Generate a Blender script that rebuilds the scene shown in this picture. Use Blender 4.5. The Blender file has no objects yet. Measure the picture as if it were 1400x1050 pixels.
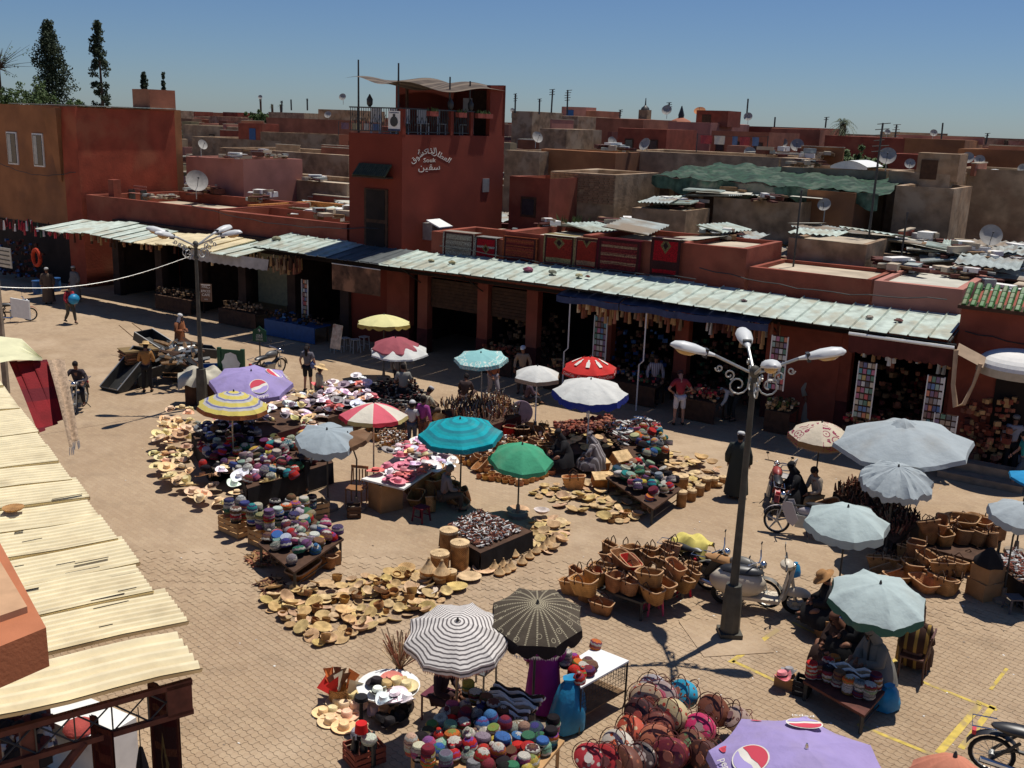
import bpy, bmesh, math, random
from mathutils import Vector, Matrix, Euler
random.seed(11)
sc = bpy.context.scene
COL = sc.collection
PI = math.pi
R = math.radians
# ------------------------------------------------------------------ camera
CH = 9.3                      # eye height above the square (roof terrace)
PITCH, ROLL, FPX = R(14.4), R(2.0), 1386.0
fw = Vector((0, math.cos(PITCH), -math.sin(PITCH)))
r0 = Vector((1, 0, 0)); u0 = r0.cross(fw)
cr, sr = math.cos(ROLL), math.sin(ROLL)
cx_, cy_ = r0 * cr + u0 * sr, u0 * cr - r0 * sr
cam = bpy.data.objects.new('camera', bpy.data.cameras.new('camera'))
COL.objects.link(cam)
cam.matrix_world = Matrix(((cx_.x, cy_.x, -fw.x, 0), (cx_.y, cy_.y, -fw.y, 0), (cx_.z, cy_.z, -fw.z, CH), (0, 0, 0, 1)))
cam.data.sensor_width = 36
cam.data.lens = FPX / 1400 * 36
cam.data.clip_end = 9000
sc.camera = cam
# ------------------------------------------------------------------ sky, sun, exposure
SUN = Vector((.25, .235, 1)).normalized()
sc.world = bpy.data.worlds.new('World')
sc.world.use_nodes = True
wn = sc.world.node_tree
bg = wn.nodes['Background']
sky = wn.nodes.new('ShaderNodeTexSky')
sky.sky_type = 'NISHITA'
sky.sun_disc = False
sky.sun_elevation = math.asin(SUN.z)
sky.sun_rotation = math.atan2(SUN.x, SUN.y)
sky.altitude = 500
sky.air_density = 1.0
sky.dust_density = 0.25
sky.ozone_density = 3
_mx = wn.nodes.new('ShaderNodeMix'); _mx.data_type = 'RGBA'; _mx.blend_type = 'MULTIPLY'; _mx.inputs[0].default_value = 1
_mx.inputs[7].default_value = (.76, .95, 1.27, 1)
wn.links.new(sky.outputs[0], _mx.inputs[6]); wn.links.new(_mx.outputs[2], bg.inputs[0])
bg.inputs[1].default_value = 0.053
sun = bpy.data.objects.new('sun', bpy.data.lights.new('sun', 'SUN'))
COL.objects.link(sun)
sun.data.energy = 4.8
sun.data.angle = R(.5)
sun.data.color = (1, .95, .87)
sun.rotation_euler = (-SUN).to_track_quat('-Z', 'Y').to_euler()
sc.view_settings.view_transform = 'Standard'
sc.view_settings.look = 'None'
sc.view_settings.gamma = 1
sc.view_settings.use_curve_mapping = False
sc.view_settings.exposure = 0.0
sc.render.engine = 'CYCLES'
sc.cycles.use_denoising = True
sc.cycles.max_bounces = 5
sc.cycles.diffuse_bounces = 3
sc.cycles.glossy_bounces = 2
sc.cycles.transparent_max_bounces = 6

# ------------------------------------------------------------------ helpers
def ray(x, y):
    u, v = x - 700, y - 525
    return fw * FPX + r0 * (u * cr + v * sr) - u0 * (v * cr - u * sr)
def G(x, y, z=0.0):
    d = ray(x, y); t = (z - CH) / d.z
    return Vector((d.x * t, d.y * t, z))
def proj(p):
    q = Vector(p) - Vector((0, 0, CH)); w = q.dot(fw)
    if w < .1: return None
    a, b = q.dot(r0) / w * FPX, -q.dot(u0) / w * FPX
    return 700 + a * cr - b * sr, 525 + a * sr + b * cr, w
UV_, NV_, OO = Vector((.8374, -.5465, 0)), Vector((.5465, .8374, 0)), Vector((0, 35.96, 0))
ANG = math.atan2(UV_.y, UV_.x)
def W(s, t, z=0.0):
    return OO + UV_ * s + NV_ * t + Vector((0, 0, z))
def PL(x, y, t):
    d = ray(x, y); k = (t + OO.dot(NV_)) / (d.x * NV_.x + d.y * NV_.y)
    return (Vector((d.x * k, d.y * k, 0)) - OO).dot(UV_), CH + d.z * k
def rnd(a, b): return random.uniform(a, b)

class MB:
    def __init__(s): s.v = []; s.f = []; s.k = []; s.uv = {}
    def add(s, vs, fs, k=0, m=None):
        o = len(s.v)
        s.v += [tuple(m @ Vector(p)) for p in vs] if m is not None else [tuple(p) for p in vs]
        for f in fs: s.f.append(tuple(i + o for i in f)); s.k.append(k)
        return s
    def box(s, c, d, rz=0, k=0, m=None, taper=1.0):
        x, y, z = d[0] / 2, d[1] / 2, d[2] / 2
        vs = [Vector((a * x * (taper if e > 0 else 1), b * y * (taper if e > 0 else 1), e * z)) for e in (-1, 1) for a, b in ((-1, -1), (1, -1), (1, 1), (-1, 1))]
        if rz:
            q = Matrix.Rotation(rz, 3, 'Z'); vs = [q @ v for v in vs]
        vs = [v + Vector(c) for v in vs]
        return s.add(vs, [(3, 2, 1, 0), (4, 5, 6, 7), (0, 1, 5, 4), (1, 2, 6, 5), (2, 3, 7, 6), (3, 0, 4, 7)], k, m)
    def quad(s, a, b, c, d, k=0): return s.add([a, b, c, d], [(0, 1, 2, 3)], k)
    def lathe(s, pr, c=(0, 0, 0), n=12, k=0, m=None, sx=1, sy=1, capb=True, capt=True, fn=None):
        vs = []
        for r, z in pr:
            for i in range(n):
                a = 2 * PI * i / n
                rr = r * (fn(a, z) if fn else 1)
                vs.append((c[0] + rr * math.cos(a) * sx, c[1] + rr * math.sin(a) * sy, c[2] + z))
        fs = []
        for j in range(len(pr) - 1):
            for i in range(n):
                a, b = j * n + i, j * n + (i + 1) % n
                fs.append((a, b, b + n, a + n))
        if capb: fs.append(tuple(range(n - 1, -1, -1)))
        if capt: fs.append(tuple((len(pr) - 1) * n + i for i in range(n)))
        return s.add(vs, fs, k, m)
    def tube(s, pts, r, n=6, k=0, m=None, cap=True, flat=1.0):
        pts = [Vector(p) for p in pts]; rs = r if isinstance(r, (list, tuple)) else [r] * len(pts)
        vs = []; prev = None
        for i, p in enumerate(pts):
            d = (pts[min(i + 1, len(pts) - 1)] - pts[max(i - 1, 0)])
            if d.length < 1e-6: d = Vector((0, 0, 1))
            d.normalize()
            if prev is None:
                x = d.orthogonal().normalized()
                if abs(d.z) < .9: x = Vector((0, 0, 1)).cross(d).normalized()
            else: x = (prev - d * prev.dot(d)).normalized()
            prev = x; y = d.cross(x)
            for j in range(n):
                a = 2 * PI * j / n
                vs.append(p + (x * math.cos(a) + y * math.sin(a) * flat) * rs[i])
        fs = [(i * n + j, i * n + (j + 1) % n, (i + 1) * n + (j + 1) % n, (i + 1) * n + j) for i in range(len(pts) - 1) for j in range(n)]
        if cap: fs += [tuple(range(n - 1, -1, -1)), tuple((len(pts) - 1) * n + j for j in range(n))]
        return s.add(vs, fs, k, m)
    def sph(s, c, r, n=10, k=0, m=None, h=None, cut=-1.0):
        sx, sy, sz = r if isinstance(r, (list, tuple)) else (r, r, r)
        st = max(3, n // 2); pr = []
        for i in range(st + 1):
            e = math.asin(cut) + (PI / 2 - math.asin(cut)) * i / st
            pr.append((max(.02, math.cos(e)) if i in (0, st) else math.cos(e), math.sin(e)))
        vs_m = Matrix.Translation(c) @ Matrix.Diagonal((sx, sy, sz, 1))
        return s.lathe(pr, n=n, k=k, m=(m @ vs_m) if m is not None else vs_m)
    def prism(s, poly, z0, z1, k=0, m=None):
        n = len(poly)
        vs = [(x, y, z0) for x, y in poly] + [(x, y, z1) for x, y in poly]
        fs = [tuple(range(n - 1, -1, -1)), tuple(range(n, 2 * n))] + [(i, (i + 1) % n, n + (i + 1) % n, n + i) for i in range(n)]
        return s.add(vs, fs, k, m)
    def grid(s, fn, nu, nv, k=0, both=False, close=False):
        vs = [fn(i / nu, j / nv) for j in range(nv + 1) for i in range(nu + 1)]
        w = nu + 1
        return s.add(vs, [(j * w + i, j * w + i + 1, (j + 1) * w + i + 1, (j + 1) * w + i) for j in range(nv) for i in range(nu)], k)
    def mesh(s, name, mats, smooth=False):
        me = bpy.data.meshes.new(name)
        me.from_pydata(s.v, [], s.f)
        for m in (mats if isinstance(mats, (list, tuple)) else [mats]): me.materials.append(m)
        if any(s.k): me.polygons.foreach_set('material_index', s.k)
        if smooth:
            me.polygons.foreach_set('use_smooth', [True] * len(s.f))
            if smooth != 'all': me.set_sharp_from_angle(angle=R(40))
        return me
    def build(s, name, mats, parent=None, smooth=False, loc=None, rot=None):
        return put(name, s.mesh(name, mats, smooth), parent, loc, rot)
def put(name, me, parent=None, loc=None, rot=None, sc_=None):
    o = bpy.data.objects.new(name, me); COL.objects.link(o)
    if parent: o.parent = parent
    if loc is not None: o.location = loc
    if rot is not None: o.rotation_euler = rot if isinstance(rot, (tuple, list, Euler)) else (0, 0, rot)
    if sc_ is not None: o.scale = sc_ if isinstance(sc_, (tuple, list)) else (sc_,) * 3
    return o
def tag(o, label=None, cat=None, group=None, kind=None):
    if label: o['label'] = label
    if cat: o['category'] = cat
    if group: o['group'] = group
    if kind: o['kind'] = kind
    return o
def thing(name, label, cat, loc=(0, 0, 0), rz=0, group=None):
    o = bpy.data.objects.new(name, None); COL.objects.link(o)
    o.location = loc; o.rotation_euler = (0, 0, rz) if not isinstance(rz, (tuple, list)) else rz
    o.empty_display_size = .2
    return tag(o, label, cat, group)
def dup(src, loc, rz=0, label=None, group=None, scale=None):
    c = src.copy(); COL.objects.link(c); c.location = loc
    c.rotation_euler = (0, 0, rz) if not isinstance(rz, (tuple, list)) else rz
    if label: c['label'] = label
    if group: c['group'] = group
    if scale: c.scale = (scale,) * 3 if not isinstance(scale, tuple) else scale
    for ch in src.children:
        d = ch.copy(); COL.objects.link(d); d.parent = c
        for g in ch.children:
            e = g.copy(); COL.objects.link(e); e.parent = d
    return c

# ------------------------------------------------------------------ materials
def sh(name):
    m = bpy.data.materials.new(name); m.use_nodes = True
    return m, m.node_tree, m.node_tree.nodes['Principled BSDF']
def nd(t, typ, **kw):
    n = t.nodes.new(typ)
    for k, v in kw.items():
        if k.startswith('i_'):
            key = k[2:]; key = int(key) if key.isdigit() else key.replace('_', ' ')
            if isinstance(v, bpy.types.NodeSocket): t.links.new(v, n.inputs[key])
            else: n.inputs[key].default_value = v
        else: setattr(n, k, v)
    return n
def mth(t, op, a, b=None, c=None):
    n = t.nodes.new('ShaderNodeMath'); n.operation = op
    for i, v in enumerate((a, b, c)):
        if v is None: continue
        if isinstance(v, bpy.types.NodeSocket): t.links.new(v, n.inputs[i])
        else: n.inputs[i].default_value = v
    return n.outputs[0]
def mixc(t, fac, a, b, mode='MIX'):
    n = t.nodes.new('ShaderNodeMix'); n.data_type = 'RGBA'; n.blend_type = mode
    for key, v in ((0, fac), (6, a), (7, b)):
        if isinstance(v, bpy.types.NodeSocket): t.links.new(v, n.inputs[key])
        else: n.inputs[key].default_value = v if key == 0 else (*v[:3], 1)
    return n.outputs[2]
def noise(t, scale, vec=None, detail=3, out=0):
    n = nd(t, 'ShaderNodeTexNoise', i_Scale=scale, i_Detail=detail)
    if vec is not None: t.links.new(vec, n.inputs['Vector'])
    return n.outputs[out]
def ramp(t, fac, a, b, c0=(0, 0, 0), c1=(1, 1, 1)):
    n = t.nodes.new('ShaderNodeValToRGB'); t.links.new(fac, n.inputs[0])
    n.color_ramp.elements[0].position = a; n.color_ramp.elements[1].position = b
    n.color_ramp.elements[0].color = (*c0, 1); n.color_ramp.elements[1].color = (*c1, 1)
    return n.outputs[0]
def mat(name, rgb, rough=.85, var=.18, scale=6, bump=.0, bscale=30, metal=0, rgb2=None, dirt=0, spec=.3, oc=False, wave=None, back=None, trans=0):
    """general surface: colour noise between rgb*(1-var) and rgb*(1+var) (or rgb2 patches), optional bump,
    oc = multiply by the object's own colour, wave = (scale, axis, rgb) bands"""
    m, t, b = sh(name)
    co = nd(t, 'ShaderNodeTexCoord').outputs['Object']
    oi = nd(t, 'ShaderNodeObjectInfo')
    vec = nd(t, 'ShaderNodeVectorMath', operation='ADD')
    t.links.new(co, vec.inputs[0]); t.links.new(oi.outputs['Random'], vec.inputs[1]); vec = vec.outputs[0]
    f = noise(t, scale, vec, 4)
    c = mixc(t, ramp(t, f, .3, .7), [x * (1 - var) for x in rgb], [min(1, x * (1 + var)) for x in rgb])
    if rgb2 is not None: c = mixc(t, ramp(t, noise(t, scale * .37, vec, 6), .5, .62), c, rgb2)
    if wave:
        sep = nd(t, 'ShaderNodeSeparateXYZ'); t.links.new(co, sep.inputs[0])
        w = mth(t, 'SINE', mth(t, 'MULTIPLY', sep.outputs[wave[1]], wave[0]))
        c = mixc(t, ramp(t, w, .45, .6), c, wave[2])
    if dirt: c = mixc(t, mth(t, 'MULTIPLY', ramp(t, noise(t, scale * .8, vec, 8), .52, .72), dirt), c, [x * .35 for x in rgb])
    if oc: c = mixc(t, 1.0, c, oi.outputs['Color'], 'MULTIPLY')
    t.links.new(c, b.inputs['Base Color'])
    b.inputs['Roughness'].default_value = rough; b.inputs['Metallic'].default_value = metal
    b.inputs['Specular IOR Level'].default_value = spec
    if trans:
        tr = nd(t, 'ShaderNodeBsdfTranslucent'); t.links.new(c, tr.inputs[0])
        mx = nd(t, 'ShaderNodeMixShader', i_0=trans); t.links.new(b.outputs[0], mx.inputs[1]); t.links.new(tr.outputs[0], mx.inputs[2])
        t.links.new(mx.outputs[0], t.nodes['Material Output'].inputs[0])
    if bump:
        bn = nd(t, 'ShaderNodeBump', i_Strength=bump, i_Distance=.02)
        t.links.new(noise(t, bscale, vec, 5), bn.inputs['Height']); t.links.new(bn.outputs[0], b.inputs['Normal'])
    return m
PLAST = (.17, .045, .028)
M = dict(
    redwall=mat('red_plaster', (.24, .058, .034), var=.22, scale=1.3, bump=.4, bscale=14, rgb2=(.28, .085, .05), dirt=.35),
    tower=mat('tower_plaster', (.19, .034, .018), var=.13, scale=.8, bump=.2, bscale=18, dirt=.2),
    peel=mat('peeling_red_paint', (.3, .06, .03), var=.2, scale=1.1, bump=.4, bscale=10, rgb2=(.34, .1, .05), dirt=.3),
    ochre=mat('ochre_plaster', (.3, .13, .055), var=.2, scale=.9, bump=.3, bscale=10, rgb2=(.22, .1, .05), dirt=.3),
    adobe=mat('adobe', (.29, .19, .115), var=.35, scale=1.8, bump=.7, bscale=9, rgb2=(.38, .28, .19), dirt=.55),
    tan=mat('tan_render', (.38, .27, .17), var=.3, scale=1.6, bump=.6, bscale=9, rgb2=(.28, .18, .11), dirt=.5),
    terra=mat('terracotta_render', (.32, .12, .07), var=.25, scale=.9, bump=.3, bscale=9, dirt=.35),
    pink=mat('pink_render', (.4, .17, .13), var=.15, scale=.9, bump=.2, dirt=.3),
    roofdirt=mat('roof_screed', (.46, .38, .28), var=.3, scale=.7, bump=.5, bscale=5, rgb2=(.26, .19, .13), dirt=.5),
    roofpale=mat('pale_lime_roof', (.5, .48, .4), var=.2, scale=.8, bump=.3, rgb2=(.38, .33, .25), dirt=.4),
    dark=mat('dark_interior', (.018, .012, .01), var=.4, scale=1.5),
    shadedark=mat('painted_shade_wall', (.045, .026, .02), var=.4, scale=1.5, bump=.3),  # near-black wall tone with the deep shade of the bays painted in
    sheet=mat('pale_metal_sheet', (.44, .51, .45), rough=.55, var=.2, scale=3.2, bump=.3, bscale=12, rgb2=(.38, .38, .3), dirt=.5),
    sheetd=mat('dark_metal_sheet', (.09, .1, .1), rough=.6, var=.3, scale=2, dirt=.3),
    sheetb=mat('weathered_sheet', (.34, .38, .36), rough=.6, var=.3, scale=1.6, bump=.3, rgb2=(.26, .2, .14), dirt=.6),
    cream=mat('cream_corrugated_sheet', (.72, .62, .4), rough=.6, var=.14, scale=2.6, bump=.12, bscale=20, rgb2=(.6, .5, .31), dirt=.3),
    metal=mat('dark_painted_metal', (.03, .03, .028), rough=.5, var=.3, spec=.5),
    rust=mat('rust_red_metal', (.1, .03, .02), rough=.7, var=.3, scale=8),
    galv=mat('galvanised_metal', (.4, .4, .38), rough=.45, metal=.6, var=.15),
    chrome=mat('chrome', (.7, .7, .7), rough=.18, metal=1, var=.05),
    rubber=mat('black_rubber', (.015, .015, .015), rough=.8, var=.3),
    blackpl=mat('black_plastic', (.02, .02, .022), rough=.4, var=.2, spec=.5),
    white=mat('white_paint', (.75, .75, .72), rough=.5, var=.05, dirt=.15),
    lampgrey=mat('lamp_housing', (.6, .61, .6), rough=.4, var=.05, dirt=.1),
    amber=mat('lamp_bowl', (.5, .32, .12), rough=.2, var=.1),
    pole=mat('lamp_post_paint', (.075, .07, .055), rough=.6, var=.3, scale=5, dirt=.3),
    wood=mat('weathered_wood', (.2, .12, .06), var=.35, scale=6, bump=.3, bscale=40),
    woodp=mat('pale_plywood', (.46, .27, .12), var=.2, scale=3, bump=.1),
    woodd=mat('dark_wood', (.07, .035, .02), var=.3, scale=6, bump=.2),
    card=mat('cardboard', (.36, .19, .08), var=.14, scale=4, rough=.9),
    glass=mat('window_glass', (.03, .035, .04), rough=.1, var=.2, spec=.7),
    clothw=mat('white_cloth', (.72, .7, .66), var=.06, scale=5, bump=.2, bscale=12),
    clothb=mat('black_cloth', (.012, .011, .013), var=.3, scale=5, bump=.2, bscale=12),
    navy=mat('navy_canvas', (.045, .06, .12), var=.2, scale=3, bump=.2, bscale=10),
    maroon=mat('maroon_canvas', (.08, .018, .016), var=.25, scale=3),
    blueb=mat('blue_plastic_bag', (.03, .28, .52), rough=.35, var=.15, scale=6, bump=.6, bscale=9, trans=.25),
    bluep=mat('blue_plastic', (.02, .08, .22), rough=.5, var=.15),
    redp=mat('red_plastic', (.5, .03, .05), rough=.4, var=.08),
    yellowp=mat('yellow_paint_line', (.52, .38, .08), rough=.8, var=.2, scale=9, rgb2=(.33, .24, .12)),
    green=mat('green_enamel', (.015, .07, .035), rough=.4, var=.15),
    leaf=mat('dark_conifer_leaf', (.028, .042, .018), var=.5, scale=3, rough=.8),
    leaf2=mat('green_leaf', (.06, .1, .025), var=.4, scale=3, rough=.7),
    palm=mat('palm_leaf', (.075, .1, .04), var=.3, scale=3, rough=.6),
    bark=mat('bark', (.09, .06, .04), var=.3, scale=8, bump=.4),
    skin=mat('skin', (.24, .11, .065), rough=.6, var=.08),
    skinl=mat('light_skin', (.42, .22, .15), rough=.6, var=.06),
    hair=mat('black_hair', (.012, .009, .008), rough=.5, var=.3),
    oc=mat('dyed_cloth', (1, 1, 1), var=.14, scale=7, oc=True, bump=.25, bscale=14),
    ocp=mat('painted_surface', (1, 1, 1), var=.06, scale=7, oc=True, rough=.45, spec=.5),
    ocg=mat('far_house_render', (1, 1, 1), var=.3, scale=.9, oc=True, dirt=.5, bump=.5, bscale=6),
    straw=mat('straw', (.76, .58, .36), var=.16, scale=9, bump=.5, bscale=70, oc=True),
    dish=mat('dish_metal', (.34, .32, .29), rough=.6, var=.15, dirt=.3),
    concrete=mat('concrete', (.24, .19, .14), var=.2, scale=4, bump=.4, bscale=20),
)
def knitmat(name, f1, f2, seedscale, base='oc'):
    # knitted bands in the piece's own coordinates: base colour, a darker band and a pale band
    m, t, b = sh(name)
    co = nd(t, 'ShaderNodeTexCoord').outputs['Object']; oi = nd(t, 'ShaderNodeObjectInfo')
    sep = nd(t, 'ShaderNodeSeparateXYZ'); t.links.new(co, sep.inputs[0])
    z = mth(t, 'ADD', sep.outputs[2], mth(t, 'MULTIPLY', oi.outputs['Random'], 3.0))
    ang = mth(t, 'ARCTAN2', sep.outputs[1], sep.outputs[0])
    zz = mth(t, 'ADD', z, mth(t, 'MULTIPLY', mth(t, 'PINGPONG', mth(t, 'MULTIPLY', ang, 8 / PI), 1.0), .012 if f2 else 0))
    w1 = ramp(t, mth(t, 'SINE', mth(t, 'MULTIPLY', zz, f1)), .55, .65)
    w2 = ramp(t, mth(t, 'SINE', mth(t, 'MULTIPLY', zz, f1 * .43)), .72, .8)
    hs = nd(t, 'ShaderNodeHueSaturation'); t.links.new(oi.outputs['Color'], hs.inputs['Color'])
    t.links.new(mth(t, 'ADD', mth(t, 'MULTIPLY', oi.outputs['Random'], .5), .25), hs.inputs['Hue']); hs.inputs['Value'].default_value = .5; hs.inputs['Saturation'].default_value = .8
    c = mixc(t, w1, oi.outputs['Color'], hs.outputs[0])
    if f2: c = mixc(t, w2, c, (.62, .58, .5))
    vo = nd(t, 'ShaderNodeTexVoronoi', i_Scale=90.0); t.links.new(co, vo.inputs[0])
    c = mixc(t, mth(t, 'MULTIPLY', vo.outputs[0], .7), c, (.02, .015, .015))
    t.links.new(c, b.inputs['Base Color']); b.inputs['Roughness'].default_value = .95
    b.inputs['Specular IOR Level'].default_value = .1
    bn = nd(t, 'ShaderNodeBump', i_Strength=.5, i_Distance=.01); t.links.new(vo.outputs[0], bn.inputs['Height']); t.links.new(bn.outputs[0], b.inputs['Normal'])
    return m
M['knit'] = knitmat('plain_knit', 60, 0, 1)
M['knit2'] = knitmat('patterned_knit', 95, 1, 1)
def weavemat(name, rgb, rgb2, sc_=34.0, oc=True):
    m, t, b = sh(name)
    co = nd(t, 'ShaderNodeTexCoord').outputs['Object']; oi = nd(t, 'ShaderNodeObjectInfo')
    sep = nd(t, 'ShaderNodeSeparateXYZ'); t.links.new(co, sep.inputs[0])
    ang = mth(t, 'ARCTAN2', sep.outputs[1], sep.outputs[0])
    rr = mth(t, 'ADD', mth(t, 'SQRT', mth(t, 'ADD', mth(t, 'MULTIPLY', sep.outputs[0], sep.outputs[0]), mth(t, 'MULTIPLY', sep.outputs[1], sep.outputs[1]))), sep.outputs[2])
    a = mth(t, 'SINE', mth(t, 'MULTIPLY', ang, 26)); z = mth(t, 'SINE', mth(t, 'MULTIPLY', rr, sc_ * 4))
    h = mth(t, 'MULTIPLY', a, z)
    c = mixc(t, ramp(t, h, .1, .6), rgb, rgb2)
    c = mixc(t, ramp(t, noise(t, 7, co), .35, .7), c, [x * .55 for x in rgb])
    if oc: c = mixc(t, 1.0, c, oi.outputs['Color'], 'MULTIPLY')
    t.links.new(c, b.inputs['Base Color']); b.inputs['Roughness'].default_value = .8
    b.inputs['Specular IOR Level'].default_value = .2
    bn = nd(t, 'ShaderNodeBump', i_Strength=.6, i_Distance=.01); t.links.new(h, bn.inputs['Height']); t.links.new(bn.outputs[0], b.inputs['Normal'])
    return m
M['weave'] = weavemat('woven_palm', (.5, .25, .09), (.62, .37, .15))
M['wicker'] = weavemat('pale_woven_straw', (.78, .54, .29), (.88, .68, .41), 26.0)
# ------------------------------------------------------------------ ground
PA = R(-44)                                    # direction of the paver courses
PW, PHH, ZIG, ZP = .25, .125, .016, .125
def tri(x, p): x = (x / p) % 1.0; return (2 * x if x < .5 else 2 - 2 * x) * 2 - 1
def tri_n(t, x, p):
    return mth(t, 'SUBTRACT', mth(t, 'MULTIPLY', mth(t, 'PINGPONG', mth(t, 'DIVIDE', x, p), .5), 4.0), 1.0)
m, t, b = sh('square_paving')
pos = nd(t, 'ShaderNodeNewGeometry').outputs['Position']
mp = nd(t, 'ShaderNodeMapping', vector_type='POINT'); t.links.new(pos, mp.inputs[0]); mp.inputs['Rotation'].default_value = (0, 0, -PA)
sp = nd(t, 'ShaderNodeSeparateXYZ'); t.links.new(mp.outputs[0], sp.inputs[0])
cb = nd(t, 'ShaderNodeCombineXYZ')
t.links.new(mth(t, 'ADD', sp.outputs[0], mth(t, 'MULTIPLY', tri_n(t, sp.outputs[1], ZP), ZIG)), cb.inputs[0])
t.links.new(mth(t, 'ADD', sp.outputs[1], mth(t, 'MULTIPLY', tri_n(t, sp.outputs[0], ZP), ZIG)), cb.inputs[1])
br = nd(t, 'ShaderNodeTexBrick', i_Scale=1.0, i_Mortar_Size=.005, i_Brick_Width=PW, i_Row_Height=PHH, offset=.5, i_Mortar_Smooth=.2, i_Bias=0.0)
t.links.new(cb.outputs[0], br.inputs['Vector'])
br.inputs['Color1'].default_value = (.365, .262, .17, 1); br.inputs['Color2'].default_value = (.415, .305, .198, 1); br.inputs['Mortar'].default_value = (.325, .235, .152, 1)
c = mixc(t, ramp(t, noise(t, .22, pos, 5), .35, .68), br.outputs[0], (.84, .8, .75), 'MULTIPLY')
c = mixc(t, mth(t, 'MULTIPLY', ramp(t, noise(t, 1.1, pos, 8), .55, .75), .5), c, (.2, .14, .09))
c = mixc(t, mth(t, 'MULTIPLY', ramp(t, noise(t, .5, nd(t, 'ShaderNodeVectorMath', operation='ADD', i_0=pos, i_1=(40, 7, 3)).outputs[0], 6), .55, .7), .5), c, (.5, .38, .26))
c = mixc(t, mth(t, 'MULTIPLY', ramp(t, noise(t, 14, pos, 6), .45, .8), .25), c, (.5, .42, .32))
t.links.new(c, b.inputs['Base Color']); b.inputs['Roughness'].default_value = .9; b.inputs['Specular IOR Level'].default_value = .15
bn = nd(t, 'ShaderNodeBump', i_Strength=.35, i_Distance=.01)
t.links.new(mth(t, 'ADD', mth(t, 'MULTIPLY', br.outputs['Fac'], -1.0), mth(t, 'MULTIPLY', noise(t, 60, pos, 4), .5)), bn.inputs['Height']); t.links.new(bn.outputs[0], b.inputs['Normal'])
M['paving'] = m
gm = MB()
gm.grid(lambda u, v: ((u - .5) * 9000, -200 + v * 8800, -.005), 30, 30)
ground = tag(gm.build('ground', M['paving']), kind='structure')
e1, e2 = Vector((math.cos(PA), math.sin(PA), 0)), Vector((-math.sin(PA), math.cos(PA), 0))
def paver_poly(i, j, gap=.003):
    # outline of one zigzag paver (course j, place i) in course coordinates, solved from the distorted grid
    x0 = (i + (.5 if j % 2 else 0)) * PW; y0 = j * PHH
    per = [(x0 + PW * k / 8, y0) for k in range(8)] + [(x0 + PW, y0 + PHH * k / 4) for k in range(4)] + [(x0 + PW - PW * k / 8, y0 + PHH) for k in range(8)] + [(x0, y0 + PHH - PHH * k / 4) for k in range(4)]
    out = []
    cx, cy = x0 + PW / 2, y0 + PHH / 2
    for a, b2 in per:
        a2 = a + (gap if a < cx - .01 else -gap if a > cx + .01 else 0) * (abs(a - cx) > PW / 2 - .001)
        b3 = b2 + (gap if b2 < cy else -gap) * (abs(b2 - cy) > PHH / 2 - .001)
        u, v = a2, b3
        for _ in range(12): u, v = a2 - ZIG * tri(v, ZP), b3 - ZIG * tri(u, ZP)
        out.append((u, v))
    return out
POLY = {q: [(a - ((.5 if q else 0)) * PW, b2 - q * PHH) for a, b2 in paver_poly(0, q)] for q in (0, 1)}
for q in POLY:                                     # keep only the corners that bend
    pp = POLY[q]; POLY[q] = [p for k, p in enumerate(pp) if abs((pp[k - 1][0] - p[0]) * (pp[(k + 1) % len(pp)][1] - p[1]) - (pp[k - 1][1] - p[1]) * (pp[(k + 1) % len(pp)][0] - p[0])) > 1e-6]
cand = []
for j in range(int(2.5 / PHH), int(26 / PHH)):
    for i in range(int(-24 / PW), int(10 / PW)):
        c0 = e1 * ((i + .5 + (.5 if j % 2 else 0)) * PW) + e2 * ((j + .5) * PHH)
        if c0.y < 11.5 or c0.y > 22.5: continue
        q = proj(c0)
        if q and -60 < q[0] < 1460 and q[1] < 1100 and q[2] < 22.8 - 4.2 * ((i * 7919 + j * 104729) % 97 / 97) ** 1.5: cand.append((q[2], i, j, q))
cand.sort()
shown = [c_ for c_ in cand if 250 < c_[3][0] < 1400 and c_[3][1] < 1048 and not (540 < c_[3][0] < 1235)][:300]
keys = {(c_[1], c_[2]) for c_ in shown}
def add_paver(mb, q, ox, oy, oz=0.0):
    pp = POLY[q]; n = len(pp); x_ = sum(p[0] for p in pp) / n; y_ = sum(p[1] for p in pp) / n
    vs = []
    for s_, z in ((1, -.006), (1, .0015), (.98, .004)):
        for a, b2 in pp:
            p = e1 * (x_ + (a - x_) * s_ + ox) + e2 * (y_ + (b2 - y_) * s_ + oy); vs.append((p.x, p.y, z + oz))
    fs = [(k * n + i_, k * n + (i_ + 1) % n, (k + 1) * n + (i_ + 1) % n, (k + 1) * n + i_) for k in (1,) for i_ in range(n)] + [tuple(2 * n + i_ for i_ in range(n))]
    mb.add(vs, fs)
field = MB()
for d_, i, j, q in cand:
    if (i, j) not in keys: add_paver(field, j % 2, (i + (.5 if j % 2 else 0)) * PW, j * PHH, rnd(-.0012, .0012))
tag(field.build('paver_field', M['paving'], ground), kind='stuff')
pm = {}
for q in (0, 1):
    mb = MB(); add_paver(mb, q, 0, 0); pm[q] = mb.mesh('paver', M['paving'])
for d_, i, j, q in shown:
    p = e1 * ((i + (.5 if j % 2 else 0)) * PW) + e2 * (j * PHH)
    put('paver', pm[j % 2], ground, (p.x, p.y, rnd(-.0012, .0012)))
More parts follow.
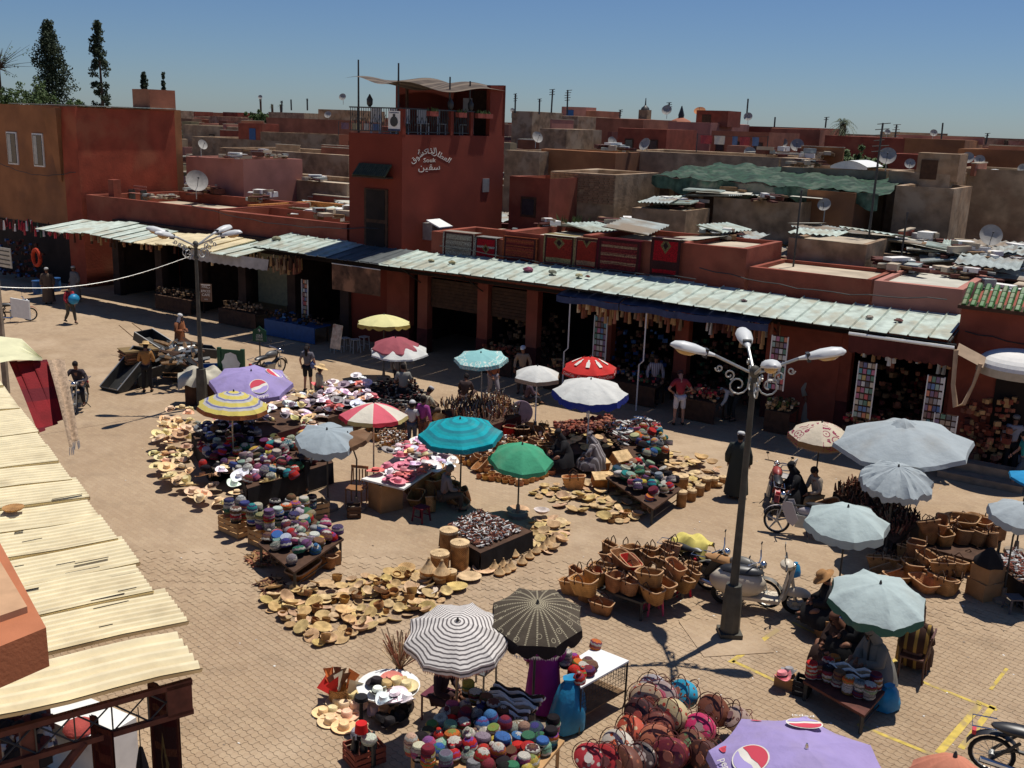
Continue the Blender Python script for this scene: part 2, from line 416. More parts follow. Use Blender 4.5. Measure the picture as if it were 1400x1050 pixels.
# painted bay lines
def line(pts, w, name='painted_line'):
    mb = MB()
    for (a, b2) in zip(pts, pts[1:]):
        A, B = G(*a), G(*b2); d = (B - A).normalized(); n_ = Vector((-d.y, d.x, 0)) * w / 2
        A = A - d * w / 2; B = B + d * w / 2
        mb.quad(A - n_, B - n_, B + n_, A + n_)
    mb.v = [(x, y, .0075) for x, y, z in mb.v]
    tag(mb.build(name, M['yellowp']), kind='structure')
line([(1062, 862), (1000, 905)], .1); line([(1004, 905), (1075, 938)], .08); line([(1175, 992), (1272, 1031)], .08)
line([(1262, 933), (1338, 963)], .08); line([(1338, 966), (1285, 1028)], .12); line([(1357, 967), (1315, 1022)], .1); line([(1338, 960), (1360, 970)], .08)
line([(1355, 942), (1376, 915)], .06); line([(1085, 852), (1118, 868)], .06); line([(1226, 900), (1215, 915)], .08)
# ------------------------------------------------------------------ labels that single out repeats
SWARM = {}
def sw(o, base, cat, group, where=''):
    tag(o, base, cat, group); SWARM.setdefault((group, base), []).append((o, where)); return o
ORD = ['leftmost', 'second', 'third', 'fourth', 'fifth', 'sixth', 'seventh', 'eighth', 'ninth', 'tenth']
NUM = ['', 'one', 'two', 'three', 'four', 'five', 'six', 'seven', 'eight', 'nine', 'ten']
def settle_labels():
    bpy.context.view_layer.update()
    X = lambda e, k: (proj(e[0].matrix_world.translation) or (0, 0, 0))[k]
    def nm(lst, b):
        lst.sort(key=lambda e: X(e, 0)); n = len(lst)
        for i, (o, w) in enumerate(lst):
            if 1 < n <= 10:
                q = 'leftmost' if i == 0 else 'rightmost' if i == n - 1 else ORD[i] + ' from left'
                full = f'{b}, {q} of {NUM[n]}'; o['label'] = full if len(full.split()) <= 16 else f'{b}, {q}'
            else: o['label'] = b
    for (g, b), l in SWARM.items():
        if len(l) <= 10: nm(l, b); continue
        l.sort(key=lambda e: X(e, 1)); k = min(3, (len(l) + 9) // 10)
        for i in range(k): nm(l[i * len(l) // k:(i + 1) * len(l) // k], b + ({2: (' at back', ' at front'), 3: (' at back', ' in middle', ' at front')}[k][i] if k > 1 else ''))
# ------------------------------------------------------------------ row of shops with its canopy
def FR(name, label, cat, group=None): return thing(name, label, cat, tuple(OO), ANG, group)
hall = FR('market_hall', 'long low red plastered market hall with open shop bays in shade', 'building')
# bays: pillar positions along the front (s), wall plane at t 2.3
PIL = [-26, -22.6, -19.6, -16.6, -13.4, -10.2, -7.2, -5.9, -2.9, -.6, 2.6, 5.6, 8.9, 11.2, 14.6]
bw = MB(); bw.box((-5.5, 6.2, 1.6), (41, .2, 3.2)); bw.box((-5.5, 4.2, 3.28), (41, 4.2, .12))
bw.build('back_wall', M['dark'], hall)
for i, s in enumerate(PIL):
    w = .5 if i not in (6, 7, 12) else (1.2 if i == 6 else .5)
    p_ = MB(); p_.box((s, 2.3, 1.6), (w, .35, 3.2)); p_.box((s, 2.29, .5), (w + .04, .36, 1.0), k=1)
    p_.build('pillar', [M['redwall'], M['maroon']] if s > -8 else [M['shadedark'], M['shadedark']], hall)  # left pillars get a dark tone that paints the canopy shade
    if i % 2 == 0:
        q = MB(); q.box((s, 4.2, 1.6), (.15, 3.6, 3.2)); q.build('partition', M['shadedark'], hall)
MB().box((3.8, 2.3, 3.55), (22.6, .3, .7)).build('lintel', M['redwall'], hall); MB().box((-16.8, 2.3, 3.55), (18.6, .3, .7)).build('lintel', M['shadedark'], hall)  # left lintel coloured dark to paint the shade
mb = MB(); mb.box((10.1, 2.25, 1.6), (2.0, .3, 3.2)); mb.build('wall_panel', M['redwall'], hall)
# rolled shutters in some bays
for a, b2 in ((-5.6, -3.2), (-2.6, -.9), (-10, -7.5)):
    mb = MB()
    for k in range(9): mb.box(((a + b2) / 2, 2.34, 2.0 + k * .13), (b2 - a, .05, .12))
    tag(mb.build('shutter', M['woodd'], hall), kind=None)
# upper storey pieces: solid blocks with parapets, butted along the row
def hollow(mb, s0, s1, t0, t1, z, par=.5, th=.22, z0=0.0, kr=1):
    a, b2, c, d = (s0, t0), (s1, t0), (s1, t1), (s0, t1)
    i = [(s0 + th, t0 + th), (s1 - th, t0 + th), (s1 - th, t1 - th), (s0 + th, t1 - th)]
    o = [a, b2, c, d]; vs = [(x, y, z0) for x, y in o] + [(x, y, z + rnd(-.03, .03)) for x, y in o] + [(x, y, z + rnd(-.02, .02)) for x, y in i] + [(x, y, z - par) for x, y in i]
    fs = []
    for k in range(4):
        n_ = (k + 1) % 4
        fs += [(k, n_, 4 + n_, 4 + k), (4 + k, 4 + n_, 8 + n_, 8 + k), (8 + k, 8 + n_, 12 + n_, 12 + k)]
    mb.add(vs, fs, 0); mb.add([vs[12], vs[13], vs[14], vs[15]], [(0, 1, 2, 3)], kr)
def house(name, label, cat, s0, s1, t0, t1, z, wm, rm, par=.5, z0=0.0, group=None, th=.22, swarm=False):
    h = FR(name, label, cat, group)
    c = Vector(((s0 + s1) / 2, (t0 + t1) / 2, 0)); h.location = W(c.x, c.y, 0)
    mb = MB(); hollow(mb, s0 - c.x, s1 - c.x, t0 - c.y, t1 - c.y, z, par, th, z0, 0)
    v = mb.v[-4:]; mb.v = mb.v[:-4]; mb.f.pop(); mb.k.pop()
    mb.build('wall', wm, h)
    MB().add(v, [(0, 1, 2, 3)]).build('roof', rm, h)
    h['_c'] = (c.x, c.y)
    return h
def at(h, s, t): c = h['_c']; return s - c[0], t - c[1]
HB = []
def up(x0, x1, yt, label, wm, rm, t0=2.45, dep=5.0, par=.55, z0=3.35, th=.2):
    s0, za = PL(x0, yt, t0); s1, zb = PL(x1, yt, t0)
    sA, zm = PL((x0 + x1) / 2, yt, t0)
    h = house('upper_storey', label, 'building', s0, s1, t0, t0 + dep, zm, M[wm], M[rm], par, z0, th=th)
    HB.append((s0, s1, t0, t0 + dep)); return h, s0, s1, zm
up(118, 298, 276, 'red terrace parapet with stub pillar in front of the peeling wall', 'redwall', 'roofdirt', dep=6)
up(300, 474, 297, 'low red parapet left of the café tower with yellow tiled roof behind', 'redwall', 'roofdirt', dep=3.2)
u1 = up(690, 795, 322, 'parapet hung with red rugs right of the tower', 'redwall', 'roofpale', dep=4.5, par=.25)
u2 = up(797, 928, 328, 'red upper storey hung with striped blankets', 'redwall', 'roofdirt', dep=4, par=.2)
u3 = up(930, 1022, 336, 'red upper storey with barred window beside the red prayer rug', 'redwall', 'roofdirt', dep=3.5, par=.15)
u4 = up(1024, 1193, 374, 'long low red parapet above the right half of the canopy', 'redwall', 'roofdirt', dep=3.2, par=.12)
u5 = up(1195, 1318, 389, 'pink rendered room with pale flat roof above canopy end', 'pink', 'roofpale', dep=4.2, par=.12)
u6 = up(590, 688, 322, 'low red wall behind the hanging cloth strip at tower foot', 'redwall', 'roofdirt', dep=3, par=.5)
# right corner building with green glazed tile cornice
s0 = PL(1318, 400, 1.2)[0]
cb_ = FR('corner_building', 'dark red corner building with green glazed tile cornice', 'building'); cb_.location = W(s0 + 4, 1.2)
mb = MB(); mb.box((0, 3, 2.35), (8, 6, 4.7)); mb.build('wall', M['redwall'], cb_)
mb = MB(); mb.box((-1.2, -.02, 1.45), (3.2, .1, 2.9)); mb.build('shop_shade_panel', M['dark'], cb_)  # near-black panel on a solid wall, painting the shaded shop interior
tl = MB()
for r_ in range(4):
    for i in range(34):
        p0 = Vector((-3.9 + i * .23, -.35 + r_ * .2, 4.72 + r_ * .13)); tl.tube([p0, p0 + Vector((0, .24, .14))], .085, 6)
tm = MB().tube([(0, 0, 0), (0, .24, .14)], .085, 6).mesh('roof_tile', mat('green_glazed_tile', (.06, .16, .05), rough=.3, var=.5, scale=3, rgb2=(.2, .22, .1)))
for r_ in range(4):
    for i in range(34): put('roof_tile', tm, cb_, (-3.9 + i * .23, -.35 + r_ * .2, 4.72 + r_ * .13))
mb = MB(); mb.box((0, .1, 4.68), (8.1, 1.0, .1)); mb.build('eave_board', M['woodd'], cb_)
# canopy: one sheet after another, fixed to the wall at t 2.2, sagging a little
can = FR('canopy', 'long shop canopy of pale corrugated metal sheets', 'canopy')
def sheetmesh(w, l, amp, waves, sag=.0, name='roof_sheet', m_='sheet', th=.012):
    mb = MB(); n_ = waves * 4
    def f(u, v, dz=0): return (-w / 2 + w * u, l * v, amp * math.cos(u * waves * 2 * PI) - sag * math.sin(v * PI) + dz)
    if amp > .03 and waves < 4:      # standing seams: flat pan with raised edge ribs
        pr = [(-w / 2, .0), (-w / 2 + .03, amp), (-w / 2 + .06, 0), (0, .004), (w / 2, 0)]
        vs = [(x, l * v, z) for v in (0, .33, .66, 1) for x, z in pr] + [(x, l * v, z - th) for v in (0, .33, .66, 1) for x, z in pr]
        fs = [(j * 5 + i, j * 5 + i + 1, j * 5 + i + 6, j * 5 + i + 5) for j in range(3) for i in range(4)]
        fs += [tuple(20 + a for a in reversed(f_)) for f_ in fs]
        fs += [(20 + i, 20 + i + 1, i + 1, i) for i in range(4)]
        mb.add(vs, fs)
    else:
        mb.grid(lambda u, v: f(u, v), n_, 3); mb.grid(lambda u, v: f(u, 1 - v, -th), n_, 3)
    return mb.mesh(name, M[m_], True)
shm = [sheetmesh(.545, 2.35, .055, 1), sheetmesh(.545, 2.5, .055, 1, m_='sheet')]
shd = sheetmesh(.545, 2.35, .045, 1, m_='sheetd'); shb = sheetmesh(.8, 2.7, .02, 9, m_='sheet'); shc = sheetmesh(.8, 2.5, .03, 8, m_='cream')
s = -13.2
k = 0
while s < 14.7:
    me = shd if -8.9 < s < -6.1 else random.choice(shm)
    zf = 3.86 + .06 * math.sin(s * .35 + 1) + rnd(-.008, .008)
    put('roof_sheet', me, can, (s, -.12 + rnd(-.06, .06), zf), Euler((math.atan2(.33, 2.3) + rnd(-.004, .004), rnd(-.006, .006), rnd(-.005, .005))))
    s += .55
canl = FR('canopy', 'cream and white corrugated canopy over the far left shops', 'canopy')
s = -27.5
while s < -13.6:
    me = shc if -20.6 < s < -15.4 else shb
    put('roof_sheet', me, canl, (s, -.6 + rnd(-.1, .1) - (s + 13) * -.03, 3.5 + .08 * math.sin(s) + rnd(-.015, .015)), Euler((math.atan2(.3, 2.5) + rnd(-.012, .012), rnd(-.015, .015), rnd(-.01, .01))))
    s += .74
for s in (-13, -9.2, -6, -2.9, 2.6, 5.8, 9, 12, 14.6):
    mb = MB(); mb.tube([(s, .02, 3.78), (s, 2.15, 4.04)], .035); mb.tube([(s, .5, 3.8), (s, 2.12, 2.9)], .025); mb.build('bracket', M['metal'], can)
mb = MB(); mb.tube([(-13.4, 0, 3.8), (-4, 0, 3.82), (5, 0, 3.86), (14.8, 0, 3.72)], .03); mb.build('front_rail', M['metal'], can)
# stones, tyres and rubbish lying on the canopy
for (x, y, c_, lb, r_) in [(722, 373, (.3, .08, .13), 'crumpled pink cloth lying on the canopy', .22), (803, 379, (.14, .04, .03), 'brown brick lying on the canopy', .1), (590, 343, (.4, .35, .2), 'small cardboard scrap on the canopy beside tower', .14), (618, 356, (.3, .26, .14), 'tan stone block on the canopy', .16), (755, 380, (.2, .2, .14), 'grey green rag on the canopy below rugs', .18), (1017, 413, (.16, .1, .1), 'dark stone near the middle of the canopy', .1), (792, 370, (.5, .45, .25), 'straw coloured scrap on the canopy', .16), (378, 328, (.25, .24, .15), 'flattened box on the left canopy', .25), (1230, 428, (.15, .06, .05), 'reddish brick on canopy above the right shop', .14), (1190, 425, (.3, .25, .2), 'plaster lump on canopy near its right end', .13)]:
    s_, z_ = PL(x, y, 1.0)
    mb = MB(); mb.sph((0, 0, .03), (r_, r_ * .7, r_ * .45), 7, cut=-.4)
    mb.v = [(a + rnd(-.02, .02), b2 + rnd(-.02, .02), c + rnd(0, .03)) for a, b2, c in mb.v]
    o = mb.build('roof_litter', M['oc'], None, False, W(s_, 1.0, 3.86 + .33 * .48 + .03 + .09 * math.sin(s_ * .35 + 1)), ANG); o.color = (*c_, 1); tag(o, lb, 'rubbish')
# blue awning strips and the maroon roller under the canopy
for (a, b2, lb) in ((762, 846, 'leftmost navy blue awning valance under the canopy'), (849, 928, 'middle navy blue awning valance under the canopy'), (930, 1053, 'rightmost navy blue awning valance, longest of three')):
    s0_ = PL(a, 400, -.1)[0]; s1_ = PL(b2, 425, -.1)[0]; zz = 3.72
    t_ = FR('awning', lb, 'awning'); t_.location = W((s0_ + s1_) / 2, 0, 0); L = s1_ - s0_
    mb = MB(); mb.grid(lambda u, v: (-L / 2 + L * u, .6 - .75 * v + (.03 * math.sin(u * 25) * v), zz - .12 * v * v - .0), 16, 4)
    mb.grid(lambda u, v: (-L / 2 + L * u, -.15 - .02 * math.sin(u * 25), zz - .12 - .22 * v - .03 * math.sin(u * 9)), 16, 2)
    mb.build('cloth', M['navy'], t_); MB().tube([(-L / 2, .6, zz + .02), (L / 2, .6, zz + .02)], .035).build('roller', M['white'], t_)
s0_, s1_ = PL(1162, 450, -.1)[0], PL(1306, 470, -.1)[0]
t_ = FR('awning', 'maroon scalloped awning under the right end of the canopy', 'awning'); t_.location = W((s0_ + s1_) / 2, 0, 0); L = s1_ - s0_
MB().grid(lambda u, v: (-L / 2 + L * u, -.12 + .1 * v, 3.62 - (.5 + .05 * abs(math.sin(u * 40))) * v), 60, 3).build('cloth', M['maroon'], t_)
MB().tube([(-L / 2, -.15, 3.66), (L / 2, -.15, 3.66)], .05).build('roller', M['white'], t_)
BC = mat('beige_canvas', (.42, .3, .2), var=.2, scale=3)
MB().tube([(L / 2 + .05, -.1, 3.6), (L / 2 + .1, -.1, 2.6), (L / 2 + .25, -.1, 2.0), (L / 2 + .45, -.1, 2.1), (L / 2 + .62, -.1, 2.7), (L / 2 + .72, -.05, 3.3)], [.08, .07, .1, .09, .07, .1], 8, flat=.5).build('loose_end', BC, t_, True)
MB().grid(lambda u, v: (L / 2 + .05 + .75 * u, -.1 + .3 * v, 3.75 - .3 * u - .25 * (1 - v)), 6, 3).build('end_flap', BC, t_)
# white half round awning at the right corner
t_ = thing('awning', 'cream half round awning with scalloped valance at right edge', 'awning', W(PL(1395, 490, .3)[0], .9, 0), ANG)
def dome(u, v): a = PI * u; return (-1.15 * math.cos(a) * math.sin(v * PI / 2), -1.15 * math.sin(a) * math.sin(v * PI / 2), 3.2 + .5 * math.cos(v * PI / 2))
MB().grid(dome, 16, 8).build('cloth', M['clothw'], t_)
MB().grid(lambda u, v: (-1.15 * math.cos(PI * u), -1.15 * math.sin(PI * u), 3.2 - .22 * v), 24, 1).build('valance', mat('cream_canvas', (.5, .42, .3), var=.1), t_)
# ------------------------------------------------------------------ café tower
sC = PL(549, 345, 2.3)[0]; TW, TD, TZ = 2.87, 7.3, 8.72
tw = FR('cafe_tower', 'tall dark red café tower with railed roof terrace and white lettering', 'building'); tw.location = W(sC, 2.3)
mb = MB(); mb.box((-TW / 2, TD / 2, TZ / 2), (TW, TD, TZ)); mb.build('wall', M['tower'], tw)
mb = MB(); mb.box((-TW / 2, TD - .1, TZ + 1.12), (TW, .2, 2.24)); mb.box((-.1, TD - .6, TZ + 1.1), (.2, 1.2, 2.2)); mb.box((-TW + .1, TD - 2.2, TZ + 1.05), (.2, 4.2, 2.1)); mb.build('end_wall', M['tower'], tw)
mb = MB(); mb.box((-1.2, TD - .25, TZ + 1.0), (1.0, .06, 2.0)); mb.box((-2.4, 3.2, TZ + 1.0), (.1, .1, 2.0)); mb.build('terrace_door', M['woodd'], tw)
MB().box((-1.9, TD - .3, TZ + 1.3), (.5, .04, .7)).build('framed_picture', M['white'], tw)
for y in (.1, 3.3, 4.75):
    MB().box((-.09, y, TZ + .5), (.2, .2, 1.0)).build('parapet_pier', M['tower'], tw)
ra = MB()
ra.box((-.08, (TD - 2.3) / 2, TZ + 1.02), (.1, TD - 2.3, .05)); ra.box((-TW / 2, .06, TZ + 1.02), (TW, .08, .05)); ra.box((-.08, (TD - 2.3) / 2, TZ + .1), (.05, TD - 2.3, .04)); ra.box((-TW / 2, .06, TZ + .1), (TW, .05, .04))
for k in range(40): ra.box((-.08, .1 + k * .125, TZ + .55), (.02, .02, .9))
for k in range(24): ra.box((-TW + .05 + k * .12, .06, TZ + .55), (.02, .02, .9))
for k in range(10): ra.tube([(-TW + .3 * k, .05, TZ + .35), (-TW + .15 + .3 * k, .05, TZ + .75), (-TW + .3 * k + .3, .05, TZ + .35)], .012, 4)
for k in range(16): ra.tube([(-.08, .3 * k, TZ + .35), (-.08, .3 * k + .15, TZ + .75), (-.08, .3 * k + .3, TZ + .35)], .012, 4)
tag(ra.build('railing', M['metal'], tw), kind='stuff')
for y in (1.9, 3.9, 5.3, 6.4 - .5):
    bx_ = MB().box((.03, y, TZ + .86), (.2, .55, .2)).build('planter_box', mat('planter', (.3, .07, .05)), tw)
    lf = MB()
    for k in range(18): p0 = Vector((.03 + rnd(-.1, .1), y + rnd(-.25, .25), TZ + .96)); lf.tube([p0, p0 + Vector((rnd(-.06, .06), rnd(-.06, .06), rnd(.05, .18)))], [.03, .01], 3)
    tag(lf.build('plants', M['leaf2'], bx_), kind='stuff')
# window with green tiled hood on the front face
wd = MB(); wd.box((-1.35, -.01, 5.25), (1.25, .12, 2.5)); wf = wd.build('window_frame', M['woodd'], tw)
MB().box((-1.35, -.05, 5.85), (1.0, .08, 1.2)).build('pane', M['dark'], wf); MB().box((-1.35, -.05, 4.55), (1.0, .08, 1.1)).build('pane', M['dark'], wf)  # matte dark panels paint the shade of the recessed opening
hd = MB(); hd.box((-1.35, -.25, 6.98), (1.75, .62, .06)); hd.build('hood_board', M['woodd'], tw)
hm = MB().tube([(0, -.33, 0), (0, .12, .46)], .055, 5).mesh('hood_tile', mat('hood_tiles', (.05, .06, .035), rough=.4, var=.4))
for k in range(16): put('hood_tile', hm, tw, (-2.17 + k * .11, -.2, 7.03))
# poster of the coffee pot on the corner of the railing
pb = MB().box((-.42, .0, TZ + .52), (.62, .03, .78)).build('poster', M['white'], tw)
MB().box((-.42, -.02, TZ + .17), (.62, .02, .08)).build('poster_band', M['navy'], tw)
MB().lathe([(.2, 0), (.2, .008)], n=20, m=Matrix.Translation((-.42, -.025, TZ + .5)) @ Matrix.Rotation(PI / 2, 4, 'X')).build('poster_pot', M['blackpl'], tw)
MB().box((-.42, -.025, TZ + .74), (.12, .012, .1)).box((-.42, -.022, TZ + .84), (.5, .008, .03), k=1).build('poster_lid', [M['blackpl'], M['navy']], tw)
mb = MB(); mb.box((.005, 5.9, 6.55), (.06, .5, .6)); mb.build('vent', M['galv'], tw)
# wall lettering (painted flat on the side wall)
def text(body, size, m_, name='lettering', th=.004, align='CENTER'):
    c = bpy.data.curves.new(name, 'FONT'); c.body = body; c.size = size; c.align_x = align; c.extrude = th; c.resolution_u = 2
    o = bpy.data.objects.new(name, c); COL.objects.link(o); bpy.context.view_layer.update()
    me = bpy.data.meshes.new_from_object(o); bpy.data.objects.remove(o); bpy.data.curves.remove(c); me.materials.clear(); me.materials.append(m_); me.name = name
    return me
WP = mat('wall_paint_white', (.7, .66, .58), var=.1)
side = Matrix(((0, 0, 1, 0), (1, 0, 0, 0), (0, 1, 0, 0), (0, 0, 0, 1)))   # text x -> +t, text y -> z, facing +s
def wall_text(body, size, y, z, rot=0):
    me = text(body, size, WP); me.transform(side @ Matrix.Diagonal((1.75, 1, 1, 1)) @ Matrix.Rotation(rot, 4, 'Z')); me.transform(Matrix.Translation((.006, y, z)))
    return put('lettering', me, tw)
for wtxt, a in zip(('ﻕﻮﺳ', 'ﺓﺮﻛﺍﺬﻟﺍ', 'ﻦﻳﺭﺎﻄﻌﻟﺍ'), (52, 8, -42)):
    wall_text(wtxt, .3, 1.77 - math.sin(R(a)) * .92, 7.42 + math.cos(R(a)) * .55, R(a) * .75)
wall_text('Souk', .24, 1.77, 7.62); wall_text('ﻦﻴﻘﺳ', .36, 1.77, 7.3)
# terrace shade sail, lanterns, furniture shapes, masts
sail = MB()
def sl(u, v):
    x = -TW + .25 + (TW - .1) * u; y = -.5 + (TD + .3) * v
    rdg = 2.13 + .2 * math.sin(min(1, v * 1.35) * PI * .5) + .12 * math.sin(v * 9 + 1) - .42 * u * (.4 + .6 * math.sin(v * PI)) + .1 * math.sin(u * 7 + v * 4) - .1 * (1 - v)
    return (x, y, TZ + rdg)
sail.grid(sl, 14, 26)
tag(sail.build('terrace_sail', mat('striped_sail', (.075, .055, .042), var=.35, scale=2, wave=(12, 0, (.15, .115, .085)), bump=.3, bscale=5), None, True, W(sC, 2.3), ANG), 'ragged striped shade cloth stretched over café terrace', 'shade cloth')
for (x, y, h_, lb) in ((-2.6, .3, 2.9, 'thin mast at the left corner of café terrace'), (-.3, 0.1, 2.75, 'thick mast rising through café shade cloth'), (-.15, 3.3, 2.4, 'short post holding shade cloth over the terrace piers'), (-.15, 4.75, 2.3, 'post under the shade cloth beside the last pier')):
    o = MB().tube([(0, 0, 0), (0, 0, h_)], [.05, .035]).build('mast', M['metal'], None, False, W(sC, 2.3, TZ) + UV_ * x + NV_ * y); tag(o, lb, 'post')
for (x, y, lb) in ((-1.9, .2, 'urn shaped lantern on left corner of café railing'), (-.1, 3.3, 'small lantern on the middle terrace pier'), (-.1, 4.75, 'small lantern on the right terrace pier')):
    o = MB().lathe([(.05, 0), (.12, .1), (.13, .3), (.06, .42), (.02, .5)], n=8).build('lantern', M['metal'], None, True, W(sC, 2.3, TZ + 1.05) + UV_ * x + NV_ * y); tag(o, lb, 'lantern')
cm = MB(); cm.box((0, 0, .45), (.42, .42, .04)); cm.box((0, .2, .75), (.42, .04, .6))
for a in (-1, 1):
    for b2 in (-1, 1): cm.box((a * .18, b2 * .18, .22), (.035, .035, .44))
cme = cm.mesh('terrace_chair', M['white'])
for k, (x, y) in enumerate(((-1, 1.2), (-1, 2.6), (-1.2, 4.2), (-1.8, 1.8), (-2.2, .9), (-.7, 5.2))):
    sw(put('terrace_chair', cme, None, W(sC, 2.3, TZ) + UV_ * x + NV_ * y, ANG + k), 'pale slatted chair behind the café terrace railing', 'chair', 'chairs on the café terrace')
# small box house with sloping lid at tower foot, broom handle
t_ = FR('meter_box', 'white boxed niche with sloping lid against the tower foot', 'box'); t_.location = W(sC + .35, 3.9, 4.45)
MB().box((0, 0, .35), (.5, .7, .7)).build('box', M['galv'], t_); MB().box((.1, 0, .78), (.75, .9, .05), m=Matrix.Rotation(R(20), 4, 'Y')).build('lid', M['white'], t_)
# ------------------------------------------------------------------ left building
sL, tL = PL(105, 200, 2.4)[0], 2.4
lb_ = FR('left_building', 'tall ochre and peeling red building with two sash windows', 'building'); lb_.location = W(sL, tL)
mb = MB(); mb.box((-4.5, 3.4, 4.7), (9, 6.6, 9.4)); mb.build('ochre_wall', M['ochre'], lb_)
MB().box((-4.4, .08, 1.55), (8.4, .1, 3.1)).build('shop_shade_panel', M['dark'], lb_)  # dark slab on the wall face paints the shade inside the shops
mb = MB(); mb.box((-.6, 3.1, 4.69), (1.33, 6.2, 9.3)); mb.build('red_side_wall', M['peel'], lb_)
mb = MB(); mb.box((-.6, 5.4, 9.9), (1.5, 1.7, 1.1)); mb.build('chimney_block', M['terra'], lb_)
mb = MB(); mb.box((-.02, .35, 6.9), (.12, .25, 4.6)); mb.build('downpipe', M['ochre'], lb_)
mb = MB(); mb.prism([(-2.3, .1), (-1.3, .1), (-1.3, -.3), (-2.3, -.3)], 9.0, 9.35); mb.build('cornice_block', M['ochre'], lb_)
mb = MB(); mb.add([(-2.35, .12, 9.3), (-1.1, .12, 9.3), (-1.1, -.35, 9.3), (-2.35, -.35, 9.3), (-1.85, .12, 5.5), (-1.6, .12, 5.5), (-1.6, .02, 5.5), (-1.85, .02, 5.5)], [(0, 1, 2, 3), (3, 2, 6, 7), (2, 1, 5, 6), (0, 3, 7, 4)]); mb.build('buttress', M['ochre'], lb_)
for x in (-3.55, -6.0):
    f_ = MB().box((x, .08, 7.05), (.95, .1, 1.75)).build('window', M['white'], lb_)
    MB().box((x, .05, 7.05), (.8, .1, 1.6)).build('pane', M['glass'], f_); MB().box((x - .18, .02, 7.05), (.3, .06, 1.5)).build('curtain', M['galv'], f_)
tag(MB().box((-3, 3.2, 0), (6.5, 6, .04)).build('roof_sheet', M['sheet'], None, False, W(sL, tL, 9.45), ANG), 'flat pale sheet on top of the tall ochre building', 'roof sheet')
HB += [(sL - 9, sL + .1, 2.4, 9), (sC - TW, sC, 2.3, 2.3 + TD)]
tag(MB().box((0, 0, .5), (.45, .45, 1.0)).build('chimney_stub', M['redwall'], None, False, W(*[PL(157, 262, 3)[0], 3], 4.8), ANG), 'stub chimney pillar on the left terrace parapet', 'chimney')
# bench on the left terrace
t_ = FR('bench', 'slatted pink bench against peeling red wall', 'bench'); t_.location = W(PL(186, 262, 5)[0], 5, 4.55)
for k in range(3): MB().box((0, -.1 + k * .12, .42), (1.1, .08, .03)).build('seat_slat', M['pink'], t_)
for k in range(2): MB().box((0, .26, .6 + k * .16), (1.1, .03, .09)).build('back_slat', M['pink'], t_)
for a in (-.5, .5): MB().box((a, .1, .3), (.05, .4, .6)).build('leg', M['metal'], t_)
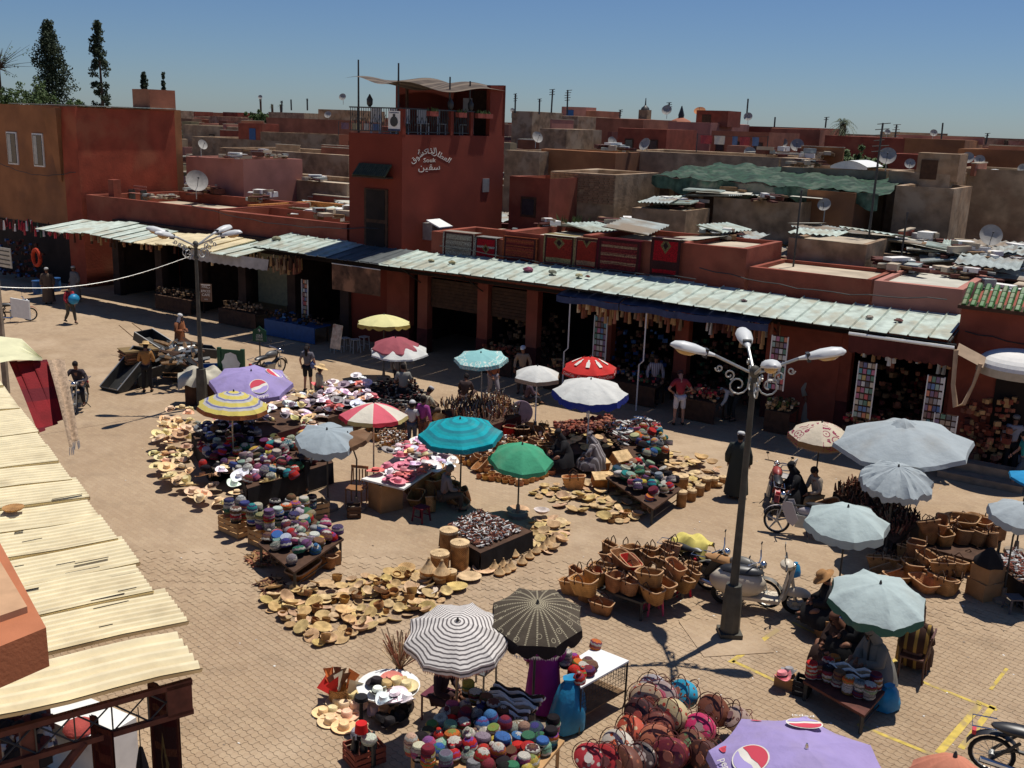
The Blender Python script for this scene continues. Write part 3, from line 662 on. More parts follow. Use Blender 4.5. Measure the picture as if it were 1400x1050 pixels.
# ------------------------------------------------------------------ roofscape beyond, set by hand
def px_house(x0, x1, yt, t, dep, wm, rm, label, par=.35, cat='house', win=0, z0=0.0):
    s0, z = PL(x0, yt, t); s1, _ = PL(x1, yt, t); _, z = PL((x0 + x1) / 2, yt, t)
    h = house('house', label, cat, s0, s1, t, t + dep, z, M[wm], M[rm], par, z0, 'houses of the old town')
    HB.append((s0, s1, t, t + dep))
    for k in range(win):
        c = h['_c']; x = (s0 + (k + .5) * (s1 - s0) / win) - c[0]
        f_ = MB().box((x, t - c[1] - .02, z - 1.3), (.8, .08, .9)).build('window', M['woodd'], h); MB().box((x, t - c[1] - .05, z - 1.3), (.62, .06, .7)).build('pane', M['glass'], f_)
    return h, s0, s1, z
PH = [
 (254, 332, 216, 9, 4.5, 'pink', 'roofpale', 'pink rendered wall carrying a dish right of peeling building', .3, 0),
 (332, 474, 246, 13, 5, 'adobe', 'roofdirt', 'low adobe house with sheet roofs left of the tower', .3, 0),
 (300, 476, 207, 20, 6, 'adobe', 'roofdirt', 'brown brick house with broken parapet left of tower', .5, 0),
 (262, 384, 190, 30, 7, 'adobe', 'roofdirt', 'long brown wall topped with white tarpaulin', .4, 0),
 (356, 476, 183, 30, 5, 'adobe', 'roofdirt', 'brown walled house with ribbed facade beyond the brick one', .4, 0),
 (250, 330, 172, 42, 8, 'tan', 'roofpale', 'tan house under a red parasol far left', .3, 1),
 (364, 480, 163, 44, 8, 'terra', 'roofdirt', 'terracotta terrace house with blue sheeting left of tower', .3, 0),
 (435, 480, 150, 46, 5, 'adobe', 'roofdirt', 'rough adobe cube with dish just left of tower', .3, 0),
 (697, 752, 243, 9, 3, 'redwall', 'roofdirt', 'small red room with barred window right of tower', .2, 1),
 (753, 842, 236, 11.5, 4.5, 'adobe', 'roofdirt', 'brick cube house with potted plants at its foot', .3, 0),
 (740, 842, 206, 21, 4, 'ochre', 'roofdirt', 'ochre walled terrace above the brick cube', .4, 0),
 (690, 738, 206, 20, 4, 'adobe', 'roofdirt', 'dark adobe wall close behind tower', .4, 0),
 (845, 1066, 210, 24, 6, 'tan', 'roofdirt', 'long grey brown wall above the green tarpaulin', .6, 0),
 (1068, 1105, 216, 24, 4, 'tan', 'roofdirt', 'short grey wall section right of the long brown wall', .5, 0),
 (976, 1095, 274, 12, 3.5, 'adobe', 'roofpale', 'adobe box room with white rim in front of tarpaulin', .2, 0),
 (864, 938, 286, 9, 2.5, 'adobe', 'roofpale', 'small adobe box with pale lid beyond the rug terrace', .1, 0),
 (914, 972, 167, 62, 10, 'pink', 'roofdirt', 'pink cube house below the orange dish', .4, 0),
 (973, 1052, 180, 56, 8, 'terra', 'roofdirt', 'orange terracotta house with three small square windows', .4, 3),
 (980, 1120, 173, 72, 8, 'redwall', 'roofdirt', 'wide red house carrying a black roof edge', .4, 0),
 (1054, 1122, 176, 66, 8, 'terra', 'roofpale', 'terracotta house with white terrace near palm', .4, 1),
 (700, 728, 152, 60, 6, 'adobe', 'roofdirt', 'square adobe stair tower right of the café tower', .3, 0),
 (790, 815, 151, 75, 6, 'terra', 'roofdirt', 'small stair tower with windows on the skyline', .3, 2),
 (742, 790, 158, 70, 8, 'adobe', 'roofpale', 'flat grey roofed house on the skyline', .3, 0),
 (738, 775, 176, 44, 6, 'adobe', 'roofdirt', 'dark adobe house beyond the ochre terrace', .3, 0),
 (815, 880, 162, 66, 8, 'terra', 'roofdirt', 'low reddish house beside the minaret', .3, 0),
 (845, 912, 176, 48, 6, 'redwall', 'roofdirt', 'red courtyard house with pillared opening', .4, 2),
 (1128, 1238, 187, 58, 9, 'redwall', 'roofdirt', 'dark red house behind the palm', .4, 0),
 (1235, 1320, 190, 58, 8, 'ochre', 'roofdirt', 'orange brown house right of the antenna cluster', .4, 0),
 (1068, 1213, 231, 19, 4, 'adobe', 'roofdirt', 'long low house with white lime rim over its dark wall', .25, 0),
 (1216, 1300, 236, 18, 4, 'adobe', 'roofdirt', 'dark adobe house right of the big round dish', .3, 0),
 (1305, 1420, 232, 22, 5, 'tan', 'roofpale', 'house with cream arcaded parapet at right edge', .3, 0),
 (1215, 1330, 212, 34, 7, 'redwall', 'roofdirt', 'terracotta house with dishes on its parapet', .4, 0),
 (1310, 1420, 205, 38, 8, 'ochre', 'roofpale', 'brown walled house with pale terrace at right edge', .4, 0),
 (1078, 1186, 330, 6.0, 4.0, 'adobe', 'roofdirt', 'large crumbling adobe room above right half of canopy', .08, 0),
 (1190, 1362, 352, 8.5, 4, 'adobe', 'roofdirt', 'low adobe wall with broken white rim behind the pink room', .3, 0),
 (1225, 1305, 256, 15, 4, 'adobe', 'roofdirt', 'ruined adobe wall among the sheet roofs', .3, 0),
 (1104, 1170, 262, 13.5, 3, 'ochre', 'roofdirt', 'ochre wall stub right of the green tarpaulin', .2, 0),
]
for a in PH: px_house(*a[:5], a[5], a[6], a[7], a[8], 'house', a[9])
# yellow floored terrace with tiled orange rims beside the tower
s0_, s1_ = PL(352, 300, 6)[0], PL(447, 300, 6)[0]
t_ = FR('roof_terrace', 'cream floored roof terrace with orange tiled rim beside tower', 'terrace'); t_.location = W(s0_, 5.8, 0)
L = s1_ - s0_
MB().box((L / 2, 2, 2.3), (L, 4, 4.6)).build('floor', mat('cream_floor', (.6, .54, .34), var=.12, dirt=.2), t_)
tlm = mat('orange_rim_tile', (.42, .17, .05), var=.35, scale=14)
for (c_, d_) in (((L / 2, 4.1, 2.45), (L, .25, 4.9)), ((-.12, 2, 2.45), (.25, 4.4, 4.9)), ((L + .12, 1.2, 2.45), (.25, 2.6, 4.9))): MB().box(c_, d_).build('rim', tlm, t_)
HB.append((s0_, s1_, 5.8, 10))
# ------------------------------------------------------------------ town to the horizon
WMS = [((.26, .12, .075), 'terracotta'), ((.3, .17, .1), 'ochre brown'), ((.22, .13, .08), 'brown adobe'), ((.34, .24, .16), 'tan'), ((.24, .07, .045), 'red'), ((.36, .18, .13), 'pink')]
rr = random.Random(5)
t0 = 8.0
roofs = []
while t0 < 112:
    dep = max(4.2, t0 * .095)
    sA, sB = PL(-60, 200, t0)[0], PL(1460, 200, t0)[0]
    s = sA - dep
    while s < sB:
        w_ = rr.uniform(.7, 1.5) * dep
        o_ = any(s < b2 + .3 and s + w_ > a - .3 and t0 < d + .3 and t0 + dep > c - .3 for a, b2, c, d in HB)
        if t0 < 60 and o_:
            w_ = dep * .35
            if any(s < b2 + .2 and s + w_ > a - .2 and t0 < d + .2 and t0 + dep * .9 > c - .2 for a, b2, c, d in HB): s += w_; continue
        zz = rr.uniform(3.9, 4.6) if t0 < 20 else rr.uniform(4.5, 5.9) if t0 < 45 else rr.uniform(5.4, 7.8) if t0 < 110 else rr.uniform(6.0, 9.0) if t0 < 250 else rr.uniform(5.5, 10.5)
        c_, cn = rr.choice(WMS)
        h = FR('house', '', 'house'); cx, cy = s + w_ / 2, t0 + dep * .45; h.location = W(cx, cy)
        mb = MB(); hollow(mb, -w_ / 2, w_ / 2, -dep * .45, dep * rr.uniform(.3, .44), zz, rr.uniform(.08, .25) if t0 < 30 else rr.uniform(.15, .6), .2 + dep * .01, 0, 0)
        v = mb.v[-4:]; mb.v = mb.v[:-4]; mb.f.pop(); mb.k.pop()
        if t0 > 30 and rr.random() < .3: mb.box((rr.uniform(-.3, .3) * w_, 0, zz + .6), (w_ * .25, dep * .25, 1.6))
        w1 = mb.build('wall', M['ocg'], h); w1.color = (*[x * rr.uniform(.8, 1.15) for x in c_], 1)
        r1 = MB().add(v, [(0, 1, 2, 3)]).build('roof', M['ocg'], h); g_ = rr.uniform(.7, 1.3); r1.color = (.33 * g_, .27 * g_, .2 * g_, 1)
        if t0 < 140:
            for k in range(rr.randint(0, 3)):
                x = rr.uniform(-.35, .35) * w_
                MB().box((x, -dep * .45 - .02, zz - rr.uniform(1.2, 2)), (dep * .08 + .2, .1, dep * .06 + .4)).build('window', M['glass'], h)
        if t0 < 90 and rr.random() < .7:
            cp = MB(); D_ = max(v_[1] for v_ in mb.v)
            for c_2, d_2 in (((0, -dep * .45 + .1, zz + .04), (w_ + .04, .26, .07)), ((0, D_ - .1, zz + .04), (w_ + .04, .26, .07)), ((-w_ / 2 + .1, (D_ - dep * .45) / 2, zz + .04), (.26, D_ + dep * .45 - .5, .07)), ((w_ / 2 - .1, (D_ - dep * .45) / 2, zz + .04), (.26, D_ + dep * .45 - .5, .07))): cp.box(c_2, d_2)
            cp.build('coping', M['roofpale'] if rr.random() < .5 else M['roofdirt'], h)  # pale lime rim that also paints the sunlit parapet tops
        dist = 'near' if t0 < 25 else 'middle distance' if t0 < 80 else 'distant' if t0 < 250 else 'far off'
        sw(h, f'{dist} flat roofed {cn} old town house', 'house', 'houses of the old town')
        roofs.append((cx, cy, zz, w_, dep, t0))
        s += w_ + rr.uniform(0, .25) * dep * (1 if t0 > 30 else .2)
    t0 += dep * 1.12

far = MB()
while t0 < 2400:
    dep = t0 * .1; s = PL(-60, 200, t0)[0]; sB = PL(1460, 200, t0)[0]
    while s < sB:
        w_ = rr.uniform(.25, .9) * dep; far.box((s + w_ / 2, t0 + rr.uniform(0, dep * .5), rr.uniform(2.7, 4.9)), (w_, dep * .4, 0), k=rr.randint(0, 3))
        v = far.v[-8:]; h_ = rr.uniform(5.5, 10); far.v[-8:] = [(x, y, 0 if i < 4 else h_) for i, (x, y, z) in enumerate(v)]; s += w_ * 1.1
    t0 += dep * .7
tag(far.build('distant_town', [M['terra'], M['adobe'], M['tan'], M['redwall']], None, False, tuple(OO), ANG), 'far off town roofs along the horizon', 'town', kind='stuff')
# ------------------------------------------------------------------ dishes, masts, trees, roof clutter
def depth_at(x, y, t):
    s, z = PL(x, y, t); return W(s, t, z), proj(W(s, t, z))[2]
def dish(x, y, rpx, t, label, az=None, el=25, color=(1, 1, 1), drop=None):
    p, d = depth_at(x, y, t); r = rpx * d / FPX
    az = az if az is not None else rnd(-150, -60)
    drop = drop or max(.7, r * 1.6)
    t_ = thing('satellite_dish', label, 'satellite dish', (p.x, p.y, p.z - drop), R(az), 'satellite dishes on the roofs')
    mb = MB(); n = 20
    prf = [(.02, 0), (r * .5, r * .06), (r * .85, r * .17), (r, r * .24), (r * 1.0, r * .26), (r * .84, r * .2), (r * .5, r * .09), (.02, .03)]
    mb.lathe(prf, n=n, m=Matrix.Translation((.1, 0, drop)) @ Matrix.Rotation(R(90 - el), 4, 'Y'))
    o = mb.build('reflector', M['dish'] if color == (1, 1, 1) else M['oc'], t_, True); o.color = (*color, 1)
    MB().tube([(-.05, 0, 0), (-.05, 0, drop * .9), (.1, 0, drop)], max(.025, r * .05), 6).build('mount_post', M['galv'], t_)
    e = Vector((math.cos(R(el)), 0, math.sin(R(el))))
    lo = Vector((.1, 0, drop)) + e * r * .9
    MB().tube([Vector((.1, 0, drop)) + Vector((0, 0, -r * .8)), lo], max(.012, r * .025), 4).sph(lo, r * .1, 6).build('receiver_arm', M['metal'], t_)
    return t_
for a in [(268, 248, 15, 4.5, 'large tilted dish beside the peeling red building', -60), (275, 198, 7, 9.5, 'small dish on the pink rendered wall', -40), (469, 133, 5, 48, 'small dish on top of the rough adobe cube', -100), (449, 157, 5, 45, 'faint dish below the rough adobe cube', -100),
          (912, 151, 7, 62, 'pale round dish beside the minaret', -110), (1023, 160, 6, 72, 'dish at the left end of the black roof edge', -110), (1213, 214, 12, 20, 'large pale dish on the mast right of centre roofs', -110), (1070, 196, 7, 60, 'left one of two grey dishes by the terracotta terrace', -110), (1090, 199, 9, 60, 'right one of two grey dishes by the terracotta terrace', -110),
          (884, 198, 9, 27, 'brown dish behind the long grey wall', -140), (835, 194, 7, 27, 'dish at the corner of the ochre terrace', -60), (733, 188, 8, 30, 'dish among junk behind the tower', -60), (1128, 280, 9, 12.8, 'grey dish beside the ochre wall stub', -120), (1353, 322, 15, 10, 'big dark dish at right above sheet roofs', -100),
          (1244, 224, 7, 24, 'left small dish right of the large pale one', -110), (1272, 222, 6, 26, 'right small dish right of the large pale one', -100), (1323, 216, 8, 34, 'grey dish on the terracotta parapet', -110), (1339, 219, 7, 34, 'grey dish beside another on the far right parapet', -110), (1370, 241, 6, 24, 'round dish in front of the cream arcade', -100), (1025, 209, 8, 50, 'dish in front of the orange house windows', -100), (1213, 181, 4, 60, 'tiny dish near the antenna cluster', -100), (1276, 182, 5, 60, 'tiny dark dish on skyline right', -100), (700, 152, 4, 62, 'tiny dish on skyline next to café tower', -60), (356, 133, 3, 100, 'speck of a dish on the left skyline', -90), (1398, 232, 8, 24, 'dish cut by the right edge of the picture', -100)]:
    dish(*a[:5], az=a[5])
dish(957, 153, 8, 66, 'orange rusty dish on the pink cube house', az=-110, el=50, color=(.5, .2, .08))
mastd = [(755, 122, 30, 1.5, 46), (777, 123, 32, 2.5, 46), (705, 128, 25, 2, 50), (1095, 260, 130, 0, 4.6), (1200, 225, 105, 0, 9), (1206, 168, 140, 3, 9.6), (1023, 135, 22, 0, 72), (738, 135, 20, 1, 60), (1226, 170, 18, 3, 60), (1290, 168, 22, 0, 62), (1350, 182, 15, 1, 70), (420, 135, 15, 1, 80), (398, 136, 14, 0, 80), (385, 138, 14, 1, 80), (848, 150, 12, 2, 70), (1060, 160, 18, 0, 72), (1240, 290, 60, 0, 7), (1130, 160, 14, 1, 70), (915, 140, 6, 2, 64)]
for i, (x, y, h, arms, t) in enumerate(mastd):
    p, d = depth_at(x, y, t); hh = h * d / FPX * 1.03
    t_ = thing('antenna', '', 'antenna', (p.x, p.y, p.z - hh), ANG + rnd(-.4, .4))
    MB().tube([(0, 0, 0), (rnd(-.05, .05), 0, hh)], .012 + .0007 * d, 5).build('mast', M['metal'], t_)
    for k in range(int(arms * 2)):
        MB().tube([(-.3 + rnd(0, .15), 0, hh - k * .2 - .05), (rnd(.15, .35), 0, hh - k * .2)], .006 + .00025 * d, 4).build('crossbar', M['metal'], t_)
    sw(t_, ('tall thin bare pole rising from the near roofs' if t < 20 else 'thin television antenna with crossbars on the skyline' if arms else 'thin bare antenna pole on the skyline'), 'antenna', 'antennas on the roofs')
# minaret, domes, green tent shape
def simple(name, label, cat, p, parts, rz=0):
    t_ = thing(name, label, cat, p, rz)
    for n_, mb, m_ in parts: mb.build(n_, M[m_] if isinstance(m_, str) else m_, t_, True)
    return t_
p, d = depth_at(882, 152, 90)
simple('minaret', 'small dark minaret with lantern and finial on the skyline', 'minaret', (p.x, p.y, 0), [('shaft', MB().box((0, 0, 5.2), (2.0, 2.0, 10.4)), 'adobe'), ('lantern', MB().box((0, 0, 10.9), (1.2, 1.2, 1.3)), 'adobe'), ('finial', MB().lathe([(.6, 0), (.5, .3), (.1, .6), (.05, 1.5)], (0, 0, 11.5), 8), 'metal')], ANG)
p, d = depth_at(931, 164, 80)
simple('domed_pavilion', 'reddish domed pavilion with dark finial on the skyline', 'dome', (p.x, p.y, 0), [('drum', MB().lathe([(2.2, 0), (2.2, 9.0)], n=8), 'terra'), ('dome', MB().lathe([(2.0, 9.0), (1.7, 9.7), (1.0, 10.3), (.3, 10.6)], n=14), 'terra'), ('finial', MB().lathe([(.3, 10.5), (.35, 10.9), (.05, 11.9)], n=6), 'metal')])
p, d = depth_at(1175, 187, 60)
simple('kiosk', 'small white roofed kiosk in front of the red houses', 'kiosk', (p.x, p.y, 6.4), [('post', MB().lathe([(.4, 0), (.4, 1.2)], n=8), 'galv'), ('canopy', MB().lathe([(1.4, 1.2), (.2, 1.8)], n=10), 'white')])
def whitevault(x, y, w, t, lb):
    p, d = depth_at(x, y, t); r = w * d / FPX / 2
    mb = MB(); mb.grid(lambda u, v: (-r + 2 * r * u, 3 * v, math.sin(PI * (.1 + .8 * u)) * r * .45), 10, 2); mb.grid(lambda u, v: (-r + 2 * r * u, 0, (math.sin(PI * (.1 + .8 * u)) * r * .45 - .02) * v - .0), 10, 2)
    tag(mb.build('vault', M['white'], None, True, (p.x, p.y, p.z), ANG), lb, 'vaulted roof')
whitevault(1160, 231, 50, 21, 'white vaulted roof beside the long low house'); whitevault(1345, 242, 40, 22, 'white vaulted roof above right edge wall')
# green tarpaulin shed
sA, zA = PL(896, 243, 14); sB, _ = PL(1205, 262, 14); _, zB = PL(1100, 262, 14)
t_ = FR('tarpaulin_shed', 'slatted shed covered with ragged green tarpaulin', 'shed'); t_.location = W(sA, 14, 0)
L = sB - sA
def tp(u, v): return (L * u + .2 * math.sin(v * 9), -.3 + 7.0 * v, zA + .12 - u * (zA - zB) + .04 * math.sin(u * 17 + v * 5) + .04 * math.sin(u * 41 + v * 13) + rnd(-.05, .05) + v * .5)
MB().grid(tp, 60, 14).build('tarpaulin', mat('green_tarpaulin', (.012, .042, .022), rough=.8, var=.7, scale=3.2, bump=.9, bscale=6, rgb2=(.06, .09, .06), dirt=.6), t_, True)
MB().grid(lambda u, v: (L * u, -.32 - .1 * math.sin(u * 60) - .06, zA + .1 - u * (zA - zB) - v * (.35 + .3 * abs(math.sin(u * 11)) + .1 * math.sin(u * 47)) + .05 * math.sin(u * 41)), 80, 3).build('hanging_edge', mat('ragged_tarp', (.07, .12, .08), var=.7, scale=2.5, bump=.8, bscale=8, rgb2=(.3, .28, .2)), t_, True)
for k in range(26):
    u = k / 26 * .62
    MB().box((L * u + .15, .0, (zA - .2) / 2), (.26, .05, zA - .25)).build('slat', M['woodd' if k % 3 else 'wood'], t_)
MB().box((L * .8, .4, 2.3), (L * .4, .4, 4.6)).build('wall', M['adobe'], t_)
HBx = HB
# loose sheets, boards and rubbish over the roofs right of the tower
rs = random.Random(21)
def on_roof(s, t):
    z = 0
    for o in ALLW:
        a, b2, c, d, zz = o
        if a < s < b2 and c < t < d: z = max(z, zz)
    return z or 4.5
ALLW = []
for o in bpy.data.objects:
    if o.name.startswith(('house', 'upper_storey')) and o.children:
        w = [c for c in o.children if c.name.startswith('roof')][0]; lw = [c for c in o.children if c.name.startswith('wall')][0]
        xs = [v.co for v in w.data.vertices]; c = o.location - OO
        cs, ct = c.dot(UV_), c.dot(NV_)
        ALLW.append((cs + min(v.x for v in xs) - .3, cs + max(v.x for v in xs) + .3, ct + min(v.y for v in xs) - .3, ct + max(v.y for v in xs) + .3, max(v.z for v in [q.co for q in lw.data.vertices])))
clut = [('roof_sheet', 'weathered corrugated sheet lying over the roofs', 'sheetb'), ('roof_sheet', 'pale metal sheet lying over the roofs', 'sheet'), ('plywood_board', 'sun bleached board lying over the roofs', 'roofpale')]
ssm = {m_: [sheetmesh(rs.uniform(.9, 2.6), rs.uniform(1.1, 2.6), .03 if m_ != 'roofpale' else .0, 8 if m_ != 'roofpale' else 4, m_=m_) for _ in range(4)] for _, _, m_ in clut}
SV = [(0, 3.5, 6.5, 12), (9.5, 8.4, 20, 16), (4, 4.8, 9, 13), (14, 6.5, 21, 13), (16, 12, 26, 20), (-2, 7, 4, 13), (-12.5, 10.5, -8, 14), (-20, 8, -14, 13), (20, 14, 30, 24), (12.4, 8.2, 17, 9.5)]
for k in range(250):
    a, c, b2, d = SV[k % len(SV)] if k % 3 else SV[(1, 3, 4)[k // 3 % 3]]
    s, t = rs.uniform(a, b2), rs.uniform(c, d); nm, lb2, m_ = clut[rs.choice((0, 0, 0, 1, 2))]
    z = on_roof(s, t)
    o = put(nm, rs.choice(ssm[m_]), None, W(s, t, z + rs.uniform(.05, .3)), Euler((rs.uniform(-.14, .14), rs.uniform(-.12, .12), ANG + rs.choice((0, PI / 2)) + rs.uniform(-.3, .3))))
    sw(o, lb2 + (' left of the tower' if s < -8 else ''), 'roof sheet', 'sheets and boards on the roofs')
jm = []
for k in range(6):
    mb = MB()
    for _ in range(14): mb.box((rs.uniform(-.7, .7), rs.uniform(-.5, .5), rs.uniform(.0, .35)), (rs.uniform(.1, .8), rs.uniform(.05, .4), rs.uniform(.03, .2)), rs.uniform(0, 3), k=rs.randint(0, 4))
    jm.append(mb.mesh('junk_pile', [M['wood'], M['sheetb'], M['roofdirt'], M['rust'], M['clothw']]))
for k in range(130):
    a, c, b2, d = SV[k % len(SV)] if k % 4 else (-26, 4, -8, 12)
    s, t = rs.uniform(a, b2), rs.uniform(c, d) + (rs.uniform(0, 20) if k % 5 == 0 else 0)
    o = put('junk_pile', rs.choice(jm), None, W(s, t, on_roof(s, t) - .05), rs.uniform(0, 6), rs.uniform(.6, 1.5))
    sw(tag(o, kind='stuff') if False else o, 'small heap of boards, rags and scrap on a roof', 'junk', 'junk on the roofs')
for x, y, t, lb in ((770, 290, 8, 'left'), (792, 286, 8.2, 'middle'), (838, 292, 8, 'right')):
    s, z = PL(x, y, t)
    t_ = FR('potted_plant', lb + ' one of three potted plants on the pale roof right of tower', 'plant'); t_.location = W(s, t, on_roof(s, t))
    MB().lathe([(.14, 0), (.2, .3), (.22, .32)], n=10).build('pot', M['terra'], t_)
    lf = MB()
    for k in range(30): q = Vector((rnd(-.15, .15), rnd(-.15, .15), .3)); lf.tube([q, q + Vector((rnd(-.3, .3), rnd(-.3, .3), rnd(.2, .8)))], [.05, .01], 3)
    lf.build('foliage', M['leaf2'], t_)
s, z = PL(1345, 268, 9.9)
# ------------------------------------------------------------------ trees
def leafclump(mb, c, r, n, sz, rr_):
    for _ in range(n):
        d = Vector((rr_.gauss(0, 1), rr_.gauss(0, 1), rr_.gauss(0, 1))).normalized() * r * rr_.uniform(.3, 1)
        p = c + d; a = Vector((rr_.uniform(-1, 1), rr_.uniform(-1, 1), rr_.uniform(-1, 1))).normalized() * sz; b2 = a.orthogonal().normalized() * sz * .6
        mb.add([p - a, p + b2, p + a, p - b2], [(0, 1, 2, 3)])
def cypress(x, ytop, wpx, t, label, dens=1.0, top=.35, seed=1):
    rr_ = random.Random(seed); p, d = depth_at(x, ytop, t); H_ = p.z; w = wpx * d / FPX / 2
    t_ = thing('cypress_tree', label, 'tree', (p.x, p.y, 0))
    tb = MB(); tb.tube([(0, 0, 0), (.1, 0, H_ * .5), (0, 0, H_ * .97)], [.35, .2, .03], 7)
    mb = MB(); N_ = int(150 * dens)
    for k in range(N_):
        f = rr_.random() ** .8; z = H_ * (.3 + .69 * f); prof = (1 - f) ** .6 * (1 - top) + top * (1 - f ** 4)
        a = rr_.uniform(0, 6.28); r = w * prof * rr_.uniform(.2, 1.0) * (.85 + .25 * math.sin(a * 3 + z))
        c = Vector((math.cos(a) * r, math.sin(a) * r, z))
        leafclump(mb, c, w * .2 + .12, 34, .17, rr_)
        if k % 6 == 0: tb.tube([(0, 0, z - .6), c], [.06, .02], 4)
    tb.build('trunk', M['bark'], t_); mb.build('crown', M['leaf'], t_)
cypress(65, 31, 72, 55, 'tall dense dark cypress on the left skyline', 1.7, .25, 3)
cypress(132, 26, 38, 52, 'tallest slender see through cypress on the left skyline', .62, .55, 4)
cypress(196, 98, 20, 75, 'small dark cypress left of the chimney block', .7, .5, 5)
cypress(223, 97, 13, 90, 'smallest cypress just above the chimney block', .5, .2, 6)
def bush(x, y, wpx, t, label, m_='leaf2', n=60, name='leafy_tree', bare=False, seed=2):
    rr_ = random.Random(seed); p, d = depth_at(x, y, t); w = wpx * d / FPX / 2
    t_ = thing(name, label, 'tree', (p.x, p.y, 0)); z0_ = p.z
    tb = MB(); tb.tube([(0, 0, 0), (0, .1, z0_ - w * 1.2)], [.25, .15], 6); mb = MB()
    for k in range(n):
        c = Vector((rr_.gauss(0, .5) * w, rr_.gauss(0, .5) * w, z0_ - w * .9 + rr_.gauss(0, .35) * w))
        if bare:
            q = Vector((0, 0, z0_ - w * 1.4)); tb.tube([q, q.lerp(c, .6) + Vector((0, 0, .2)), c + (c - q) * .25], [.05, .03, .012], 3)
        if not bare or k % 4 == 0: leafclump(mb, c, w * .25, 24 if not bare else 6, .16, rr_)
    tb.build('trunk', M['bark'], t_); mb.build('crown', M[m_], t_)
bush(45, 112, 44, 50, 'leafy green tree at the foot of the dense cypress', seed=3)
bush(5, 118, 40, 48, 'green bush behind ochre building at left edge', seed=4)
bush(-6, 50, 60, 50, 'bare twiggy tree at the left edge of the sky', bare=True, n=90, seed=5)
bush(100, 132, 30, 50, 'low green bush between two cypresses', seed=6, n=30)
bush(352, 150, 24, 60, 'pale green bush among houses left of tower', seed=7, n=40)
for i, (x, y) in enumerate(((1130, 207), (1150, 210), (1172, 208), (1190, 212))): bush(x, y, 34, 34, ['leftmost', 'second', 'third', 'rightmost'][i] + ' dark green bush of the row on the right roof garden', 'leaf2', 30, 'shrub', seed=20 + i)
def palm(x, y, wpx, t, label, seed=1, fr_=34):
    rr_ = random.Random(seed); p, d = depth_at(x, y, t); w = wpx * d / FPX / 2; H_ = p.z
    t_ = thing('palm_tree', label, 'palm tree', (p.x, p.y, 0))
    MB().tube([(0, 0, 0), (.1, 0, H_ * .5), (0, 0, H_)], [.3, .22, .28], 8).build('trunk', M['bark'], t_)
    for k in range(fr_):
        a = rr_.uniform(0, 6.28); e = rr_.uniform(-.9, 1.3); L = w * rr_.uniform(.85, 1.1); mb = MB(); prev = None
        for j in range(9):
            f = j / 8; h_ = L * (math.cos(e) * f + .0); z = L * (math.sin(e) * f - .75 * f * f)
            q = Vector((math.cos(a) * h_, math.sin(a) * h_, H_ + z)); sd = Vector((-math.sin(a), math.cos(a), 0))
            if j:
                l_ = L * .22 * (1 - f * .7)
                for s_ in (-1, 1):
                    e_ = q + sd * s_ * l_ + Vector((0, 0, -l_ * .5)) + (q - prev) * .6
                    mb.add([prev, prev.lerp(q, .55), e_], [(0, 1, 2)])
            prev = q
        mb.build('frond', M['palm'], t_)
palm(1153, 170, 52, 62, 'tall date palm rising above the red roofs at right', 1)
for i, (x, y, w, t, lb) in enumerate([(356, 134, 7, 160, 'far thin palm on the left skyline'), (372, 143, 9, 140, 'left palm of a far pair beyond blue sheeting'), (384, 143, 10, 140, 'right palm of a far pair beyond blue sheeting'), (1322, 187, 11, 120, 'far palm left of a pair at right skyline'), (1334, 188, 12, 115, 'far palm right of a pair at right skyline'), (1376, 192, 9, 120, 'farthest right palm on the skyline')]): palm(x, y, w, t, lb, 5 + i, 16)
# ------------------------------------------------------------------ rugs on the parapets
def rugmat(name, base, b1, b2, sx, sz, border=True, med=None):
    # woven rug in its own coordinates (x across, z down): border, stripes, diamond medallion
    m, t, b = sh(name); co = nd(t, 'ShaderNodeTexCoord').outputs['Generated']
    sp = nd(t, 'ShaderNodeSeparateXYZ'); t.links.new(co, sp.inputs[0]); X, Z = sp.outputs[0], sp.outputs[2]
    c = mixc(t, ramp(t, mth(t, 'SINE', mth(t, 'MULTIPLY', Z, sz)), .45, .55), base, b1)
    c = mixc(t, ramp(t, mth(t, 'SINE', mth(t, 'MULTIPLY', Z, sz * 2.7)), .8, .85), c, b2)
    if med:
        ax = mth(t, 'ABSOLUTE', mth(t, 'SUBTRACT', X, .5)); az = mth(t, 'ABSOLUTE', mth(t, 'SUBTRACT', Z, med))
        dd = mth(t, 'ADD', mth(t, 'MULTIPLY', ax, 1.1), az)
        c = mixc(t, ramp(t, dd, .2, .22, (1, 1, 1), (0, 0, 0)), c, (.2, .16, .07)); c = mixc(t, ramp(t, dd, .1, .12, (1, 1, 1), (0, 0, 0)), c, (.03, .02, .02))
    if border:
        e = mth(t, 'MAXIMUM', mth(t, 'ABSOLUTE', mth(t, 'SUBTRACT', X, .5)), mth(t, 'MULTIPLY', mth(t, 'ABSOLUTE', mth(t, 'SUBTRACT', Z, .5)), .97))
        c = mixc(t, ramp(t, e, .40, .41), c, (.06, .02, .02)); c = mixc(t, ramp(t, e, .455, .46), c, b2)
    c = mixc(t, ramp(t, noise(t, 40, co, 3), .35, .75), c, (.03, .01, .01))
    t.links.new(c, b.inputs['Base Color']); b.inputs['Roughness'].default_value = 1; b.inputs['Specular IOR Level'].default_value = .05
    bn = nd(t, 'ShaderNodeBump', i_Strength=.5, i_Distance=.02); t.links.new(noise(t, 60, co, 3), bn.inputs['Height']); t.links.new(bn.outputs[0], b.inputs['Normal'])
    return m
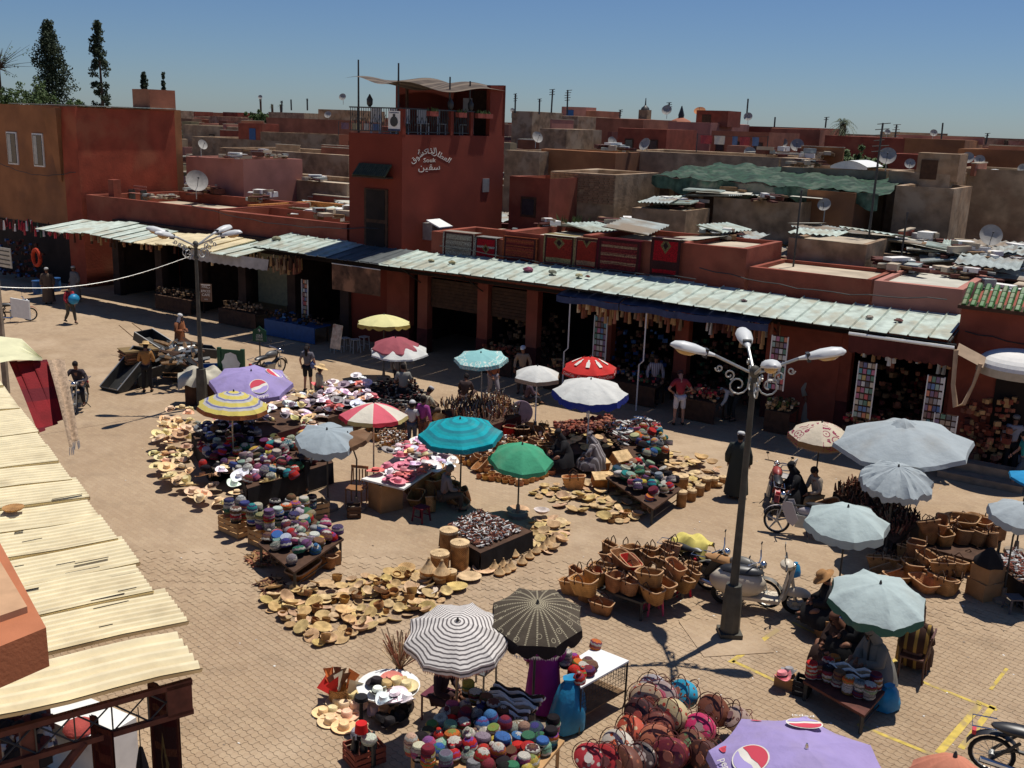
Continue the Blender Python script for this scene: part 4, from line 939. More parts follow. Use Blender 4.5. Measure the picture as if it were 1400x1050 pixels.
rugs = [(608, 650, 318, 352, ((.36, .33, .27), (.2, .17, .14), (.4, .36, .3), 30, 0), 'grey ribbed cloth strip hung at the foot of the tower'), (652, 680, 325, 356, ((.35, .01, .02), (.3, .01, .02), (.3, .3, .28), 5, .5), 'bright red hanging with grey crest beside ribbed strip'),
        (690, 735, 325, 358, ((.25, .05, .03), (.13, .02, .02), (.3, .08, .03), 12, 0), 'dark red banded rug near the tower'), (746, 786, 322, 364, ((.3, .035, .02), (.28, .03, .02), (.3, .25, .12), 3, .75), 'red rug with pale medallion over the parapet'), (789, 818, 326, 368, ((.34, .03, .02), (.3, .03, .02), (.35, .2, .12), 3, .9), 'bright red rug with fringed tan edges'),
        (819, 876, 328, 374, ((.2, .03, .03), (.34, .2, .12), (.1, .01, .02), 26, 0), 'maroon and tan striped blanket over the parapet'), (893, 929, 326, 378, ((.4, .012, .02), (.4, .012, .02), (.05, .02, .02), 2, .8), 'red prayer rug with dark arch beside barred window')]
for (x0, x1, y0, y1, mt, lb) in rugs:
    s0_, za = PL(x0, y0, 2.35); s1_, _ = PL(x1, y1, 2.35); zb = PL((x0 + x1) / 2, y1, 2.35)[1]
    za = PL((x0 + x1) / 2, y0, 2.35)[1]; w = s1_ - s0_; h_ = za - zb
    t_ = thing('rug', lb, 'rug', W((s0_ + s1_) / 2, 2.3, zb), ANG, 'rugs hung over the parapets')
    mb = MB(); mb.grid(lambda u, v: (-w / 2 + w * u, -.02 - .05 * math.sin(u * 9 + v * 3) * (1 - v * .6) - .03, h_ * v), 12, 8)
    mb.grid(lambda u, v: (-w / 2 + w * u, -.02 + .5 * v, h_ + .02), 6, 2)
    mb.build('pile', rugmat('rug_weave', mt[0], mt[1], mt[2], 0, mt[3], True, mt[4] or None), t_, True)
    fr_ = MB()
    for k in range(int(w / .05)): fr_.box((-w / 2 + .025 + k * .05, -.05, -.05), (.02, .012, .1))
    fr_.build('fringe', M['clothw'], t_)
# ------------------------------------------------------------------ street lamps
def scroll(mb, c, r, a0, turns, sgn, ax):
    pts = []
    for k in range(15):
        f = k / 14; a = a0 + sgn * turns * 2 * PI * f; rr_ = r * (1 - .72 * f); pts.append(Vector(c) + ax * math.cos(a) * rr_ + Vector((0, 0, 1)) * math.sin(a) * rr_)
    mb.tube(pts, .016, 5)
def lamp(base, H_, label, arms, rz, plinth=1.05, hl=.62):
    t_ = thing('street_lamp', label, 'street lamp', base, rz)
    mb = MB(); mb.prism([(-.21, -.21), (.21, -.21), (.21, .21), (-.21, .21)], 0, .1); mb.lathe([(.19, .1), (.18, plinth * .7), (.15, plinth)], n=8); mb.build('plinth', M['pole'], t_)
    MB().lathe([(.085, plinth), (.068, 2.5), (.05, H_ - .15)], n=10).build('pole', M['pole'], t_, True)
    mb = MB(); mb.sph((0, 0, H_ - .05), (.1, .1, .12), 10); mb.build('collar', M['pole'], t_, True); MB().lathe([(.07, H_ - .5), (.085, H_ - .45), (.07, H_ - .4)], n=8).build('collar_ring', M['pole'], t_, True)
    for a in arms:
        d = Vector((math.cos(R(a)), math.sin(R(a)), 0)); e = Vector((0, 0, H_ - .1)); tip = e + d * .74 + Vector((0, 0, .33))
        A = MB(); A.tube([e, tip], .028, 6)
        scroll(A, e + d * .28 + Vector((0, 0, -.2)), .2, PI * .9, 1.3, 1, d); scroll(A, e + d * .45 + Vector((0, 0, -.02)), .1, -PI * .6, 1.2, -1, d); scroll(A, e + d * .64 + Vector((0, 0, .1)), .07, 0, 1.2, -1, d)
        ao = A.build('arm', M['galv'] if plinth < 1.5 else M['pole'], t_)
        side_ = d.cross(Vector((0, 0, 1))); up_ = Vector((0, 0, 1)) + d * -.25; up_.normalize(); dd = (d + Vector((0, 0, .22))).normalized()
        Mx = Matrix(((dd.x, side_.x, up_.x, tip.x), (dd.y, side_.y, up_.y, tip.y), (dd.z, side_.z, up_.z, tip.z), (0, 0, 0, 1)))
        hh = MB(); n = 12; pr = [(.0, .035), (.12, .06), (.2, .1), (.4, .145), (.6, .15), (.75, .11), (.82, .03)]
        vs = []
        for x_, r_ in pr:
            for k in range(n):
                b2 = 2 * PI * k / n; vs.append((x_ * hl / .62, math.cos(b2) * r_ * 1.05, max(-.035, math.sin(b2) * r_ * .8)))
        hh.add(vs, [(j * n + k, j * n + (k + 1) % n, (j + 1) * n + (k + 1) % n, (j + 1) * n + k) for j in range(len(pr) - 1) for k in range(n)] + [tuple(range(n - 1, -1, -1)), tuple((len(pr) - 1) * n + k for k in range(n))], m=Mx)
        ho = hh.build('lamp_head', M['lampgrey'], t_, True)
        MB().sph((0, 0, 0), (.2, .11, .085), 10, m=Mx @ Matrix.Translation((.52 * hl / .62, 0, -.04))).build('lamp_bowl', M['amber'], ho, True)
        MB().box((.17, 0, .0), (.06, .16, .16), m=Mx).build('clamp', M['metal'], ho)
    return t_
L1 = G(997, 868); lamp(L1, 5.22, 'tall four headed street lamp with scrolled arms in front right of the square', (182, -5, 88, 268), 0)
pl_ = MB(); pl_.prism([(-.75, -.6), (.6, -.75), (.75, .6), (-.6, .75)], 0, .015); tag(pl_.build('footing_slab', M['paving'], None, False, (L1.x - .1, L1.y - .1, .002), .3), 'stone slab footing around the front street lamp', 'slab')
L2 = G(277, 557); lamp(L2, 5.35, 'slender street lamp beside the handcarts at left with a hanging sign', (178, -8, 60, 240), 0, 1.3)
# sign on the left lamp
sg = thing('sign', 'small brown shop sign strapped to the left street lamp', 'sign', (L2.x + .12, L2.y - .08, 3.55), R(-6))
MB().box((.18, 0, .25), (.36, .03, .56)).build('board', mat('brown_sign', (.14, .08, .05), var=.1), sg)
MB().box((.18, -.012, .5), (.3, .02, .03)).build('edge_band', WP, sg)
for j, (w_, z_, s_) in enumerate((('ﻣﻘﻬﻰ', .42, .12), ('EPICES', .27, .105), ('CAFE', .15, .115), ('>>>', .02, .07))):
    me = text(w_, s_, WP, 'lettering'); me.transform(Matrix.Translation((.18, -.02, z_)) @ Matrix.Rotation(PI / 2, 4, 'X')); put('lettering', me, sg)
# light cable from the left lamp to the left edge of the square
a, b2 = Vector((L2.x, L2.y, 5.0)), G(-60, 388, 4.6)
cbm = MB(); pts = [a.lerp(b2, f / 16) + Vector((0, 0, -.5 * math.sin(PI * f / 16))) for f in range(17)]; cbm.tube(pts, .008, 4)
cab = tag(cbm.build('light_string', M['galv']), 'string of small bulbs running from left lamp over the shops', 'string lights')
bmx = MB().sph((0, 0, -.02), .016, 6).mesh('bulb', M['tan'])
for k in range(2, 44):
    f = k / 44; put('bulb', bmx, cab, a.lerp(b2, f) + Vector((0, 0, -.5 * math.sin(PI * f))))
# green sign on a post
p = G(356, 502)
sg = thing('street_sign', 'green arched sign with white arrow on a thin post', 'sign', p, R(-4))
MB().tube([(0, 0, 0), (0, 0, 1.15)], .03).build('post', M['metal'], sg)
bd = MB(); poly = [(-.26, 1.0), (.26, 1.0), (.26, 1.4), (.2, 1.46), (.1, 1.5), (0, 1.6), (-.1, 1.5), (-.2, 1.46), (-.26, 1.4)]
bd.add([(x, -.02, z) for x, z in poly] + [(x, .02, z) for x, z in poly], [tuple(range(8, -1, -1))[::-1], tuple(range(17, 8, -1))] + [(i, (i + 1) % 9, 9 + (i + 1) % 9, 9 + i) for i in range(9)]); bd.build('board', M['green'], sg)
for w_, z_, s_ in (('↑', 1.37, .16), ('ﺳﻮﻕ', 1.24, .12), ('SOUK', 1.15, .1), ('EPICES', 1.05, .09)):
    me = text(w_, s_, WP, 'lettering'); me.transform(Matrix.Translation((0, -.03, z_)) @ Matrix.Rotation(PI / 2, 4, 'X')); put('lettering', me, sg)
# framed map board
p = G(318, 548)
sg = thing('notice_board', 'grey cusped arch notice panel in a dark green frame', 'notice board', p, R(-12))
for x in (-.42, .42): MB().box((x, 0, .9), (.12, .1, 1.8)).build('post', M['green'], sg)
MB().box((0, .01, 1.0), (.74, .05, 1.5)).build('backing', M['green'], sg)
pa = [(-.33, .2), (.33, .2), (.33, 1.0), (.38, 1.12), (.28, 1.22), (.22, 1.4), (0, 1.47), (-.22, 1.4), (-.28, 1.22), (-.38, 1.12), (-.33, 1.0)]
MB().add([(x * .9, -.03, z + .2) for x, z in pa], [tuple(range(len(pa)))]).build('panel', M['lampgrey'], sg)
# ------------------------------------------------------------------ near awning on the left
AO = G(279, 917, 3.6); AD = Vector((.571, -.821, 0)); BD = Vector((-.821, -.571, 0)); AA = math.atan2(AD.y, AD.x)
def AW(a, b2, z=3.6): return AO + AD * a + BD * b2 + Vector((0, 0, z - 3.6))
aw = thing('stall_awning', 'cream corrugated sheet awning on red steel trusses in the near left corner', 'awning', AW(0, 0, 0), AA)
def corr(w, l, amp, n, off=0):
    mb = MB(); N_ = n * 6
    def f(u, v, dz=0): return (-w * u, -l * v, amp * math.cos(u * n * 2 * PI) + .1 * v + dz + (.02 * math.sin(v * 7 + off)))
    mb.grid(lambda u, v: f(u, v), N_, 5); mb.grid(lambda u, v: f(1 - u, v, -.012), N_, 5)
    return mb.mesh('corrugated_sheet', M['cream'], 'all')
put('corrugated_sheet', corr(.92, 2.2, .045, 5), aw, (-.02, .0, 3.58))
a_ = -1.15
for k in range(15):
    w = .98; me = corr(w, 3.6 + rnd(0, .4), .034, 8, k)
    put('corrugated_sheet', me, aw, (a_, .22 + rnd(-.05, .05) - (.12 if k else 0), 3.57 + .012 * (k % 2) + rnd(0, .01)), Euler((rnd(-.008, .008), rnd(-.008, .008), rnd(-.012, .012)))); a_ -= .93
# truss: two chords with crossed rods, columns
tr = MB(); tr.box((-.12, -1.4, 3.45), (.06, 2.6, .06)); tr.box((-.12, -1.4, 3.1), (.06, 2.6, .06)); tr.box((-.12, -.24, 3.28), (.06, .26, .36)); tr.build('truss_chord', M['rust'], aw)
tr = MB()
for k in range(7):
    y = -.2 - k * .36
    tr.tube([(-.12, y, 3.12), (-.12, y - .36, 3.44)], .01, 4); tr.tube([(-.12, y, 3.44), (-.12, y - .36, 3.12)], .01, 4); tr.tube([(-.12, y, 3.12), (-.12, y, 3.44)], .01, 4)
tr.build('truss_web', M['metal'], aw)
for a2, b3 in ((-.2, -1.7), (-1.4, -1.9), (-5, -1.9), (-9, -2), (-13, -2)):
    MB().box((a2, b3, 1.7), (.14, .14, 3.4)).build('post', M['rust'], aw)
MB().tube([(-.12, -1.2, 3.1), (-.1, -2.6, 1.6)], .05).build('brace', M['rust'], aw)
for k in (-2.6, -5.6, -8.6, -11.6): MB().box((k, -1.5, 3.45), (.08, 2.7, .1)).build('rafter', M['rust'], aw)
# slits and lifted edges in the old sheets
for k in range(34):
    a2, b3 = rnd(-13, -.6), rnd(.3, 3.0)
    MB().box((0, 0, 0), (.018, rnd(.1, .45), .004)).build('crack', M['dark'], aw, False, (a2, -b3 + .2, 3.57 + .034 + .1 * (b3 / 3.8) + .012), rnd(-.06, .06))
# things lying on or hanging from it
o = MB().lathe([(.02, .0), (.13, .0), (.15, .03), (.1, .035), (.02, .03)], n=16).build('woven_mat', M['weave'], None, False, AW(-5.6, .95, 3.68)); tag(o, 'round woven mat lying on the cream awning', 'mat')
o = MB().sph((0, 0, 0), (.1, .06, .04), 8).build('stone', M['concrete'], None, False, AW(-5.75, 1.2, 3.7)); tag(o, 'grey stone lying beside the round mat on awning', 'stone')
for (x, y, z_, w, h_, rz, mt, lb) in [(220, 940, 3.05, .42, 1.9, AA + .5, ((.035, .02, .022), (.05, .01, .012), (.12, .05, .03), 9, 0), 'dark maroon rug hanging from the truss hook'), (135, 990, 3.2, .45, 2.2, AA + .2, ((.08, .012, .015), (.05, .01, .01), (.1, .03, .02), 9, 0), 'narrow dark red rug hung on the inner awning post')]:
    p = G(x, y, z_); t_ = thing('rug', lb, 'rug', (p.x, p.y, p.z - h_), rz, 'rugs hung under the near awning')
    MB().grid(lambda u, v: (-w / 2 + w * u, .03 * math.sin(u * 8), h_ * v), 8, 6).build('pile', rugmat('hanging_rug', *mt[:3], 0, mt[3], True, .5), t_, True)
    MB().grid(lambda u, v: (-w / 2 + w * u, .02 + .03 * math.sin(u * 8), h_ * v), 8, 6).build('backing', M['maroon'], t_, True)
p = G(190, 990, 3.0); t_ = thing('scarf', 'black cone shaped scarf hanging on a thin wire from the truss', 'scarf', (p.x, p.y, 1.6), 0)
MB().tube([(0, 0, 1.1), (0, 0, 1.6)], .006, 4).build('wire', M['metal'], t_)
MB().lathe([(.16, 0), (.12, .4), (.06, .9), (.02, 1.12)], n=12, fn=lambda a, z: 1 + .25 * math.sin(a * 5)).build('cloth', M['clothb'], t_, True)
# cream cloth roof beyond with the red blanket and fringed blanket over its end
sp_ = [G(0, 455, 3.7), G(28, 462, 3.7), G(58, 492, 3.6), G(80, 540, 3.5)]
cl = MB()
pA, pB = G(-60, 440, 3.9), G(-60, 505, 3.9)
top_ = [G(-40, 458, 3.9), G(30, 466, 3.75), G(58, 493, 3.6)]
bot_ = [G(-40, 505, 3.75), G(20, 493, 3.7), G(58, 494, 3.6)]
def cr_(u, v):
    k = min(1, int(u * 2)); f = u * 2 - k; a = top_[k].lerp(top_[k + 1], f); b3 = bot_[k].lerp(bot_[k + 1], f); q = a.lerp(b3, v); q.z += .03 * math.sin(v * 30) + .05; return q
cl.grid(cr_, 10, 12); tag(cl.build('cloth_roof', mat('pale_green_canvas', (.62, .6, .38), var=.12, scale=2, bump=.3, bscale=6, dirt=.2), None, True), 'pale greenish canvas roof of the stall at the left edge', 'canvas roof')
A0, B0, C0_, D0 = G(12, 494, 3.6), G(59, 492, 3.6), G(90, 572, 2.45), G(52, 592, 2.3)
t_ = thing('rug', 'deep red fringed blanket draped over the left stall end', 'rug', (0, 0, 0))
def rg(u, v): q = A0.lerp(B0, u).lerp(D0.lerp(C0_, u), v); q += Vector((.06 * math.sin(u * 14), .06 * math.sin(u * 14), .05 * math.sin(v * PI))); return q
MB().grid(rg, 18, 10).build('pile', mat('red_blanket', (.2, .008, .012), var=.25, scale=2, bump=.5, bscale=20, wave=(9, 2, (.12, .006, .012))), t_, True)
E0, F0 = G(107, 600, 2.2), G(95, 612, 2.1)
t_ = thing('rug', 'tan fringed blanket hanging beside the deep red one', 'rug', (0, 0, 0))
def rg2(u, v): q = (B0 + Vector((.1, 0, 0))).lerp(B0 + Vector((.42, .15, 0)), u).lerp(F0.lerp(E0, u), v); q += Vector((.05 * math.sin(u * 9), -.05 * math.sin(u * 9), .12 * math.sin(v * PI))); return q
MB().grid(rg2, 10, 12).build('pile', mat('tan_blanket', (.42, .3, .2), var=.35, scale=16, bump=.6, bscale=40), t_, True)
fr_ = MB()
for k in range(14): q = rg2(k / 13, 1); fr_.tube([q, q + Vector((rnd(-.03, .03), 0, -.18))], .01, 3)
fr_.build('fringe', M['clothw'], t_)
o = MB().box((0, 0, 0), (.06, 1.1, .75)).build('white_panel', M['white'], None, False, G(28, 422, 1.6), R(62)); tag(o, 'white slanting panel beside the left stalls', 'panel')
o = MB().box((0, 0, 1.9), (.16, .16, 3.8)).build('stall_post', M['concrete'], None, False, G(3, 470, 1.7).xy.to_3d()); tag(o, 'thick plastered post at the left picture edge', 'post')
# terrace parapet corner just below the camera
pp = [G(-60, 720, 5.2), G(0, 742, 5.2), G(63, 858, 5.2), G(-40, 900, 5.2), G(-160, 900, 5.2)]
mb = MB(); mb.prism([(q.x, q.y) for q in pp], 4.85, 5.2); par = mb.build('parapet', mat('orange_parapet', (.42, .15, .07), var=.12, scale=2, bump=.2, dirt=.15)); tag(par, 'orange plastered parapet corner at the near left edge', 'parapet')
ins = [G(-70, 752, 5.2), G(-6, 764, 5.2), G(38, 838, 5.2), G(-60, 872, 5.2)]
mb = MB(); mb.prism([(q.x, q.y) for q in ins], 5.0, 5.26); tag(mb.build('coping', mat('tan_coping', (.5, .3, .17), var=.12), par), None)
# ------------------------------------------------------------------ umbrellas
def umbmat(name, kind, *c, trans=.12):
    """cloth of a parasol; UV: x = position round the panels, y = distance from the hub (0..1)"""
    m, t, b = sh(name); uv = nd(t, 'ShaderNodeTexCoord').outputs['UV']; sp = nd(t, 'ShaderNodeSeparateXYZ'); t.links.new(uv, sp.inputs[0])
    U, V = sp.outputs[0], sp.outputs[1]; ob = nd(t, 'ShaderNodeTexCoord').outputs['Object']
    wob = mth(t, 'MULTIPLY', mth(t, 'SUBTRACT', noise(t, 2.2, ob, 2), .5), .06)
    if kind == 'plain': col = mixc(t, ramp(t, noise(t, 3, ob, 5), .3, .7), [x * .88 for x in c[0]], c[0])
    elif kind == 'alt': col = mixc(t, ramp(t, mth(t, 'PINGPONG', U, 1.0), .49, .51) if False else mth(t, 'GREATER_THAN', mth(t, 'FRACT', mth(t, 'MULTIPLY', U, .5)), .5), c[0], c[1])
    elif kind == 'rings':
        f = mth(t, 'FRACT', mth(t, 'MULTIPLY', mth(t, 'ADD', V, wob), c[0])); col = mixc(t, ramp(t, f, .47, .53), c[1], c[2])
        if len(c) > 3: col = mixc(t, ramp(t, mth(t, 'FRACT', mth(t, 'ADD', mth(t, 'MULTIPLY', mth(t, 'ADD', V, wob), c[0]), .25)), (.62 if c[0] > 9 else .8), (.66 if c[0] > 9 else .84)), col, c[3])
    elif kind == 'bands':                        # several tones of one colour, across the panels
        f = mth(t, 'FRACT', mth(t, 'MULTIPLY', V, c[0])); col = mixc(t, ramp(t, f, .3, .34), c[1], c[2]); col = mixc(t, ramp(t, f, .66, .7), col, c[3])
    elif kind == 'floral':
        vo = nd(t, 'ShaderNodeTexVoronoi', i_Scale=float(c[2])); t.links.new(ob, vo.inputs[0]); vo.feature = 'F1'
        w = mth(t, 'SINE', mth(t, 'MULTIPLY', vo.outputs[0], 18)); w = ramp(t, w, .5, .6)
        lim = ramp(t, V, c[3], c[3] + .03)
        if c[4]: lim = mth(t, 'MULTIPLY', mth(t, 'GREATER_THAN', mth(t, 'FRACT', mth(t, 'MULTIPLY', U, .5)), .5), 1.0)
        col = mixc(t, mth(t, 'MULTIPLY', w, lim), c[0], c[1])
    elif kind == 'beads':                        # strings of small dots running from the hub to the rim
        fu = mth(t, 'ABSOLUTE', mth(t, 'SUBTRACT', mth(t, 'FRACT', mth(t, 'MULTIPLY', U, c[2])), .5)); fv = mth(t, 'ABSOLUTE', mth(t, 'SUBTRACT', mth(t, 'FRACT', mth(t, 'MULTIPLY', V, 26)), .5))
        d = mth(t, 'MULTIPLY', mth(t, 'LESS_THAN', mth(t, 'MULTIPLY', fu, V), .07), mth(t, 'LESS_THAN', fv, .28)); col = mixc(t, d, c[0], c[1])
        vo = nd(t, 'ShaderNodeTexVoronoi', i_Scale=6.0); t.links.new(ob, vo.inputs[0]); r_ = ramp(t, mth(t, 'SINE', mth(t, 'MULTIPLY', vo.outputs[0], 30)), .75, .85)
        col = mixc(t, mth(t, 'MULTIPLY', mth(t, 'MULTIPLY', r_, ramp(t, V, .66, .7)), mth(t, 'LESS_THAN', vo.outputs[0], .3)), col, c[1])
    sm = mixc(t, mth(t, 'MULTIPLY', ramp(t, noise(t, 1.3, ob, 7), .55, .8), .35), col, (.3, .24, .17))
    t.links.new(sm, b.inputs['Base Color']); b.inputs['Roughness'].default_value = .85; b.inputs['Specular IOR Level'].default_value = .15
    tr = nd(t, 'ShaderNodeBsdfTranslucent'); t.links.new(sm, tr.inputs[0]); mx = nd(t, 'ShaderNodeMixShader', i_0=trans); t.links.new(b.outputs[0], mx.inputs[1]); t.links.new(tr.outputs[0], mx.inputs[2]); t.links.new(mx.outputs[0], t.nodes['Material Output'].inputs[0])
    bn = nd(t, 'ShaderNodeBump', i_Strength=.5, i_Distance=.05); t.links.new(noise(t, 5, ob, 5), bn.inputs['Height']); t.links.new(bn.outputs[0], b.inputs['Normal'])
    return m
UMB = []
def parasol(x, y, wpx, label, m_, zt=2.35, n=8, rise=.3, tilt=0, tdir=0, val=.14, scal=0, valm=None, fringe=None, crumple=.006, pole='metal', name='parasol', rz=None, foot=True, cap='metal', inner=None, skirt=False):
    """x, y: photo pixel of the crown's middle (hub); wpx its width there"""
    c = G(x, y, zt); d = proj(c)[2]; r = wpx / 2 * d / FPX; rise *= r
    rz = rnd(0, 1) if rz is None else rz
    t_ = thing(name, label, 'umbrella', (c.x, c.y, 0), 0)
    T = Matrix.Translation((0, 0, zt - rise)) @ Matrix.Rotation(R(tdir), 4, 'Z') @ Matrix.Rotation(R(tilt), 4, 'X') @ Matrix.Rotation(-R(tdir) + rz, 4, 'Z')
    sub, rad = 8, 9; seed = x * .37
    def P(u, v, off=0.0):
        a = u * 2 * PI / n; k = int(u) % n; f = u - int(u); ap = math.cos(PI / n)
        poly = ap / math.cos((f - .5) * 2 * PI / n)              # straight rim between the rib tips
        sag = math.sin(f * PI)
        rr_ = r * v * (1 - (1 - poly) * v) * (1 - .035 * sag * v)
        z = rise * (1 - v ** 1.55) - sag * v * .028 * r
        if crumple:
            z += crumple * r * v * (math.sin(u * 9 + seed) * .6 + math.sin(u * 21 + v * 7 + seed) * .4); rr_ *= 1 + crumple * .7 * math.sin(u * 5.3 + seed) * v
        return Vector((rr_ * math.cos(a), rr_ * math.sin(a), z + off))
    mb = MB(); NU = n * sub; uvs = []
    for j in range(rad + 1):
        for i in range(NU + 1): mb.v.append(T @ P(i / sub, max(.012, j / rad))); uvs.append((i / sub, j / rad))
    w_ = NU + 1
    for j in range(rad):
        for i in range(NU): mb.f.append((j * w_ + i, j * w_ + i + 1, (j + 1) * w_ + i + 1, (j + 1) * w_ + i)); mb.k.append(0)
    me = mb.mesh('cloth', m_ if isinstance(m_, list) else [m_], True)
    ul = me.uv_layers.new(name='UVMap'); li = [0] * len(me.loops); me.loops.foreach_get('vertex_index', li)
    ul.data.foreach_set('uv', [q for i in li for q in uvs[i]])
    cl = put('cloth', me, t_)
    if val:
        vb = MB(); vuv = []; H_ = 3
        for j in range(H_ + 1):
            for i in range(NU + 1):
                f = (i / sub) % 1.0; dr = val * (j / H_)
                q = P(i / sub, 1.0)
                q.z -= dr * (1 - scal * .45 + scal * .75 * abs(math.sin(f * PI * 2))); q.x *= 1 + .02 * j / H_; q.y *= 1 + .02 * j / H_
                vb.v.append(T @ q); vuv.append((i / sub, 1.0 + j / H_ * .1))
        for j in range(H_):
            for i in range(NU): vb.f.append((j * w_ + i, j * w_ + i + 1, (j + 1) * w_ + i + 1, (j + 1) * w_ + i)); vb.k.append(0)
        me2 = vb.mesh('valance', valm or m_, True); ul = me2.uv_layers.new(name='UVMap'); li = [0] * len(me2.loops); me2.loops.foreach_get('vertex_index', li); ul.data.foreach_set('uv', [q for i in li for q in vuv[i]])
        put('valance', me2, t_)
    if fringe:
        fb = MB()
        for i in range(n * 22):
            q = P(i / 22, 1.0); q.z -= val; e = q + Vector((rnd(-.01, .01), rnd(-.01, .01), -.07)); q, e = T @ q, T @ e
            sd = Vector((-q.y, q.x, 0)).normalized() * .012; fb.add([q - sd, q + sd, e], [(0, 1, 2)])
        tag(fb.build('fringe', fringe, t_), kind='stuff')
    hub = T @ Vector((0, 0, rise)); ft = Vector((0, 0, 0))
    for i in range(n):
        rb = MB(); rb.tube([T @ P(i, .03, -.02), T @ P(i, .5, -.02), T @ P(i, 1.0, -.012)], .009 if r > 1 else .007, 4); rb.build('rib', M['galv'], t_)
        st = MB(); st.tube([T @ Vector((0, 0, rise - .45 * r)), T @ P(i, .5, -.03)], .006, 4); st.build('stretcher', M['galv'], t_)
    ax = (T @ Vector((0, 0, rise)) - T @ Vector((0, 0, 0))).normalized()
    k_ = hub - ax * min(1.1, .75 * r + .3)
    MB().tube([(k_.x * .9, k_.y * .9, 0) if foot else k_, k_, hub + ax * .03], [.022, .02, .016], 8).build('pole', M[pole], t_, True)
    MB().lathe([(.025, 0), (.022, .025), (.01, .06)], n=8, m=Matrix.Translation(hub)).build('finial', M[cap], t_, True)
    if foot:
        MB().lathe([(.26, 0), (.25, .08), (.06, .1), (.045, .3)], n=12).build('base', M['concrete'], t_, loc=(k_.x * .9, k_.y * .9, 0))
    t_['_r'] = r; UMB.append(t_)
    return t_, T, P, r
PURP = (.37, .3, .57)
def logo_on(t_, T, P, n, u, v, s, rz=0.0):
    # round cola emblem: white disc, red upper half, white wave, coloured lower part; lies on the cloth
    c = T @ P(u, v, .012); e1_ = (T @ P(u + .15, v) - T @ P(u - .15, v)).normalized(); e2_ = (T @ P(u, v - .08) - T @ P(u, v + .08)).normalized(); nn = e1_.cross(e2_).normalized()
    if nn.z < 0: nn = -nn; e1_ = -e1_
    q = Matrix.Rotation(rz, 4, nn); e1_, e2_ = q.to_3x3() @ e1_, q.to_3x3() @ e2_
    def flat(pts, h_, m_, nm):
        a = MB(); a.add([c + e1_ * x * s + e2_ * y * s + nn * (h_ + .006) for x, y in pts], [tuple(range(len(pts)))]); a.build(nm, m_, t_)
    C = lambda a0, a1, r_=.92, k=18: [(math.cos(a0 + (a1 - a0) * i / k) * r_, math.sin(a0 + (a1 - a0) * i / k) * r_) for i in range(k + 1)]
    flat(C(0, 2 * PI * .98, 1.0, 28), 0, WP, 'logo_disc')
    flat(C(.35, PI + .15) + [(-.5, -.0), (0, .05), (.45, .25)], .004, mat('logo_red', (.55, .06, .09), var=.03), 'logo_top')
    flat(C(PI + .5, 2 * PI - .05) + [(.45, -.1), (0, -.35), (-.4, -.45)], .004, mat('logo_lilac', PURP, var=.03), 'logo_bottom')
    me = text('pepsi', .62 * s, WP, 'lettering', .001); me.transform(Matrix(((e1_.x, e2_.x, nn.x, 0), (e1_.y, e2_.y, nn.y, 0), (e1_.z, e2_.z, nn.z, 0), (0, 0, 0, 1))))
    me.transform(Matrix.Translation(c - e2_ * s * 1.55 + nn * .01)); put('lettering', me, t_)
UM = dict(
    purple=umbmat('lilac_parasol_cloth', 'plain', PURP), yb=umbmat('yellow_blue_ring_cloth', 'rings', 3.5, (.6, .5, .13), (.5, .48, .46), (.16, .17, .35)), yel=umbmat('pale_yellow_cloth', 'plain', (.75, .7, .34)),
    mar=umbmat('faded_maroon_cloth', 'plain', (.38, .1, .12)), wht=umbmat('white_parasol_cloth', 'plain', (.68, .68, .64)), pk=umbmat('pink_white_cloth', 'alt', (.68, .13, .17), (.68, .63, .52)),
    gry=umbmat('blue_grey_cloth', 'plain', (.36, .42, .45)), teal=umbmat('teal_band_cloth', 'bands', 3.6, (.015, .3, .34), (.01, .36, .42), (.02, .22, .27)), grn=umbmat('jade_cloth', 'plain', (.07, .36, .2)),
    tur=umbmat('turquoise_floral_cloth', 'floral', (.25, .5, .5), (.62, .68, .62), 5, .62, 0), red=umbmat('red_parasol_cloth', 'plain', (.62, .04, .035)), orn=umbmat('ornate_cloth', 'floral', (.6, .52, .4), (.28, .05, .09), 4.5, .0, 1),
    lg=umbmat('large_grey_cloth', 'plain', (.4, .45, .47)), pale=umbmat('pale_blue_grey_cloth', 'plain', (.46, .55, .54)), bw=umbmat('striped_cloth', 'rings', 12, (.7, .66, .62), (.7, .66, .62), (.13, .115, .115)), brn=umbmat('beaded_brown_cloth', 'beads', (.085, .068, .05), (.4, .35, .24), 3.0),
    sky=umbmat('sky_blue_cloth', 'plain', (.03, .28, .55)), sal=umbmat('salmon_cloth', 'plain', (.62, .24, .15)), tan=umbmat('brown_cloth', 'plain', (.2, .11, .06)), nav=umbmat('navy_lining', 'plain', (.03, .05, .3)), blk=umbmat('black_valance', 'plain', (.02, .017, .02)))
a = parasol(343, 506, 112, 'faded lilac cola parasol leaning beside the left street lamp', UM['purple'], 2.3, 8, .3, 12, 20, .12); 
for u, v in ((5.5, .62), (7.5, .62)): logo_on(a[0], a[1], a[2], 8, u, v, .26)
parasol(318, 535, 96, 'yellow and blue ringed parasol over the straw hats', UM['yb'], 2.2, 12, .42, 4, 90, .12, valm=umbmat('orange_valance', 'plain', (.4, .14, .05)), pole='straw')
parasol(525, 430, 76, 'pale yellow parasol with wavy frilled edge before the shade', UM['yel'], 2.4, 8, .3, -3, 0, .13, .8, valm=umbmat('ochre_frill', 'plain', (.45, .32, .08)))
parasol(546, 466, 82, 'white lower half of the doubled maroon parasol', UM['wht'], 2.3, 8, .36, 4, 0, .05)
parasol(541, 461, 66, 'faded maroon parasol piped in black set over a white one', UM['mar'], 2.42, 8, .38, 8, 0, .04, foot=False)
